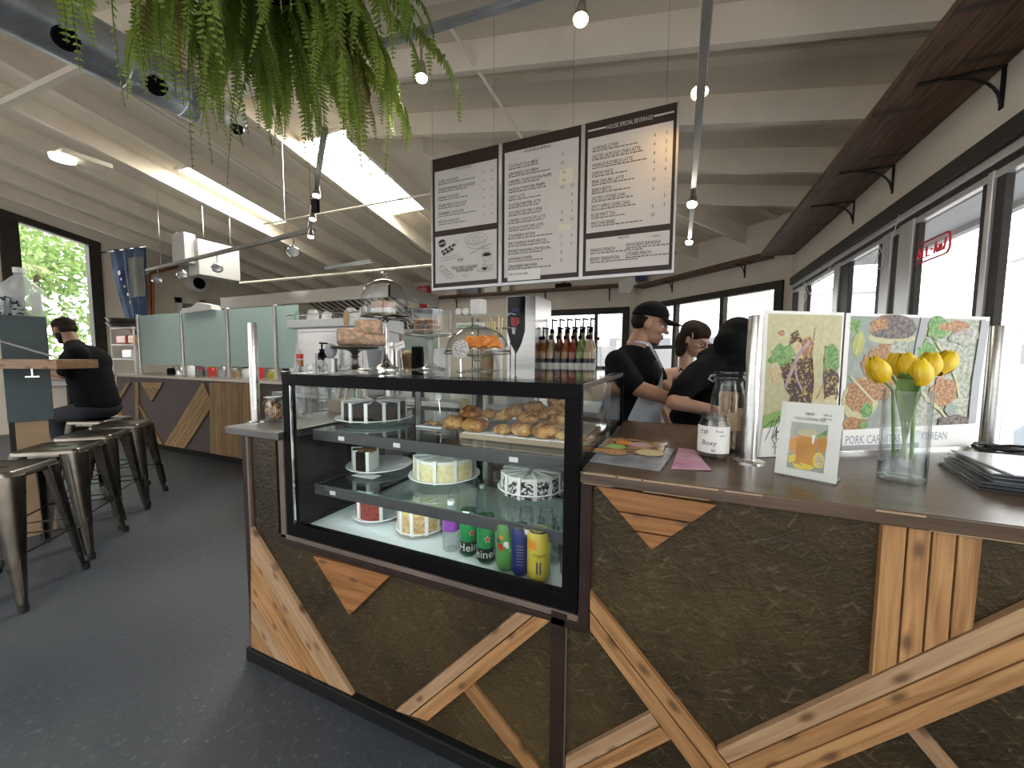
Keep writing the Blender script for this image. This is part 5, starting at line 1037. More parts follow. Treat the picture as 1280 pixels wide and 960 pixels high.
ell(S, .82, .80, .11, .04); S.line([(.77, .80), (.82, .66), (.88, .80)], .0018, 'text_ink', 'drawn_line'); S.poly([(.79, .75), (.85, .75), (.85, .81), (.79, .81)], 'text_ink', 'drawn_fill'); S.line([(.46, .86), (.50, .90), (.54, .86)], .002, 'text_ink', 'drawn_line')
S.text("'FOOD MENU' AVAILABLE", .28, .735, .026, 'text_ink', .62); S.text('DOWN BELOW', .36, .80, .026, 'text_ink', .66)
for s_, u, v in (('SUSHI', .34, .14), ('PHO', .09, .655), ('RICE BALL', .86, .735), ('POKE BOWL', .78, .39)): S.text(s_, u, v, .010, 'text_ink', .8)
t, (S1,) = menu_board(bx[1], bx[2], 'middle menu board of house special drinks with price stickers', [(.075, .965)])
S1.text('HOUSE SPECIAL BEVERAGE', .28, .030, .021, 'text_ink', .62)
items(S1, [('COCONUT COLD BREW', '6', '-'), ('LEMONADE COLD BREW', '6.5', '-'), ('CARAMEL COOKIE DOUGH FRAPPE', '7.5', ''), ('HAZELNUT POPCORN FRAPPE', '7.5', ''), ('CRISPY LATTE', '4.5', '5.5'), ('COCONUT BUTTER LATTE', '-', '6'), ('COCONUT BUTTER COFFEE', '-', '5'), ('CARAMEL CHOCOLATE LATTE', '6', '5'), ('HAZELNUT POPCORN LATTE', '6.5', '5.5'), ('STRAWBERRY MOCHA', '7', '6'), ('SPICY PUMPKIN WHITE MOCHA', '7', '6'), ('SMOKED MARSHMALLOW MOCHA', '7', '6'), ('HAWAIIAN SUMMER', '8', '-'), ('STRAWBERRY BROWNIE', '8', '-')], .125, .0615, .0245, sx=.66)
S1.poly([(.76, .215), (.93, .215), (.93, .325), (.76, .325)], 'sticker', 'price_sticker'); S1.poly([(.76, .63), (.93, .63), (.93, .675), (.76, .675)], 'sticker', 'price_sticker'); S1.poly([(.05, .945), (.52, .945), (.52, 1.03), (.05, 1.03)], 'paper', 'paper_strip'); S1.text('7.5', .80, .25, .02, 'text_ink', .7); S1.text('7.5', .80, .31, .02, 'text_ink', .7); S1.text('Sultry Lemonade', .06, .985, .024, 'text_ink', .75)
t, (S1, S2_) = menu_board(bx[2], bx[3], 'menu board of house special drinks above a smoothie panel', [(.105, .715), (.755, .965)])
mb = MB(); text_mesh(mb, 'HOUSE SPECIAL BEVERAGE', .030, ((bx[2]+bx[3])/2, YM-.001, zT-(zT-zB)*.068), (1, 0, 0), UP, 'CENTER', .62); mb.build('title', 'board_white', t, merge=False)
for (a, b) in ((.05, .25), (.75, .95)): MB().box(bx[2]+(bx[3]-bx[2])*a, bx[2]+(bx[3]-bx[2])*b, YM-.0015, YM, zT-(zT-zB)*.058, zT-(zT-zB)*.048).build('title_bar', 'board_white', t)
items(S1, [('ALMOND LOVER', '6', '5'), ('SALTED ALMOND CHAI LATTE', '6', '5'), ('VANILLA ROOIBOS LATTE', '6', '5'), ('LEMON MATE', '6', '5'), ('PINK SAKURA LATTE', '7', '6'), ('BERRY BETTS', '10', '-'), ('SALTED LYCHEE CHAI', '6', '-'), ('SPICY APPLE CIDER CHAI', '-', '5'), ('ROSE MINT TEA', '6', '5'), ('MATCHA SENSE', '10', '-')], .13, .088, .0265, sx=.66)
S2_.text('SMOOTHIE', .40, .10, .016, 'text_ink', .7); S2_.text('UPSIZE  8', .80, .16, .013, 'text_ink', .7); items(S2_, [('MANGO PEACH',), ('BERRY SENSATION',)], .42, .28, .027, sx=.66); items(S2_, [('AVOCADO BANANA',), ('LYCHEE PEACH',)], .36, .28, .027, u=.50, sx=.66)
# ================================================================== WALL SHELVES
def bracket(t, P, n, d, h=.17, L=.28, m='iron'):
    """shelf bracket at wall point P (top), n = into the room"""
    P, n = Vector(P), Vector(n); Z = Vector((0, 0, -1)); b = MB().bar(P+n*.004, P+Z*h+n*.004, .022, .006, up=n).build('bracket', m, t)
    MB().bar(P+n*.0, P+n*L+Z*.004, .022, .006).build('bracket_arm', m, b); MB().tube([P+Z*h*.85+n*.008]+[P+n*(.008+L*.62*(1-math.cos(a)))+Z*(h*.85*(1-math.sin(a))+.006) for a in [math.radians(q) for q in range(10, 91, 10)]], .006, 6).build('bracket_curve', m, b, smooth=True)
ZS = 2.666
t = thing('wall_shelf', 'long dark timber shelf above the side windows', 'shelf', (XW, 2.5, ZS))
def board(P0, P1, w, th, parent, m='shelf_wood', up=(0, 0, 1), name='board'):
    P0, P1 = Vector(P0), Vector(P1); d = P1-P0; L = d.length; o = MB().box(-L/2, L/2, -w/2, w/2, -th/2, th/2).build(name, m, bevel=.003); d.normalize(); u = Vector(up); r = u.cross(d).normalized(); u = d.cross(r)
    o.matrix_basis = Matrix.Translation((P0+P1)/2) @ Matrix((d, r, u)).transposed().to_4x4(); attach(o, parent); return o
board((1.108, -1.5, ZS+.022), (1.108, 5.60, ZS+.022), .178, .040, t); board((.931, -1.5, ZS+.022), (.931, 5.60, ZS+.022), .174, .040, t)
for (x, y) in ((1118, 207), (1068, 255), (1262, 30)): q = at(x, y+5, X=XW); bracket(t, (XW, q.y, ZS), (-1, 0, 0), None)
t = thing('wall_shelf', 'brown timber shelf on the angled corner wall', 'shelf', (.2, 6.7, 2.70)); dC = Vector((-S2, S2, 0)); nC = Vector((-S2, -S2, 0)); zc = 2.70
board(C1+dC*.22+nC*.13+UP*(zc+.02), C1+dC*2.62+nC*.13+UP*(zc+.02), .25, .04, t)
for x in (931, 841): q = at_plane(x, 345, C1, nC); bracket(t, (q.x, q.y, zc), nC, None, L=.22)
t = thing('wall_shelf', 'brown timber shelf on the back wall under the menu boards', 'shelf', (-3, YB, 2.78)); zb = 2.78
board((-5.35, YB-.13, zb+.02), (-1.05, YB-.13, zb+.02), .25, .04, t)
for x in (762, 682, 571): q = at(x, 370, Y=YB); bracket(t, (q.x, YB, zb), (0, -1, 0), None, L=.22, h=.24)
def shelf_box(label, x, w, h, m, name='storage_carton', cat='box'):
    q = at(x, 360, Y=YB-.13); o = MB().box(q.x-w/2, q.x+w/2, YB-.2, YB-.06, zb+.041, zb+.041+h).build(name, m, bevel=.004); return tag(o, label, cat)
for x, w, h, m, l in ((566, .26, .34, 'paper', 'plain white carton on the back wall shelf'), (590, .36, .30, 'cloth_grey', 'grey blue striped carton on the back wall shelf'), (615, .30, .34, 'paper', 'white paper bag folded on the back wall shelf'), (634, .16, .22, 'sticker', 'small framed card standing on the back wall shelf'), (704, .30, .09, 'black', 'flat black box under the golden ornament')): shelf_box(l, x, w, h, m)
q = at(704, 355, Y=YB-.13); mat('gold', (.75, .55, .18), .25, metal=1); t = thing('ornament', 'round golden wire ornament on the flat black box', 'ornament', (q.x, YB-.13, zb+.131))
for k in range(5): 
    a = k*math.pi/5; MB().tube([(q.x+.085*math.cos(b)*math.cos(a), YB-.13+.085*math.cos(b)*math.sin(a), zb+.22+.085*math.sin(b)) for b in [i*math.pi/9 for i in range(19)]], .006, 6).build('wire_ring', 'gold', t, smooth=True)
q = at_plane(800, 347, C1+dC*2.7, nC); t = thing('tea_towel', 'cream cloth and blue packet hanging over the shelf corner', 'cloth', (q.x, q.y, 2.55))
MB().prism([(-1.12, YB-.27, 2.84), (-.86, YB-.30, 2.95), (-.78, YB-.32, 2.80), (-.92, YB-.30, 2.62), (-1.10, YB-.28, 2.64)], (.02, -.03, 0)).build('cloth', 'cream_white', t); MB().box(-.80, -.62, YB-.40, YB-.30, 2.82, 3.0).build('packet', 'can_blue', t)
# --- red alarm box and bell on the back wall
q = at(532, 363, Y=YB); t = thing('alarm_box', 'red fire alarm box on the back wall', 'alarm', q); MB().box(q.x-.16, q.x+.14, YB-.10, YB-.001, q.z-.09, q.z+.09).build('housing', 'red', t, bevel=.01); MB().box(q.x-.12, q.x+.09, YB-.105, YB-.099, q.z-.05, q.z+.05).build('face', 'pink', t)
q = at(531, 381, Y=YB); t = thing('alarm_bell', 'round red alarm bell under the alarm box', 'alarm', q); MB().lathe([(0, .09), (.10, .08), (.14, .03), (.145, 0), (0, 0)], (q.x, YB-.001, q.z), 24, axis=(0, -1, 0)).build('gong', 'red', t, smooth=True)
# ================================================================== BACK BAR
ZC = 1.05
bb = thing('back_bar', 'dark back bar cabinet behind the service counter', 'cabinet', (-2.2, 3.1, 0)); MB().box(-4.0, -.52, 2.78, 3.42, 0, ZC-.04).build('cabinet_body', 'dark_brown', bb)
for k in range(5): MB().box(-3.96+k*.69, -3.30+k*.69, 2.765, 2.78, .1, ZC-.08).build('door', 'kit_panel', bb, bevel=.004)
o = MB().box(-4.03, -.50, 2.75, 3.45, ZC-.04, ZC).build('bar_worktop', 'steel_dull', bevel=.003); tag(o, 'steel worktop on the back bar cabinet', 'worktop')
# espresso machine
mx0, mx1 = at(364, 430, Y=2.85).x, at(462, 430, Y=2.85).x; zt_ = at(410, 398, Y=2.95).z
es = thing('espresso_machine', 'large stainless espresso machine with cups on its tray', 'machine', ((mx0+mx1)/2, 3.05, ZC)); 
MB().box(mx0+.05, mx1-.05, 2.88, 3.32, ZC+.06, zt_-.06).build('body', 'steel', es, bevel=.02); MB().prism([(mx0, 2.80, zt_-.10), (mx0, 2.80, zt_-.02), (mx0, 3.36, zt_-.02), (mx0, 3.36, zt_-.16)], (mx1-mx0, 0, 0)).build('cup_tray', 'porcelain', es, bevel=.008)
for x in (mx0+.02, mx1-.10): MB().prism([(x, 2.80, ZC), (x, 3.34, ZC), (x, 3.30, zt_-.05), (x, 2.92, zt_-.05), (x, 2.86, ZC+.35)], (.08, 0, 0)).build('side_panel', 'porcelain', es, bevel=.012)
MB().box(mx0+.12, mx1-.12, 2.872, 2.882, ZC+.2, zt_-.14).build('back_panel', 'steel', es, bevel=.01); MB().box(mx0+.05, mx1-.05, 2.80, 3.3, ZC, ZC+.06).build('drip_tray', 'steel_dull', es, bevel=.006)
for y in (2.81, 3.35): MB().tube([(mx0, y, zt_+.03), (mx1, y, zt_+.03)], .006, 6).build('gallery_rail', 'chrome', es)
rnd = random.Random(6); ncup = 12
for k in range(ncup):
    x = mx0+.10+(mx1-mx0-.2)*(k % 6)/5; y = 2.90+.18*(k//6); c = Vector((x, y, zt_-.018)); t = thing('cup', 'small cup upside down on the espresso machine tray', 'cup', c, 'cups on the espresso machine'); m_ = ('clear', 'porcelain', 'porcelain', 'pewter', 'clear', 'porcelain')[(k*5) % 6]
    MB().lathe([(.062, 0), (.060, .03), (.048, .085), (.036, .105), (0, .11)], c, 18).build('bowl', m_, t, smooth=50); MB().tube([c+Vector((.058, 0, .03)), c+Vector((.088, 0, .035)), c+Vector((.085, 0, .07)), c+Vector((.050, 0, .075))], .005, 6).build('handle', m_, t, smooth=True)
# hot drink dispenser
hx0, hx1 = at(633, 420, Y=2.85).x, at(669, 420, Y=2.85).x; hz = at(650, 369, Y=2.85).z
hd = thing('drink_dispenser', 'tall stainless hot drink dispenser with pointed black front panel', 'machine', ((hx0+hx1)/2, 3.0, ZC)); fwid = at(655, 420, Y=2.85).x
MB().box(hx0, hx1, 2.85, 3.25, ZC, hz).build('housing', 'steel', hd, bevel=.006)
xa, xb = hx0+.012, fwid+.005; MB().prism([(xa, 2.849, hz-.01), (xb, 2.849, hz-.01), (xb, 2.849, hz-.28), (xb-.03, 2.849, hz-.38), ((xa+xb)/2, 2.849, hz-.46), (xa+.03, 2.849, hz-.38), (xa, 2.849, hz-.28)], (0, -.008, 0)).build('front_panel', 'black_gloss', hd)
xm = (xa+xb)/2; MB().box(xm-.03, xm+.03, 2.838, 2.841, hz-.13, hz-.10).build('display', 'can_blue', hd); MB().prism([(xm-.04, 2.838, hz-.17), (xm+.03, 2.838, hz-.18), (xm+.035, 2.838, hz-.22), (xm, 2.838, hz-.25), (xm-.04, 2.838, hz-.23)], (0, -.002, 0)).build('printed_emblem', 'red', hd); MB().prism([(xm-.03, 2.838, hz-.26), (xm+.01, 2.838, hz-.25), (xm, 2.838, hz-.31), (xm-.03, 2.838, hz-.30)], (0, -.002, 0)).build('printed_emblem', 'white', hd)
# syrup bottles with pumps
for n_, c_ in (('syrup_amber', (.34, .13, .03)), ('syrup_red', (.30, .035, .02)), ('syrup_pale', (.55, .42, .24)), ('syrup_green', (.20, .28, .08)), ('syrup_brown', (.10, .04, .02))): mat(n_, c_, .12, coat=.3)
RZ = ZC+.25; r0_, r1_ = at(673, 440, Y=2.95).x, at(760, 440, Y=2.95).x
rs = thing('bottle_riser', 'low steel riser under the syrup bottles', 'riser', ((r0_+r1_)/2, 3.1, ZC)); MB().box(r0_, r1_, 2.93, 3.30, RZ-.02, RZ).build('top', 'steel', rs)
for x_ in (r0_, r1_-.02): MB().box(x_, x_+.02, 2.93, 3.30, ZC, RZ-.02).build('side', 'steel', rs)
def syrup(x, Y, m, pump, label, sc=1.0):
    p = at(x, 440, Y=Y); p = Vector((p.x, Y, RZ)); t = thing('syrup_bottle', label, 'bottle', p, 'syrup bottles'); r = .037*sc; h = .29*sc
    MB().lathe([(0, 0), (r, 0), (r, h*.60), (r*.85, h*.70), (r*.38, h*.86), (r*.36, h)], p, 18).build('body', m, t, smooth=50); band(r+.0006, h*.14, h*.34, p, 18).build('label', 'paper', t, smooth=True, merge=False); band(r+.0008, h*.34, h*.46, p, 18).build('label', 'lam_dark', t, smooth=True, merge=False)
    if pump:
        MB().lathe([(r*.42, h*.98), (r*.42, h*1.07), (r*.16, h*1.09), (r*.14, h*1.30), (0, h*1.30)], p, 12).build('pump', 'black', t, smooth=50); MB().bar(p+Vector((-.006, 0, h*1.31)), p+Vector((.045, -.01, h*1.28)), .012, .014).build('pump_spout', 'black', t)
    else: MB().lathe([(r*.42, h*.98), (r*.44, h*1.1), (0, h*1.1)], p, 12).build('cap', 'dark_brown', t, smooth=50)
mats_ = ['syrup_amber', 'syrup_pale', 'syrup_brown', 'syrup_amber', 'syrup_red', 'syrup_green', 'syrup_pale', 'syrup_red']
tone = {'syrup_amber': 'amber', 'syrup_pale': 'pale', 'syrup_brown': 'brown', 'syrup_red': 'red', 'syrup_green': 'green'}
for k in range(7): syrup(679+k*9.2, 3.0, mats_[k % 8], k not in (1,), '%s syrup bottle in the front row on the steel riser' % tone[mats_[k % 8]])
for k in range(6): syrup(690+k*9.6, 3.2, mats_[(k*3+1) % 8], True, 'taller %s syrup bottle with black pump in the rear row' % tone[mats_[(k*3+1) % 8]], 1.22)
syrup(738, 3.02, 'syrup_pale', False, 'clear bottle with brown cap at the end of the syrups')
bt = at(747, 440, Y=3.05); bottle('slim clear bottle with thin spout at the end of the back bar', (bt.x, 3.05, RZ), .03, .30, 'dark_brown', None, 'back bar bottles')
# small things on the back bar between the machine and the dispenser
for k, (x, Y, h, r, m, l) in enumerate(((488, 3.0, .50, .07, 'steel', 'steel milk jug on the back bar beside the espresso machine'), (522, 3.05, .46, .06, 'black', 'black canister on the back bar'), (552, 3.0, .44, .08, 'porcelain', 'white canister on the back bar'), (608, 2.95, .44, .06, 'kraft', 'brown paper canister beside the dispenser'))):
    p = at(x, 440, Y=Y); p.z = ZC; t = thing('canister', l, 'container', p); MB().lathe([(0, 0), (r, 0), (r*1.02, h*.9), (r*.9, h)], p, 20).build('body', m, t, smooth=50); MB().lathe([(r*.94, h*.98), (r*.94, h*1.05), (0, h*1.08)], p, 20).build('lid', m, t, smooth=50)
# ================================================================== KITCHEN
YK = 3.18
kc = thing('kitchen_counter', 'long kitchen counter clad with zigzag wooden strips', 'counter', (-6.2, YK, 0)); kx0, kx1, kz = -8.47, -4.1, 1.13
MB().box(kx0, kx1, YK, YK+.7, .06, kz-.04).build('panel', 'kit_panel', kc); MB().box(kx0, kx1, YK-.02, YK+.02, 0, .07).build('kick_board', 'kick', kc)
o = MB().box(kx0-.05, kx1+.05, YK-.06, YK+.75, kz-.04, kz).build('kitchen_worktop', 'steel', bevel=.004); tag(o, 'steel worktop along the kitchen counter', 'worktop')
def kp(pts, ax, m='kit_wood'):
    P = [at(x, y, Y=YK) for x, y in pts]; P = [Vector((p.x, p.y, min(max(p.z, .075), kz-.042))) for p in P]; a, b = at(*ax[0], Y=YK), at(*ax[1], Y=YK); d = b-a; plank([tuple(p) for p in P], -math.atan2(d.z, d.x), m, kc, .025)
kp([(160, 478), (165, 478), (149, 506), (146, 503)], ((160, 478), (146, 503))); kp([(146, 503), (149, 501), (155, 520), (151, 522)], ((146, 503), (151, 522))); kp([(171, 478), (175, 478), (176, 553), (172, 553)], ((171, 478), (172, 553))); kp([(174, 505), (178, 508), (206, 556), (201, 556)], ((174, 505), (201, 556)))
for i in range(3): a, b = i/3, (i+1)/3; T_ = [(178, 478), (206, 478), (192, 502)]; kp([lerp(T_[0], T_[2], a), lerp(T_[1], T_[2], a), lerp(T_[1], T_[2], b), lerp(T_[0], T_[2], b)][:4 if i < 2 else 3], (T_[0], T_[1]))
for i in range(5):
    a, b = i/5, (i+1)/5; A0, A1 = (256, 477), (207, 556); B0, B1 = (268, 506), (233, 561); kp([lerp(A0, B0, a), lerp(A1, B1, a), lerp(A1, B1, b), lerp(A0, B0, b)], (A0, A1))
for i in range(9):
    xa_, xb_ = 264+i*7, 264+(i+1)*7; kp([(xa_, 478), (xb_, 478), (xb_+1, 566+(i+1)*1.4), (xa_+1, 566+i*1.4)], ((xa_, 478), (xa_+1, 566)))
# frosted screens on the kitchen counter
sx = [at(174.5, 430, Y=YK+.05).x, at(228.5, 430, Y=YK+.05).x, at(285.5, 430, Y=YK+.05).x, at(345, 430, Y=YK+.05).x]; sx.append(sx[3]+.45); zs0, zs1 = at(230, 457, Y=YK).z, at(230, 390, Y=YK).z
scl = ['frosted glass screen at the free end of the kitchen counter', 'frosted glass screen in the middle of the kitchen counter', 'frosted glass screen behind the tumblers', 'frosted glass screen half hidden by the cake case']
for i in range(4):
    t = thing('frosted_screen', scl[i], 'glass screen', (sx[i], YK+.05, kz), 'frosted kitchen screens'); MB().box(sx[i]+.03, sx[i+1]-.03, YK+.046, YK+.054, zs0, zs1).build('glass_sheet', 'frost', t); MB().box(sx[i]-.025, sx[i]+.025, YK+.03, YK+.07, kz, zs1+.02).build('upright', 'steel', t, bevel=.004)
    MB().box(sx[i]+.025, sx[i]+.03, YK+.036, YK+.064, kz, zs1+.01).build('edge_channel', 'steel_dull', t)
cname = {'black': 'black', 'steel': 'shiny steel', 'porcelain': 'white', 'pewter': 'dark pewter', 'red': 'red', 'steel_dull': 'dull steel', 'kraft': 'brown', 'white': 'cream white', 'can_yellow': 'yellow'}
cols = ['black', 'steel', 'porcelain', 'pewter', 'red', 'steel_dull', 'kraft', 'white', 'red', 'can_yellow', 'black', 'steel']
for k in range(12):
    x = kx0+1.0+k*.27; h = .10+.03*(k % 3); t = thing('kitchen_jar', 'small %s container behind the frosted screens' % cname[cols[k]], 'container', (x, YK+.28, kz), 'containers behind the screens'); MB().lathe([(0, 0), (.055, 0), (.055, h*.8), (.04, h*.9), (.04, h)], (x, YK+.28, kz), 14).build('body', cols[k], t, smooth=50); MB().lathe([(.045, h), (.045, h+.02), (0, h+.02)], (x, YK+.28, kz), 14).build('lid', cols[(k+5) % 12], t, smooth=50)
t = thing('kitchen_bag', 'crumpled white plastic bag over the middle screen', 'bag', (sx[1]+.4, YK+.2, zs1)); MB().prism([(sx[1]+.1, YK+.0, zs1-.02), (sx[1]+.12, YK+.0, zs1+.05), (sx[1]+.35, YK+.0, zs1+.06), (sx[1]+.5, YK+.0, zs1+.12), (sx[1]+.8, YK+.0, zs1+.07), (sx[1]+.82, YK+.0, zs1+.01)], (0, .12, 0)).build('sheet', 'white', t)
# dish rack and pans at the free end
t = thing('wire_dish_rack', 'white wire rack with bowls at the end of the kitchen', 'rack', (-9.3, 3.72, 0)); rx0, rx1, ry = at(140, 430, Y=3.72).x, at(168, 430, Y=3.72).x, 3.72
for x in (rx0, rx1): MB().tube([(x, ry, .0), (x, ry, 1.95)], .018, 6).build('upright', 'white', t)
for z in (1.0, 1.35, 1.62, 1.93): MB().box(rx0, rx1, ry-.01, ry+.22, z-.012, z+.012).build('wire_shelf', 'white', t)
for k, (dx, z, m, l) in enumerate(((.12, 1.635, 'red', 'red packet on the white wire rack'), (.55, 1.635, 'orange', 'brown loaf packet on the white wire rack'), (.3, 1.37, 'porcelain', 'white bowl stack on the white wire rack'))):
    o = MB().box(rx0+dx, rx0+dx+.38, ry+.01, ry+.2, z, z+.16).build('packet', m, bevel=.03); tag(o, l, 'packet')
for k in range(2):
    c = Vector((rx0+.45, ry+.02, 1.945+k*.085)); t = thing('frying_pan', ('dark frying pan on top of the wire rack', 'second dark pan stacked upon the frying pan')[k], 'pan', c, 'stacked pans'); MB().lathe([(0, 0), (.20, .0), (.25, .07), (.24, .07), (.19, .012), (0, .012)], c, 24).build('pan', 'pewter', t, smooth=50); MB().bar(c+Vector((-.32, 0, .07)), c+Vector((-.62, -.1, .12)), .03, .02).build('handle', 'black', t)
# extraction hood
hx0_, hx1_ = -7.6, -3.75; YH = 4.3; z0h, z1h = at(400, 377, Y=YH).z, at(400, 363, Y=YH).z
t = thing('extraction_hood', 'long stainless steel extraction hood over the kitchen', 'hood', (-5.6, YH, z0h)); MB().box(hx0_, hx1_, YH, YH+.02, z0h, z1h).build('front_panel', 'steel', t); MB().box(hx1_-.02, hx1_, YH, YH+1.2, z0h, z1h).build('side_panel', 'steel', t); MB().box(hx0_, hx0_+.02, YH, YH+1.2, z0h, z1h).build('side_panel', 'steel', t); MB().box(hx0_, hx1_, YH, YH+1.2, z1h, z1h+.02).build('top_panel', 'steel', t)
for k in range(14): x = hx1_-.12-k*.13; MB().bar((x, YH+1.15, z0h-.35), (x, YH+.2, z0h+.02), .05, .02).build('filter_slat', 'pewter', t)
MB().box(hx0_, hx1_, YH+1.18, YH+1.2, .0, z0h).build('splash_back', 'steel', t)
# air handling box, vent, doorway, pipes on the far left
q = atd(249, 343, 6.0); t = thing('air_unit', 'hanging white sheet metal air unit', 'air unit', (q.x, q.y+.6, q.z)); mat('sheet_white', (.55, .56, .55), .4, metal=.4); MB().box(q.x-.28, q.x, q.y, q.y+.62, q.z, q.z+.55).build('casing', 'sheet_white', t, bevel=.01); MB().box(q.x-.42, q.x-.08, q.y-.14, q.y+.02, q.z+.16, q.z+.62).build('intake_box', 'sheet_white', t, bevel=.01)
for y in (q.y+.1, q.y+.5): MB().tube([(q.x-.03, y, q.z+.6), (q.x-.03, y, zr(q.x, y)+.05)], .008, 6).build('hanger_rod', 'steel', t)
MB().tube([Vector((q.x-.40, q.y-.05, q.z+.42+.14*math.sin(a)))+Vector((-.10*math.cos(a)-.05, 0, .1)) for a in [i*.35 for i in range(14)]], .015, 6).build('hose', 'white', t, smooth=True)
q = at(250, 354, X=XL+.25); t = thing('wall_fan', 'round white wall vent with black centre', 'fan', q); MB().lathe([(0, 0), (.22, 0), (.22, .22), (.15, .26), (.13, .20)], (XL, q.y, q.z), 24, axis=(1, 0, 0)).build('shroud', 'white', t, smooth=50); MB().lathe([(0, .2), (.14, .2), (.12, .24), (0, .25)], (XL, q.y, q.z), 24, axis=(1, 0, 0)).build('rotor', 'black', t, smooth=50)
d4 = bpy.data.objects.new('door_1', None); COL.objects.link(d4); struct(d4); ya, yb_ = at(220, 400, X=XL).y, at(256, 400, X=XL).y; zd = at(222, 372, X=XL).z
MB().box(XL, XL+.06, ya, ya+.12, 0, zd).build('jamb', 'white', d4); MB().box(XL, XL+.06, yb_-.12, yb_, 0, zd).build('jamb', 'white', d4); MB().box(XL, XL+.06, ya, yb_, zd-.12, zd).build('head', 'white', d4); MB().box(XL, XL+.02, ya+.12, yb_-.12, 0, zd-.12).build('leaf', 'cloth_grey', d4)
t = thing('copper_pipe', 'reddish copper pipes running down the far wall', 'pipe', (XL, 4.0, 1.0)); P = lambda x, y: at(x, y, X=XL+.08)
MB().tube([P(186, 430), P(186, 345), P(190, 341), P(220, 334), P(224, 328)], .035, 8).build('pipe', 'copper', t, smooth=True); MB().tube([P(191, 430), P(191, 348)], .03, 8).build('pipe', 'copper', t, smooth=True)
# curtain on a rod
mat('curtain', (.030, .055, .13), .8, var=.6, vscale=2.2, col2=(.10, .15, .24)); mat('curtain_pale', (.20, .20, .19), .8, var=.3, vscale=3)
t = thing('hanging_curtain', 'dark blue printed curtain gathered to one side', 'curtain', at(160, 400, Y=4.0)); yc = 4.0; 
MB().tube([at(119, 317, Y=yc), at(183, 308, Y=yc)], .018, 8).build('rod', 'steel', t)
cl = MB(); nu, nv = 24, 12; vs = []
for j in range(nv):
    v = j/(nv-1); xl = 138+34*v**1.5; xr_ = 181+4*v; yt, yb2 = 314-v*0, 0
    for i in range(nu):
        u = i/(nu-1); x = xl+(xr_-xl)*u; y = (313-4*u)+v*(122+8*u); pnt = at(x, y-28*(1-v)*0, Y=yc); pnt.y += .05*math.sin(u*22)*(1-.4*v); vs.append(pnt)
cl.add(vs, [(j*nu+i, j*nu+i+1, (j+1)*nu+i+1, (j+1)*nu+i) for j in range(nv-1) for i in range(nu-1)]); o = cl.build('cloth', 'curtain', t, smooth=80); o.modifiers.new('s', 'SOLIDIFY').thickness = .01
pv_ = MB(); vs = []
for j in range(7):
    v = j/6
    for i in range(7): u = i/6; pnt = at(160+3*v+18*u, 322+50*v-2*u, Y=yc-.075); pnt.y += .03*math.sin(u*9); vs.append(pnt)
pv_.add(vs, [(j*7+i, j*7+i+1, (j+1)*7+i+1, (j+1)*7+i) for j in range(6) for i in range(6)]); pv_.build('printed_patch', 'curtain_pale', t, smooth=80)
for k, (x, y) in enumerate(((149, 341), (152, 349), (156, 358), (160, 368), (163, 378))): MB().ball(at(x, y, Y=yc-.09), .05 if k == 0 else .035, .01, .05 if k == 0 else .03, 10, 6).build('printed_flower', 'cream_white' if k % 3 == 0 else ('purple' if k % 2 else 'leaf_out'), t)
emis('lamp_soft', (1., .93, .8), 3.0)
# ================================================================== LEFT BAR AND STOOLS
t = thing('bar_partition', 'teal painted box post dividing the window bar', 'post', atd(40, 540, 3.0)); 
def facing_box(name, m, parent, px0, px1, py0, py1, D, depth, bev=.004):
    """upright box whose front spans the given pixels at distance D, turned to face the stools"""
    R_ = D*ray((px0+px1)/2, 441).length; a, b = [EYE+ray(x, py1)*(R_/ray(x, 441).length) for x in (px0, px1)]; z1 = (EYE+ray(px0, py0)*(R_/ray(px0, 441).length)).z; z0 = min(a.z, b.z); d = Vector((b.x-a.x, b.y-a.y, 0)); L = d.length; d.normalize(); n = Vector((-d.y, d.x, 0)); c = Vector(((a.x+b.x)/2, (a.y+b.y)/2, (z0+z1)/2))+n*depth/2
    o = MB().obox(c, d*L/2, n*depth/2, UP*(z1-z0)/2).build(name, m, parent, bevel=bev); return c, d, n, L, z0, z1
c, d, n, L, z0, z1 = facing_box('box_column', 'teal_paint', t, 9, 68, 394, 524, 3.0, .28)
MB().obox(Vector((c.x, c.y, z0/2)), d*L*.36, n*.10, UP*z0/2).build('support', 'kraft', t); MB().obox(Vector((c.x, c.y, z0/2))-d*L*.42+n*.02, d*.02, n*.02, UP*z0/2).build('leg', 'iron', t)
hk = atd(40, 466, 2.985); MB().obox(hk, d*.004, n*.004, UP*.03).build('coat_hook', 'chrome', t); MB().obox(hk-UP*.03, d*.035, n*.004, UP*.005).build('coat_hook', 'chrome', t)
t = thing('bar_ledge', 'thick timber ledge in front of the teal post', 'ledge', atd(40, 455, 2.75)); a, b = atd(-160, 454, 2.75), atd(97, 454, 2.75); b.z = a.z = (a.z+b.z)/2; board(a-n*.10, b-n*.10, .26, .062, t, 'bar_wood'); MB().tube([atd(-60, 412, 2.68), atd(-20, 420, 2.68), atd(65, 445, 2.68)], .008, 6).build('strap', 'steel_dull', t)
t = thing('side_table', 'narrow timber table in front of the seated man', 'table', atd(95, 560, 4.0)); a, b = atd(50, 472, 4.0), atd(125, 471, 4.0); b.z = a.z; board(a+n*.1, b+n*.1, .34, .045, t, 'bar_wood', name='table_top'); MB().obox((a+b)/2+n*.1-UP*.05, d*((b-a).length/2-.05), n*.14, UP*.025).build('apron_rail', 'paper', t); pp = (a+b)/2+n*.12; MB().tube([(pp.x, pp.y, 0), (pp.x, pp.y, a.z-.05)], .03, 8).build('leg', 'iron', t)
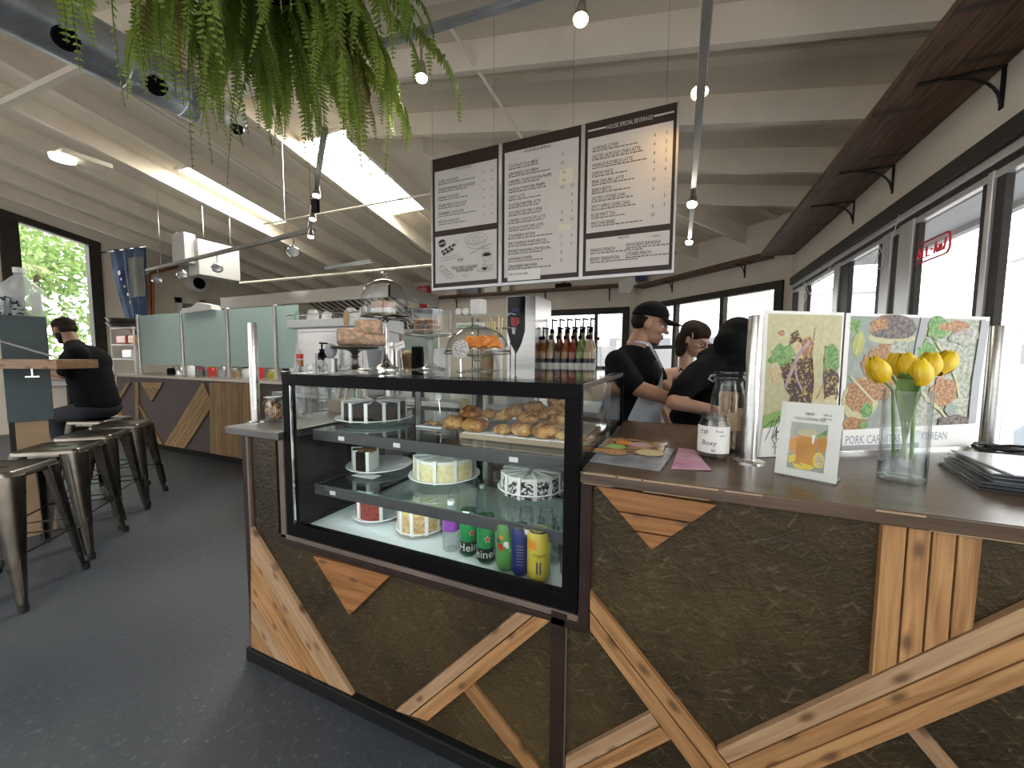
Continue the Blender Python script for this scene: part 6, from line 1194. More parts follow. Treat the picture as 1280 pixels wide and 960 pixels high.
# things on the column
pc_ = atd(28, 394, 3.0)+n*.14; pc_.z = z1; t = thing('plastic_jug', 'clear plastic water jug on the teal post', 'jug', pc_); glass('jug_plastic', (.92, .95, .96), .6, haze=.45, hcol=(.82, .84, .86))
MB().lathe([(0, 0), (.11, 0), (.12, .02), (.12, .18), (.10, .25), (.05, .31), (.03, .33), (.03, .36)], pc_+d*.0, 24).build('body', 'jug_plastic', t, smooth=50); MB().lathe([(.034, .35), (.034, .39), (0, .39)], pc_, 16).build('cap', 'white', t, smooth=50); MB().tube([pc_+Vector((-.06, 0, .31)), pc_+Vector((-.12, 0, .30)), pc_+Vector((-.125, 0, .22))], .014, 8).build('handle', 'jug_plastic', t, smooth=True)
pq = pc_-n*.08-d*.10; t = thing('metal_pot', 'small silver plant pot with trailing leaves on the teal post', 'plant pot', pq); MB().lathe([(0, 0), (.050, 0), (.065, .12), (.070, .12), (.070, .135), (.06, .135)], pq, 20).build('pot', 'galv', t, smooth=50); f = MB(); mat('leaf_dark', (.020, .035, .015), .5); rnd = random.Random(8)
for k in range(160):
    a_ = rnd.uniform(0, 6.28); q = rnd.random(); p_ = pq+Vector((math.cos(a_)*(.05+.09*q), math.sin(a_)*(.05+.09*q), .13-.20*q*q+rnd.uniform(-.02, .03))); u_ = Vector((rnd.gauss(0, 1), rnd.gauss(0, 1), rnd.gauss(0, 1))).normalized()*.016; w_ = u_.orthogonal().normalized()*.010; f.add([p_-u_, p_+w_, p_+u_, p_-w_], [(0, 1, 2, 3)])
o = f.build('foliage', 'leaf_dark', t, merge=False); o['kind'] = 'stuff'
# --- metal stools
def make_stool(label):
    t = thing('bar_stool', label, 'stool', (0, 0, 0), 'metal bar stools'); H = .785; s = .175; b = .24
    def rr(h, z, r=.035, n=5):
        P = []
        for cx, cy, a0 in ((h-r, h-r, 0), (-h+r, h-r, 90), (-h+r, -h+r, 180), (h-r, -h+r, 270)):
            P += [(cx+r*math.cos(math.radians(a0+90*k/n)), cy+r*math.sin(math.radians(a0+90*k/n)), z) for k in range(n+1)]
        return P
    m = MB(); rings = [rr(s-.03, H-.006, .03), rr(s-.008, H, .032), rr(s, H-.008, .036), rr(s+.004, H-.05, .038)]; N = len(rings[0])
    for a, c in zip(rings, rings[1:]): m.add(a+c, [(i, (i+1) % N, N+(i+1) % N, N+i) for i in range(N)])
    m.add(rings[0], [tuple(range(N))]); local(m.build('seat', 'gunmetal', smooth=50), t)
    local(MB().box(-.05, .05, -.011, .011, H-.005, H-.0045).build('grip_slot', 'black'), t)
    for i in range(4):
        a = math.radians(45+90*i); u = Vector((math.cos(a), math.sin(a), 0)); v = Vector((-u.y, u.x, 0)); top, bot = u*s*1.30+UP*(H-.03), u*b*1.36+UP*.02
        # folded sheet leg: wide rounded channel tapering to the foot
        m = MB(); R = []
        for q in range(8):
            f_ = q/7; c_ = top.lerp(bot, f_); w = .075*(1-f_)+.020*f_; dp = .040*(1-f_)+.016*f_; ring = [c_-v*w-u*dp, c_-v*w*.80-u*dp*.1, c_-v*w*.4+u*dp*.20, c_+u*dp*.32, c_+v*w*.4+u*dp*.20, c_+v*w*.80-u*dp*.1, c_+v*w-u*dp, c_+v*w*.9-u*dp*1.25, c_+u*dp*.05, c_-v*w*.9-u*dp*1.25]; R.append(ring)
        for r0, r1 in zip(R, R[1:]): m.add(list(r0)+list(r1), [(k, (k+1) % 10, 10+(k+1) % 10, 10+k) for k in range(10)])
        m.add(R[0], [tuple(range(10))]); m.add(R[-1], [tuple(range(10))]); L_ = local(m.build('leg', 'gunmetal', smooth=60), t)
        local(MB().bar(top.lerp(bot, .62)+u*.016, top.lerp(bot, .90)+u*.014, .018, .010, up=u).build('pressed_rib', 'gunmetal', bevel=.003), L_); local(MB().lathe([(0, 0), (.020, 0), (.022, .02), (.018, .045)], bot-UP*.02, 12).build('foot_cap', 'rubber', smooth=50), L_)
        u2 = Vector((math.cos(a+math.pi/2), math.sin(a+math.pi/2), 0)); fz_ = .30; p0 = u*(s*1.30+(b-s)*1.36*(1-fz_/H)-.012)+UP*fz_; p1 = u2*(s*1.30+(b-s)*1.36*(1-fz_/H)-.012)+UP*fz_; local(MB().tube([p0, p1], .006, 6).build('foot_rail', 'gunmetal', smooth=True), t)
        local(MB().bar(u*s*.9+UP*(H-.05), u*.03+UP*(H-.11), .02, .004).build('cross_brace', 'gunmetal'), t)
    return t
st0 = make_stool('metal bar stool at the open end of the stool row')
pos = [(-3.66, .82), (-4.10, 1.21), (-4.52, 1.53), (-4.94, 1.87), (-5.05, 2.33)]
sl = ['metal bar stool at the open end of the stool row', 'second metal bar stool from the open end of the row', 'third metal bar stool from the open end of the row', 'metal bar stool next to the seated man', 'metal bar stool under the seated man']
stools = []
for i, (x, y) in enumerate(pos):
    o = st0 if i == 0 else copy_tree(st0); o.location = (x, y, 0); o.rotation_euler = (0, 0, math.radians((41, 47, 47, 50, 30)[i])); o['label'] = sl[i]; stools.append(o)
# ================================================================== DUCT, TRACKS, LAMPS
t = thing('spiral_duct', 'galvanised round duct with black vents under the ceiling', 'duct', (-3.93, 0, 3.64)); DX, DZ, DR = -3.93, 3.645, .185
MB().lathe([(DR, 0), (DR, 4.2)], (DX, -2.1, DZ), 36, axis=(0, 1, 0)).build('tube', 'galv', t, smooth=True); MB().lathe([(0, 0), (DR*.97, 0), (DR, .012), (DR, .10)], (DX, 2.1, DZ), 36, axis=(0, -1, 0)).build('end_cap', 'galv', t, smooth=50)
for y in (1.98, 1.62, 1.0, .55, -.1): MB().lathe([(DR+.0, 0), (DR+.006, .004), (DR+.006, .012), (DR, .016)], (DX, y, DZ), 36, axis=(0, 1, 0)).build('seam_ring', 'galv', t, smooth=50)
for (x, y) in ((78, 8), (192, 66)):
    q = at(x, y, X=DX+.12); ax = Vector((.62, 0, -.55)).normalized(); c0 = Vector((DX, q.y, DZ)); MB().lathe([(0, 0), (.062, 0), (.072, -.008)], c0+ax*(DR+.006), 24, axis=tuple(ax)).build('vent_hole', 'black', t)
for y in (-.8, .9, 1.9): MB().tube([(DX, y, DZ+DR), (DX, y, zr(DX, y)+.1)], .006, 6).build('hanger_rod', 'steel_dull', t)
def spot_lamp(label, p, drop=.10, aim=(0, 0, -1), m='steel', bulb='bulb_white', r=.030, group='track spot lamps'):
    """track lamp: p = point on the track; can hangs below it"""
    p = Vector(p); a = Vector(aim).normalized(); t = thing('spot_lamp', label, 'lamp', p, group); c = p-UP*drop
    MB().tube([p, p-UP*drop*.6, c], .006, 6).build('stem', m, t); MB().lathe([(0, -.045), (r*.55, -.04), (r*.7, -.01), (r, .035), (r, .045), (r*.92, .043)], c, 20, axis=tuple(a)).build('shade', m, t, smooth=50); MB().lathe([(0, .036), (r*.9, .034), (r*.6, .047), (0, .052)], c, 18, axis=tuple(a)).build('bulb', bulb, t, smooth=True); return c+a*.055
def track(label, a, b, m='steel', w=.030, hang=True):
    a, b = Vector(a), Vector(b); t = thing('light_track', label, 'light track', (a+b)/2, 'ceiling light tracks'); MB().bar(a, b, w, w*.8).build('rail', m, t, bevel=.003)
    if hang:
        for f_ in (.12, .88): q = a.lerp(b, f_); MB().tube([q, (q.x, q.y, zr(q.x, q.y)+.02)], .004, 6).build('hanger_rod', 'steel', t)
    return t
def lamp_light(p, aim, power, col, size=1.2, blend=.6, rad=.03):
    l = bpy.data.lights.new('spot_light', 'SPOT'); l.energy = power; l.color = col; l.spot_size = size; l.spot_blend = blend; l.shadow_soft_size = rad; o = bpy.data.objects.new('spot_light', l); COL.objects.link(o); o.location = p; o.rotation_euler = Vector(aim).to_track_quat('-Z', 'Y').to_euler(); return o
TX, TZ = .040, 2.585
track('silver light track running beside the menu boards', (TX, .75, TZ), (TX, 4.25, TZ), 'steel_dull', .036)
for (x, y, dr, l, bu, pw) in ((876, 108, .07, 'warm glowing spot lamp next to the menu board corner', 'bulb_warm', 0), (866, 250, .07, 'spot lamp in the middle of the silver light track', 'bulb_white', 12), (862, 299, .07, 'spot lamp at the far end of the silver light track', 'bulb_white', 12)):
    q = at(x, y, X=TX); p = Vector((TX, q.y, TZ-.01)); e = spot_lamp(l, p, TZ-.01-q.z, (-.1, -.45, -.9), bulb=bu, r=.036)
    if pw: lamp_light(e, (-.1, -.3, -1), pw, (1, .86, .66))
    else: wl = e
lamp_light(wl, Vector((bx[3]-.20, YM, zT-.32))-wl, 3.2, (1., .58, .18), 1.7, .9)
YT = 1.6; a, b = at(467, 58, Y=YT), at(655, 0, Y=YT); dd = (b-a).normalized(); track('blue grey light track above the hanging fern', a-dd*.25, b+dd*.55, 'galv', .034)
q = at(527, 88, Y=YT); p = a+dd*((q.x-a.x)/dd.x); spot_lamp('spot lamp between the fern and the menu boards', p, p.z-q.z, (.1, -.2, -1)); lamp_light(q-UP*.06, (.0, -.25, -1), 10, (1, .88, .7))
q = at(727, 14, Y=YT); p = a+dd*((q.x-a.x)/dd.x); e = spot_lamp('warm spot lamp above the middle menu board', p, max(.05, p.z-q.z), (0, -.3, -1), bulb='bulb_warm'); lamp_light(q-UP*.06, (.1, -.1, -1), 14, (1, .78, .5))
a, b = atd(406, 160, 2.2), atd(388, 300, 3.9); b.z = a.z = 2.74; track('light track hung with lamps below the fern', a, b, 'steel_dull', .035)
for k, (x, y, l) in enumerate(((411, 226, 'glowing spot lamp clamped below the fern'), (397, 264, 'glowing spot lamp next after the dark clamp'), (393, 291, 'glowing spot lamp at the far end under the fern'))):
    f_ = (.42, .72, .93)[k]; p = a.lerp(b, f_); q = atd(x, y, (p-EYE).dot(CF)); spot_lamp(l, p, max(.05, p.z-q.z), (.15, -.2, -1))
p = a.lerp(b, .52); t = thing('cable_clamp', 'dark metal clamp and coiled wire on the light track', 'clamp', p); MB().obox(p-UP*.10, Vector((.03, 0, 0)), Vector((0, .015, 0)), UP*.05).build('plate', 'iron', t); MB().tube([p+Vector((.03*math.cos(k*.7)-.02, 0, -.02-.004*k+.02*math.sin(k*.7))) for k in range(20)], .003, 6).build('wire_coil', 'iron', t, smooth=True)
a, b = at(184, 338, Z=2.80), at(392, 287, Z=2.80); track('long light track over the kitchen screens', a, b, 'steel_dull', .05)
for (x, y, l) in ((197, 330, 'chrome track lamp nearest the curtain'), (228, 322, 'chrome track lamp in front of the air unit'), (271, 311, 'chrome track lamp past the air unit'), (367, 302, 'chrome track lamp at the joint under the fern')):
    f_ = (x-184)/(392-184); k = min(range(200), key=lambda i: abs(((a.lerp(b, i/199)-EYE).dot(CR)/(a.lerp(b, i/199)-EYE).dot(CF))-(x-640)/FPX)); p = a.lerp(b, k/199); spot_lamp(l, p, .17, (.5, -.4, -.7), 'chrome', 'frame_alu', r=.07)
t = thing('ceiling_pipe', 'thin white brace pipe between ceiling and menu boards', 'pipe', at(600, 90, Y=2.6)); MB().tube([at(530, -16, Y=2.25), at(652, 172, Y=2.9)], .012, 8).build('pipe', 'rafter_paint', t, smooth=True)
t = thing('ceiling_pipe', 'long thin conduit under the rafters over the hood', 'pipe', at(430, 340, Z=2.7)); MB().tube([at(300, 354, Z=2.62), at(545, 331, Z=2.62)], .018, 8).build('pipe', 'rafter_paint', t, smooth=True); q = at(438, 331, Z=2.75); MB().bar(at(408, 336, Z=2.72), at(465, 326, Z=2.72), .06, .04).build('channel', 'galv', t)
t = thing('ceiling_pipe', 'thin cross pipe passing under the large skylight', 'pipe', at(440, 260, Z=3.2)); MB().tube([at(330, 280, Z=3.25), at(545, 241, Z=3.25)], .012, 8).build('pipe', 'rafter_paint', t, smooth=True)
t = thing('ceiling_pipe', 'pale cross brace near the round ceiling lamp', 'pipe', at(50, 110, Z=3.7)); MB().bar(at(-10, 137, Z=3.72), at(104, 82, Z=3.72), .05, .05).build('pipe', 'rafter_paint', t); 
q = at(79, 202, Z=3.78); t = thing('ceiling_lamp', 'round lit ceiling lamp on a white plate', 'lamp', q); MB().box(q.x-.13, q.x+.15, q.y-.05, q.y+.40, q.z+.06, q.z+.12).build('plate', 'rafter_paint', t, bevel=.01); MB().lathe([(0, .0), (.11, .01), (.12, .06), (0, .06)], q, 24).build('diffuser', 'lamp_soft', t, smooth=50)
q = at(296, 157, Z=3.3); t = thing('security_camera', 'small white dome security camera on the rafter', 'camera', q); MB().lathe([(0, .05), (.07, .05), (.07, .0), (.05, -.01)], q, 18).build('base', 'white', t, smooth=50); MB().ball(q-UP*.02, .05).build('dome', 'black_gloss', t, smooth=True)
# window lettering and string lights
yA, yB = at(1143, 316, X=XW+.01).y, at(1187, 312, X=XW+.01).y; zA = at(1160, 327, X=XW+.01).z; zB_ = at(1160, 303, X=XW+.01).z
t = thing('window_sign', 'red outlined lettering sign on the side window glass', 'sign', (XW+.04, (yA+yB)/2, zA)); ux = Vector((0, -1, 0)); c = Vector((XW+.010, max(yA, yB), zA+.008)); w = abs(yB-yA); h = zB_-zA
glyphs = [[(0, 0), (.5, 1), (1, 0)], [(.2, .4), (.8, .4)], [(1.5, 1), (1.5, 0), (2.2, 0)], [(2.7, 1), (2.7, 0), (3.4, 0)], [(3.8, .5), (4.3, .5)], [(4.7, 0), (5.1, 1), (5.5, 0)], [(4.85, .4), (5.35, .4)], [(6.0, 0), (6.0, .65), (6.5, .65), (6.6, 0)], [(7.1, 0), (7.6, 1.1)]]
for g in glyphs: MB().tube([c+ux*w*(.10+.80*p/7.6)+UP*h*(.22+.52*q) for p, q in g], .0048, 6).build('lettering', 'sign_red', t)
r = h*.3; out = [(w-r+r*math.cos(a), h-r+r*math.sin(a)) for a in [math.radians(k) for k in (0, 30, 60, 90)]]+[(r+r*math.cos(a), h-r+r*math.sin(a)) for a in [math.radians(k) for k in (90, 120, 150, 180)]]+[(r+r*math.cos(a), r+r*math.sin(a)) for a in [math.radians(k) for k in (180, 210, 240, 270)]]+[(w-r+r*math.cos(a), r+r*math.sin(a)) for a in [math.radians(k) for k in (270, 300, 330, 360)]]
out.append(out[0]); MB().tube([c+ux*u+UP*v for u, v in out], .0055, 6).build('outline', 'sign_red', t)
sp_ = [(1124, 268), (1115, 300), (1098, 318), (1091, 335), (1102, 336), (1106, 322), (1100, 310)]; P = [at(x, y, X=XW-.02) for x, y in sp_]; t = thing('string_lights', 'white string light wire drooping from the window track', 'string lights', P[0]); MB().tube(P, .0025, 6).build('wire', 'white', t, smooth=True)
for k in (2, 4, 6): MB().ball(P[k], .007, n=8, m=6).build('bulb', 'white', t)
P = [at(x, y, X=XW-.02) for x, y in ((1046, 322), (1030, 345), (1012, 368), (1004, 350), (1008, 372), (1000, 386))]; t = thing('string_lights', 'white string light wire in the corner of the side window', 'string lights', P[0]); MB().tube(P, .003, 6).build('wire', 'white', t, smooth=True)
# ================================================================== HANGING FERN
def leafy(name, col, col2, tr=.35):
    m, nt, b = nodes_of(name); N, L = nt.nodes, nt.links
    oi = N.new('ShaderNodeObjectInfo'); cr = N.new('ShaderNodeValToRGB'); cr.color_ramp.elements[0].color = (*col, 1); cr.color_ramp.elements[1].color = (*col2, 1); L.new(oi.outputs['Random'], cr.inputs[0])
    b.inputs['Roughness'].default_value = .5; L.new(cr.outputs[0], b.inputs['Base Color']); tl = N.new('ShaderNodeBsdfTranslucent'); L.new(cr.outputs[0], tl.inputs[0]); mx = N.new('ShaderNodeMixShader'); mx.inputs[0].default_value = tr
    L.new(b.outputs[0], mx.inputs[1]); L.new(tl.outputs[0], mx.inputs[2]); L.new(mx.outputs[0], N['Material Output'].inputs[0]); MATS[name] = m
leafy('fern_leaf', (.15, .25, .035), (.33, .43, .085), .45); leafy('fern_brown', (.16, .10, .035), (.24, .20, .06)); mat('fern_stem', (.10, .11, .035), .7)
PF = atd(326, -40, 1.42)
fern = thing('hanging_fern', 'large hanging fern with long drooping green fronds', 'plant', PF)
MB().lathe([(0, 0), (.13, 0), (.17, .14), (.175, .14), (.175, .16), (.16, .16), (.12, .02), (0, .02)], PF-UP*.02, 28).build('basket', 'black', fern, smooth=50)
for k in range(3): a = k*2.094; MB().tube([PF+Vector((.17*math.cos(a), .17*math.sin(a), .13)), PF+UP*.55], .003, 5).build('chain', 'iron', fern)
MB().tube([PF+UP*.55, Vector((PF.x, PF.y, zr(PF.x, PF.y)+.05))], .004, 5).build('chain', 'iron', fern)
def frond_mesh(seed, L, reach, drop, rise, wmax, np_=50):
    rnd = random.Random(seed); K = 26; path = []
    for i in range(K):
        t_ = i/(K-1); x = reach*math.sin(min(1, t_*1.15)*math.pi/2); z = rise*math.sin(min(1, t_*2.2)*math.pi)-drop*t_**1.9; y = .05*math.sin(t_*3+seed)*t_; path.append(Vector((x, y, z+.10)))
    st = MB().tube(path, [.0030*(1-.6*i/(K-1)) for i in range(K)], 5); nst = len(st.f)
    for j in range(np_):
        t_ = .08+.91*j/(np_-1); f_ = t_*(K-1); i = min(K-2, int(f_)); p = path[i].lerp(path[i+1], f_-i); d = (path[i+1]-path[i]).normalized(); s = d.cross(UP); s = s.normalized() if s.length > .05 else Vector((0, 1, 0)); nrm = s.cross(d).normalized(); w = wmax*(.45+.55*min(1, t_*4))*(1-t_)**.55*1.15+.007
        for sg in (-1, 1):
            q = (s*sg*.93+d*.38-nrm*rnd.uniform(.0, .4)).normalized(); e = d.cross(q).cross(q).normalized()*(w*.15+.0016); b0 = p; L_ = w*rnd.uniform(.85, 1.12); mid = b0+q*L_*.5; tip = b0+q*L_-nrm*L_*.15
            st.add([b0-e*.8, b0+e*.8, mid+e, tip, mid-e], [(0, 1, 2, 4), (4, 2, 3)])
    me = st.mesh('frond', False, merge=False); me.materials.append(MATS['fern_leaf']); me.materials.append(MATS['fern_stem'])
    for k in range(nst): me.polygons[k].material_index = 1
    return me
protos = [frond_mesh(k, 1, *q) for k, q in enumerate(((.42, .52, .10, .060), (.52, .44, .12, .058), (.34, .60, .09, .056), (.58, .36, .10, .054), (.28, .64, .10, .058), (.38, .48, .14, .062), (.22, .68, .08, .052), (.48, .58, .08, .048), (.16, .60, .10, .054), (.64, .48, .10, .050)))]
thin = [frond_mesh(40+k, 1, *q) for k, q in enumerate(((.34, .80, .08, .026, 54), (.22, .86, .06, .024, 54), (.44, .72, .08, .026, 54)))]
rnd = random.Random(21)
def add_frond(me, az, sc, m='fern_leaf', off=(0, 0, 0)):
    o = bpy.data.objects.new('frond', me); COL.objects.link(o); o.parent = fern; o.location = Vector(off)+Vector((.10*math.cos(az), .10*math.sin(az), .02)); o.rotation_euler = (rnd.uniform(-.15, .15), rnd.uniform(-.1, .1), az); o.scale = (sc, sc, sc)
    if m != 'fern_leaf': o.material_slots[0].link = 'OBJECT'; o.material_slots[0].material = MATS[m]
for k in range(150): add_frond(protos[k % len(protos)], k*2.39996+rnd.uniform(-.2, .2), rnd.uniform(.66, .96), 'fern_brown' if k % 19 == 5 else 'fern_leaf', (rnd.uniform(-.05, .05), rnd.uniform(-.05, .05), rnd.uniform(-.12, .03)))
for k in range(12): add_frond(thin[k % 3], k*.52+rnd.uniform(-.2, .2), rnd.uniform(.85, 1.05), 'fern_leaf')
# ================================================================== PEOPLE
mat('skin_tan', (.42, .23, .145), .5, var=.12, vscale=14); mat('skin_pale', (.52, .32, .23), .48, var=.10, vscale=14); mat('skin_brown', (.30, .17, .11), .55, var=.1, vscale=14); mat('cloth_black', (.0065, .0065, .008), .9, spec=.15, bump=.25, bscale=60); mat('hair_dark', (.012, .008, .007), .7, spec=.2, bump=.5, bscale=120); mat('hair_brown', (.020, .011, .007), .7, spec=.2, bump=.5, bscale=120); mat('apron_white', (.66, .70, .80), .8, var=.08, vscale=10); mat('eye_white', (.7, .68, .66), .3); mat('eye_dark', (.02, .012, .01), .2); mat('lip', (.34, .09, .085), .45); mat('glasses_frame', (.02, .008, .008), .3); mat('jeans', (.02, .022, .03), .9); mat('cap_logo', (.7, .7, .68), .6)
def blob_mesh(name, prims, m, parent, voxel=.011, smooth=6):
    """union of tapered capsules and ellipsoids, voxel-remeshed to one continuous surface"""
    mb = MB()
    for p in prims:
        if p[0] == 'c':
            _, a, ra, b, rb = p; a, b = Vector(a), Vector(b); mb.tube([a, b], [ra, rb], 14); mb.ball(a, ra, n=14, m=8); mb.ball(b, rb, n=14, m=8)
        else:
            _, c, r, R = p; mb.ball(c, r[0], r[1], r[2], 18, 12, R)
    me = bpy.data.meshes.new(name); me.from_pydata(mb.v, [], mb.f); o = bpy.data.objects.new(name, me); COL.objects.link(o)
    md = o.modifiers.new('r', 'REMESH'); md.mode = 'VOXEL'; md.voxel_size = voxel; s = o.modifiers.new('s', 'SMOOTH'); s.iterations = smooth; s.factor = .5
    dg = bpy.context.evaluated_depsgraph_get(); me2 = bpy.data.meshes.new_from_object(o.evaluated_get(dg)); o.modifiers.clear(); o.data = me2; me2.name = name; me2.materials.clear(); me2.materials.append(MATS[m]); me2.shade_smooth()
    if parent: attach(o, parent)
    return o
def frame(fwd, up=(0, 0, 1)):
    f_ = Vector(fwd).normalized(); u = Vector(up); l_ = u.cross(f_).normalized(); u = f_.cross(l_).normalized(); return Matrix((f_, l_, u)).transposed()      # columns: forward, left, up
def head_prims(c, R, s=1.0, beard=False):
    L = lambda x, y, z: Vector(c)+R @ Vector((x*s, y*s, z*s)); E = lambda x, y, z, a, b_, d_: ('e', L(x, y, z), (a*s, b_*s, d_*s), R)
    P = [E(-.010, 0, .035, .098, .076, .092), E(.012, 0, -.005, .082, .070, .085), E(.036, 0, -.060, .060, .055, .050), E(.070, 0, -.090, .026, .028, .022),        # skull, face, jaw, chin
         E(.080, 0, .030, .020, .050, .014), E(.096, 0, .004, .014, .011, .028), E(.112, 0, -.015, .016, .014, .013), E(.091, 0, -.050, .014, .024, .008), E(.088, 0, -.064, .014, .020, .008)]
    for q in (-1, 1): P += [E(.064, .038*q, -.018, .024, .022, .020), E(-.010, .076*q, -.005, .020, .008, .032), E(-.004, .079*q, -.018, .010, .007, .016)]
    return P
def face_parts(parent, c, R, s=1.0, brow='hair_dark', lip='lip', closed=False):
    L = lambda x, y, z: Vector(c)+R @ Vector((x*s, y*s, z*s))
    for q in (-1, 1):
        if closed: MB().tube([L(.086, .014*q, .004), L(.0885, .031*q, -.002), L(.078, .048*q, .004)], .0018*s, 6).build('eyelid', 'eye_dark', parent, smooth=True)
        if not closed: e = MB().ball(L(.0735, .031*q, .008), .0135*s, .0135*s, .010*s, 12, 8, R).build('eye', 'eye_white', parent, smooth=True); MB().ball(L(.0865, .031*q, .007), .0035*s, .006*s, .006*s, 10, 6, R).build('pupil', 'eye_dark', e, smooth=True)
        MB().tube([L(.088, .012*q, .030), L(.089, .030*q, .036), L(.074, .052*q, .030)], [.0025*s, .0034*s, .002*s], 6).build('eyebrow', brow, parent, smooth=True)
    MB().tube([L(.094, -.022, -.058), L(.102, 0, -.056), L(.094, .022, -.058)], [.003*s, .006*s, .003*s], 6).build('lips', lip, parent, smooth=True)
def hand_prims(w, d, pn, s=1.0, curl=.5, side=1):
    """wrist w, direction d of the fingers, pn palm normal: palm + five fingers"""
    d, pn = Vector(d).normalized(), Vector(pn); pn = (pn-d*pn.dot(d)).normalized(); l_ = pn.cross(d)*side; w = Vector(w); R = Matrix((d, l_, pn)).transposed(); P = [('e', w+d*.045*s, (.050*s, .040*s, .016*s), R)]
    for k, (off, ln) in enumerate(((-.030, .060), (-.010, .075), (.010, .080), (.029, .072))):
        a = w+d*.085*s+l_*off*s; b_ = a+(d*math.cos(curl*.6)-pn*math.sin(curl*.6))*ln*.5*s; c_ = b_+(d*math.cos(curl*1.6)-pn*math.sin(curl*1.6))*ln*.5*s; P += [('c', a-d*.02*s, .0092*s, b_, .0085*s), ('c', b_, .0085*s, c_, .007*s)]
    a = w+d*.030*s+l_*.034*s; b_ = a+(d*.6+l_*.7).normalized()*.036*s; c_ = b_+(d*.9+l_*.15-pn*.3).normalized()*.030*s; P += [('c', a, .0115*s, b_, .010*s), ('c', b_, .010*s, c_, .008*s)]
    return P
def limb(*pts): return [('c', a[0], a[1], b[0], b[1]) for a, b in zip(pts, pts[1:])]
def J(x, y, D): return atd(x, y, D)
# --- barista with cap -------------------------------------------------------
D0 = 2.46; hc = J(811, 406, D0); f_ = (CR*.93-CF*.30-UP*.34); RH = frame(f_); hs = 1.06
side = Vector((-.16, .98, 0)).normalized()            # towards his far shoulder
neckb = J(795, 434, D0); shR, shL = J(772, 453, 2.32), J(806, 446, 2.62); chest = J(789, 478, 2.48); pel = Vector((chest.x-.02, chest.y+.02, .98)); elR, wrR = J(793, 484, 2.20), J(850, 503, 2.16); elL, wrL = J(826, 480, 2.60), J(858, 500, 2.34)
man = thing('person', 'man in black cap, black shirt and pale apron behind the counter', 'person', (pel.x, pel.y, 0)); RB = frame(CR*.9+CF*.2)
legs = []
for sg in (-1, 1): hp = pel+RB @ Vector((0, .09*sg, -.06)); kn_ = hp+Vector((.02, 0, -.43)); an = Vector((kn_.x-.02, kn_.y, .09)); legs += limb((hp, .085), (kn_, .058), (an, .042))+[('c', an-UP*.05, .036, an+RB @ Vector((.17, 0, -.055)), .030)]
skin = head_prims(hc, RH, hs)+limb((neckb+UP*.01, .062), (hc+RH @ Vector((-.025, 0, -.06)), .055))+[('e', chest+UP*.02, (.125, .185, .21), RB), ('e', chest-UP*.22, (.115, .160, .20), RB), ('e', pel, (.125, .165, .14), RB)]+limb((shR, .066), (elR, .048), (elR.lerp(wrR, .4), .046), (wrR, .030))+limb((shL, .066), (elL, .048), (wrL, .030))+hand_prims(wrR, (wrR-elR), UP*-1+CF*.3, .95, .6)+hand_prims(wrL, (wrL-elL), UP*-1+CF*.3, .95, .6, -1)+legs
body = blob_mesh('body', skin, 'skin_tan', man, .0062, 3)
face_parts(man, hc, RH, hs)
blob_mesh('tee_shirt', [('e', neckb-CR*.03-UP*.045, (.088, .12, .065), RB), ('e', chest+UP*.03, (.142, .205, .215), RB), ('e', chest-UP*.20, (.135, .18, .22), RB), ('e', pel+UP*.04, (.14, .18, .12), RB)]+limb((shR.lerp(neckb, .75)-UP*.035, .062), (shR, .080), (shR.lerp(elR, .88), .070))+limb((shL.lerp(neckb, .75)-UP*.035, .062), (shL, .080), (shL.lerp(elL, .80), .066)), 'cloth_black', man, .012, 6)
tr = []
for sg in (-1, 1): hp = pel+RB @ Vector((0, .09*sg, -.06)); kn_ = hp+Vector((.02, 0, -.43)); tr += limb((hp, .10), (kn_, .075), (Vector((kn_.x-.02, kn_.y, .10)), .062))
blob_mesh('trousers', tr+[('e', pel-UP*.02, (.142, .18, .13), RB)], 'jeans', man, .014, 6)
# apron: neck strap, bib and skirt that follow the chest
def sheet_on(name, rows, m, parent, th=.004):
    n_ = len(rows[0]); mb = MB(); mb.add([p for r in rows for p in r], [(j*n_+i, j*n_+i+1, (j+1)*n_+i+1, (j+1)*n_+i) for j in range(len(rows)-1) for i in range(n_-1)]); o = mb.build(name, m, parent, smooth=80); md = o.modifiers.new('s', 'SOLIDIFY'); md.thickness = th; md.offset = 1; return o
rows = []
for z, tm, fx, wy in ((.14, .45, .165, .20), (.07, .62, .180, .215), (.0, 1.2, .182, .225), (-.06, 1.9, .182, .228), (-.20, 2.2, .182, .228), (-.34, 2.2, .185, .23), (-.50, 2.2, .20, .24), (-.72, 2.2, .22, .25)):
    rows.append([chest+RB @ Vector((fx*math.cos(q*tm)-.01, wy*math.sin(q*tm), z)) for q in (-1, -.75, -.5, -.25, 0, .25, .5, .75, 1)])
ap = sheet_on('apron', rows, 'apron_white', man)
MB().tube([chest+RB @ Vector((.16, -.085, .10)), neckb+RB @ Vector((.055, -.060, .02)), neckb+RB @ Vector((-.015, -.064, .03)), neckb+RB @ Vector((-.055, 0, .03)), neckb+RB @ Vector((-.015, .064, .03)), chest+RB @ Vector((.15, .085, .10))], [.008]*6, 6).build('neck_strap', 'apron_white', man, smooth=True)
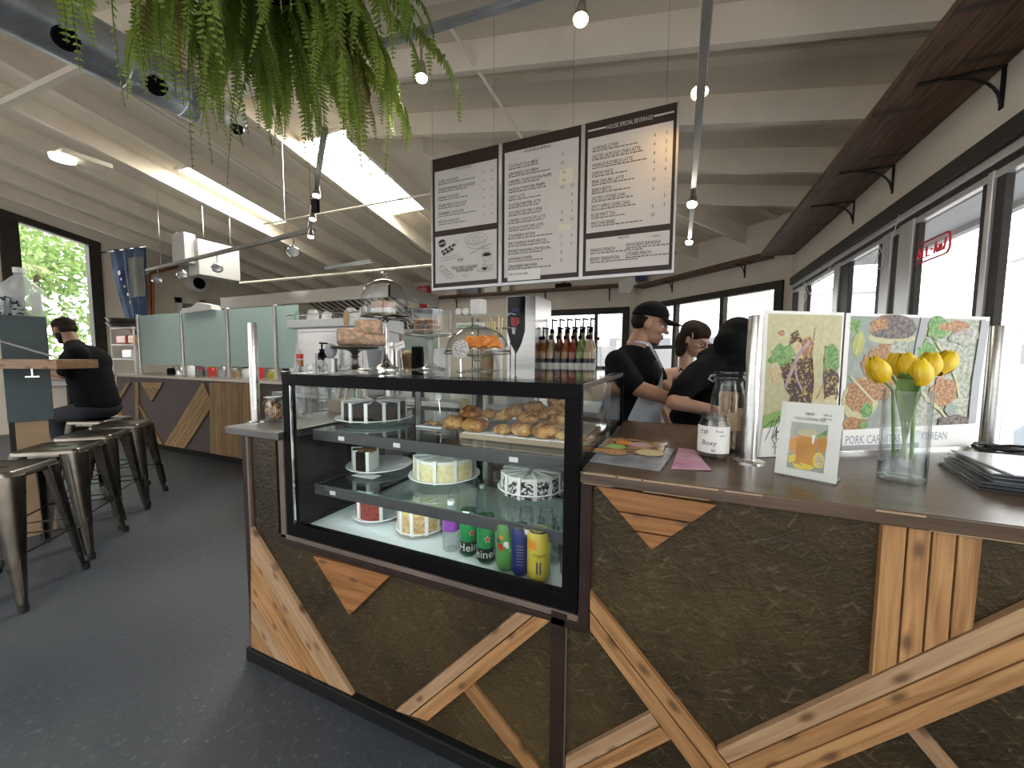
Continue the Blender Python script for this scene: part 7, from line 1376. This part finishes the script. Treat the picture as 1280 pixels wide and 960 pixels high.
# cap and short hair
L = lambda x, y, z: hc+RH @ Vector((x*hs, y*hs, z*hs)); cap = MB(); vs = []; n1, n2 = 28, 9
for j in range(n2):
    th = math.pi/2*(1-j/(n2-1)*1.02)
    for i in range(n1):
        a = 2*math.pi*i/n1; r = math.cos(th) if j else 0; vs.append(L(-.010+(.106*math.cos(a))*math.cos(th), .084*math.sin(a)*math.cos(th), .048+.096*math.sin(th)+.012*math.cos(a)*math.cos(th)))
cap.add(vs, [(j*n1+i, j*n1+(i+1) % n1, (j+1)*n1+(i+1) % n1, (j+1)*n1+i) for j in range(n2-1) for i in range(n1)]); cp = cap.build('cap', 'cloth_black', man, smooth=80); md = cp.modifiers.new('s', 'SOLIDIFY'); md.thickness = .004
br = MB(); vs = []
for j in range(5):
    q = j/4
    for i in range(11): a = (i/10-.5)*2*1.15; vs.append(L(-.010+(.104+.085*q*math.cos(a*.85))*math.cos(a*.8)+.0, (.082+.004*q)*math.sin(a)*1.02, .062-.012*q-.022*(math.sin(a)**2)*q))
br.add(vs, [(j*11+i, j*11+i+1, (j+1)*11+i+1, (j+1)*11+i) for j in range(4) for i in range(10)]); b_ = br.build('brim', 'cloth_black', cp, smooth=80); b_.modifiers.new('s', 'SOLIDIFY').thickness = .005
MB().ball(L(.090, -.030, .082), .006, .012, .012, 10, 6, RH).build('badge', 'cap_logo', cp)
blob_mesh('hair', [('e', L(-.045, 0, .012), (.066*hs, .078*hs, .066*hs), RH), ('e', L(-.020, -.066, .010), (.030, .014, .040), RH), ('e', L(-.020, .066, .010), (.030, .014, .040), RH)], 'hair_dark', man, .009, 3)
mat('stubble', (.115, .070, .050), .7); blob_mesh('beard', [('e', L(.060, 0, -.092), (.038, .036, .020), RH), ('e', L(.050, 0, -.098), (.040, .034, .014), RH), ('e', L(.094, 0, -.040), (.012, .022, .005), RH)], 'stubble', man, .006, 2)
# --- woman with glasses --------------------------------------------------------
D1 = 2.75; hc = J(868, 424, D1); RH = frame(CR*.50-CF*.74-UP*.52, (-.08, 0, 1)); hs = .98; RB = frame(CR*.55-CF*.75)
neckb = J(857, 460, D1+.05); shR, shL = J(831, 470, D1), J(889, 480, D1+.12); chest = J(860, 496, D1+.03); pel = Vector((chest.x, chest.y+.03, .95)); elR = J(830, 512, D1-.10); wrR = J(842, 535, D1-.25); elL = J(905, 535, D1); wrL = J(880, 548, D1-.25)
wo = thing('person', 'woman with glasses and black strap top looking down', 'person', (pel.x, pel.y, 0)); legs = []; tr = []
for sg in (-1, 1): hp = pel+RB @ Vector((0, .085*sg, -.06)); kn_ = hp+Vector((0, 0, -.41)); an = Vector((kn_.x, kn_.y, .09)); legs += limb((hp, .08), (kn_, .054), (an, .038))+[('c', an-UP*.05, .034, an+RB @ Vector((.15, 0, -.055)), .028)]; tr += limb((hp, .092), (kn_, .068), (Vector((an.x, an.y, .1)), .055))
skin = head_prims(hc, RH, hs)+limb((neckb, .050), (hc+RH @ Vector((-.03, 0, -.06)), .047))+[('e', chest+UP*.03, (.095, .150, .17), RB), ('e', chest-UP*.2, (.088, .120, .18), RB), ('e', pel, (.11, .150, .13), RB)]+limb((neckb-UP*.03, .045), (shR, .052), (elR, .038), (wrR, .026))+limb((neckb-UP*.03, .045), (shL, .052), (elL, .038), (wrL, .026))+hand_prims(wrR, wrR-elR, CF, .88)+hand_prims(wrL, wrL-elL, CF, .88, side=-1)+legs
blob_mesh('body', skin, 'skin_pale', wo, .0062, 3); face_parts(wo, hc, RH, hs, closed=True)
blob_mesh('strap_top', [('e', chest-UP*.045, (.108, .160, .125), RB), ('e', chest+RB @ Vector((.055, -.06, -.03)), (.06, .065, .06), RB), ('e', chest+RB @ Vector((.055, .06, -.03)), (.06, .065, .06), RB), ('e', chest-UP*.24, (.10, .132, .18), RB)], 'cloth_black', wo, .010, 5)
for sg in (-1, 1): MB().tube([chest+RB @ Vector((.095, .075*sg, .03)), chest+RB @ Vector((.075, .085*sg, .13)), chest+RB @ Vector((.0, .085*sg, .205)), chest+RB @ Vector((-.06, .08*sg, .14))], .007, 6).build('strap', 'cloth_black', wo, smooth=True)
blob_mesh('trousers', tr+[('e', pel-UP*.02, (.122, .162, .125), RB)], 'jeans', wo, .014, 5)
L = lambda x, y, z: hc+RH @ Vector((x*hs, y*hs, z*hs))
blob_mesh('hair', [('e', L(-.006, 0, .062), (.100*hs, .084*hs, .070*hs), RH), ('e', L(-.030, 0, .045), (.098*hs, .086*hs, .086*hs), RH), ('e', L(-.045, -.062, -.03), (.055, .030, .085), RH), ('e', L(-.045, .062, -.03), (.055, .030, .085), RH), ('e', L(-.020, -.072, -.09), (.040, .024, .060), RH), ('e', L(-.055, 0, -.04), (.050, .075, .090), RH), ('e', L(.030, -.058, .050), (.034, .022, .036), RH), ('e', L(.030, .058, .050), (.034, .022, .036), RH)], 'hair_brown', wo, .008, 3)
for sg in (-1, 1): MB().tube([L(.101+.002*math.cos(a), .033*sg+.026*math.cos(a), .000+.020*math.sin(a)) for a in [k*math.pi/8 for k in range(17)]], .0026, 5).build('glasses_rim', 'glasses_frame', wo, smooth=True); MB().tube([L(.098, .058*sg, .004), L(-.005, .080*sg, .010)], .0015, 5).build('glasses_arm', 'glasses_frame', wo)
MB().tube([L(.104, -.008, .004), L(.106, 0, .007), L(.104, .008, .004)], .0015, 5).build('glasses_bridge', 'glasses_frame', wo); MB().bar(L(.015, -.088, .060), L(.030, -.085, .030), .006, .004).build('hair_clip', 'cream_white', wo)
# --- person in a black hooded top bending over --------------------------------
D2 = 2.22; hc = J(922, 429, D2); RH = frame(CR*.75+CF*.55-UP*.55); RB = frame(CR*.6+CF*.75)
pel = Vector((J(925, 560, D2+.15).x, J(925, 560, D2+.15).y, .95)); sh = J(892, 458, D2-.02); chest = J(900, 496, D2+.03); elA = J(856, 484, D2-.10); wrA = J(905, 516, D2-.25); shB = J(945, 470, D2+.12); elB = J(975, 520, D2+.1); wrB = J(930, 540, D2-.1)
pb_ = thing('person', 'person in a black hooded top bent forward beside the chrome post', 'person', (pel.x, pel.y, 0)); legs = []; tr = []
for sg in (-1, 1): hp = pel+RB @ Vector((0, .09*sg, -.06)); kn_ = hp+Vector((0, 0, -.42)); an = Vector((kn_.x, kn_.y, .09)); legs += limb((hp, .085), (kn_, .058), (an, .042))+[('c', an-UP*.05, .036, an+RB @ Vector((.16, 0, -.055)), .030)]; tr += limb((hp, .10), (kn_, .075), (Vector((an.x, an.y, .1)), .062))
el2 = J(842, 503, D2-.14); skin = head_prims(hc, RH, 1.0)+limb((hc.lerp(chest, .2), .058), (hc.lerp(chest, .55), .065))+[('e', chest, (.13, .18, .19), RB), ('e', chest.lerp(pel, .5), (.12, .16, .2), RB), ('e', pel, (.125, .165, .14), RB)]+limb((sh, .06), (el2, .042), (wrA, .028))+limb((shB, .06), (elB, .045), (wrB, .03))+hand_prims(wrA, wrA-el2, UP*-1, .92)+hand_prims(wrB, wrB-elB, UP*-1, .92)+legs
blob_mesh('body', skin, 'skin_pale', pb_, .0095, 4); face_parts(pb_, hc, RH, 1.0)
blob_mesh('hooded_top', [('e', J(905, 448, D2), (.11, .15, .08), RB), ('e', J(872, 522, D2+.05), (.16, .16, .09), RB), ('e', chest+UP*.05, (.150, .20, .19), RB), ('e', chest.lerp(pel, .35), (.15, .19, .22), RB), ('e', chest.lerp(pel, .75), (.15, .18, .2), RB)]+limb((hc.lerp(chest, .45), .095), (sh, .085), (J(874, 468, D2-.05), .080), (elA, .068), (J(846, 498, D2-.12), .054))+limb((hc.lerp(chest, .45), .095), (shB, .085), (elB, .065)), 'cloth_black', pb_, .013, 6)
L = lambda x, y, z: hc+RH @ Vector((x, y, z)); blob_mesh('hood', [('e', L(-.025, 0, .025), (.118, .102, .118), RH), ('e', L(-.075, 0, -.05), (.08, .09, .09), RH)], 'cloth_black', pb_, .011, 4); blob_mesh('trousers', tr+[('e', pel-UP*.02, (.142, .18, .13), RB)], 'jeans', pb_, .014, 5)
# --- bearded man seated at the bar ------------------------------------------------
D3 = 3.90; hc = J(80, 413, D3); RH = frame(-CR*.90+CF*.10-UP*.38); hs = 1.0; RB = frame(-CR*.92+CF*.10)
pel = J(124, 500, D3+.05); chest = J(108, 455, D3); shA = J(98, 443, D3-.17); shB = J(103, 443, D3+.17); elA = J(80, 468, D3-.2); wrA = J(58, 464, D3-.05); elB = J(84, 468, D3+.22); wrB = J(62, 464, D3+.15)
zs_ = stools[4].location; stools[4].location = (pel.x, pel.y, 0); pel.z = .785+.115
sm = thing('person', 'bearded man in black shirt seated at the window bar', 'person', (pel.x, pel.y, .785)); fw_ = RB @ Vector((1, 0, 0)); legs = []; tr = []
for sg in (-1, 1):
    hp = pel+RB @ Vector((.02, .09*sg, -.02)); kn_ = hp+fw_*.40-UP*.06; an = kn_-UP*.40-fw_*.12; legs += limb((hp, .085), (kn_, .06), (an, .042))+[('c', an-UP*.04, .036, an+fw_*.15-UP*.07, .03)]; tr += limb((hp, .10), (kn_, .075), (an, .060))
skin = head_prims(hc, RH, hs)+limb((chest.lerp(hc, .55), .062), (hc+RH @ Vector((-.03, 0, -.05)), .056))+[('e', chest, (.13, .185, .18), RB), ('e', chest.lerp(pel, .5), (.125, .16, .2), RB), ('e', pel+UP*.01, (.13, .17, .12), RB)]+limb((shA, .064), (elA, .046), (wrA, .030))+limb((shB, .064), (elB, .046), (wrB, .030))+hand_prims(wrA, wrA-elA, -UP, .95)+hand_prims(wrB, wrB-elB, -UP, .95, side=-1)+legs
blob_mesh('body', skin, 'skin_brown', sm, .0095, 4); face_parts(sm, hc, RH, hs)
blob_mesh('tee_shirt', [('e', chest+UP*.01, (.15, .21, .185), RB), ('e', chest.lerp(pel, .3), (.15, .185, .20), RB), ('e', chest.lerp(pel, .5), (.15, .175, .22), RB), ('e', chest.lerp(pel, .7), (.155, .175, .20), RB), ('e', chest.lerp(pel, .9), (.16, .18, .15), RB)]+limb((chest.lerp(hc, .50), .085), (shA, .082), (shA.lerp(elA, .85), .068))+limb((chest.lerp(hc, .50), .085), (shB, .082), (shB.lerp(elB, .85), .068)), 'cloth_black', sm, .013, 14); blob_mesh('trousers', tr+[('e', pel, (.145, .185, .115), RB)], 'jeans', sm, .014, 5)
L = lambda x, y, z: hc+RH @ Vector((x*hs, y*hs, z*hs)); blob_mesh('hair', [('e', L(-.022, 0, .050), (.102, .082, .080), RH), ('e', L(-.050, 0, .0), (.062, .076, .060), RH)], 'hair_brown', sm, .009, 3); blob_mesh('beard', [('e', L(.042, 0, -.090), (.052, .050, .036), RH), ('e', L(.010, -.056, -.055), (.034, .016, .045), RH), ('e', L(.010, .056, -.055), (.034, .016, .045), RH), ('e', L(.092, 0, -.040), (.013, .026, .007), RH)], 'hair_dark', sm, .007, 2)
# --- cook far behind the cake stands ----------------------------------------------
D4 = 4.9; hc = J(493, 421, D4); RH = frame(CR*.4+CF*.8-UP*.1); RB = frame(CR*.4+CF*.8); chest = hc-UP*.36; pel = Vector((hc.x, hc.y, .95)); ck = thing('person', 'dark haired cook in tan top seen from behind in the kitchen', 'person', (pel.x, pel.y, 0)); legs = []; tr = []
for sg in (-1, 1): hp = pel+RB @ Vector((0, .09*sg, -.05)); kn_ = hp-UP*.42; an = Vector((kn_.x, kn_.y, .09)); legs += limb((hp, .085), (kn_, .058), (an, .042))+[('c', an-UP*.05, .036, an+RB @ Vector((.16, 0, -.055)), .03)]; tr += limb((hp, .1), (kn_, .075), (Vector((an.x, an.y, .1)), .062))
arms = []; slv = []
for sg in (-1, 1): s0 = chest+RB @ Vector((0, .19*sg, .12)); e0 = chest+RB @ Vector((.06, .24*sg, -.16)); w0 = chest+RB @ Vector((.28, .14*sg, -.20)); arms += limb((s0, .06), (e0, .044), (w0, .03))+hand_prims(w0, w0-e0, -UP, .9, side=sg); slv += limb((s0, .072), (s0.lerp(e0, .8), .06))
blob_mesh('body', head_prims(hc, RH)+limb((hc-UP*.07, .055), (chest+UP*.15, .06))+[('e', chest, (.11, .17, .2), RB), ('e', chest.lerp(pel, .5), (.11, .15, .2), RB), ('e', pel, (.12, .16, .13), RB)]+arms+legs, 'skin_tan', ck, .013, 4); face_parts(ck, hc, RH); blob_mesh('tee_shirt', [('e', chest+UP*.01, (.13, .19, .205), RB), ('e', chest.lerp(pel, .5), (.13, .17, .22), RB)]+slv, 'kraft', ck, .014, 5); blob_mesh('trousers', tr+[('e', pel, (.135, .175, .13), RB)], 'jeans', ck, .015, 4); blob_mesh('hair', [('e', hc+RH @ Vector((-.035, 0, .03)), (.095, .088, .10), RH), ('e', hc+RH @ Vector((-.09, 0, .03)), (.05, .05, .05), RH)], 'hair_dark', ck, .011, 3)
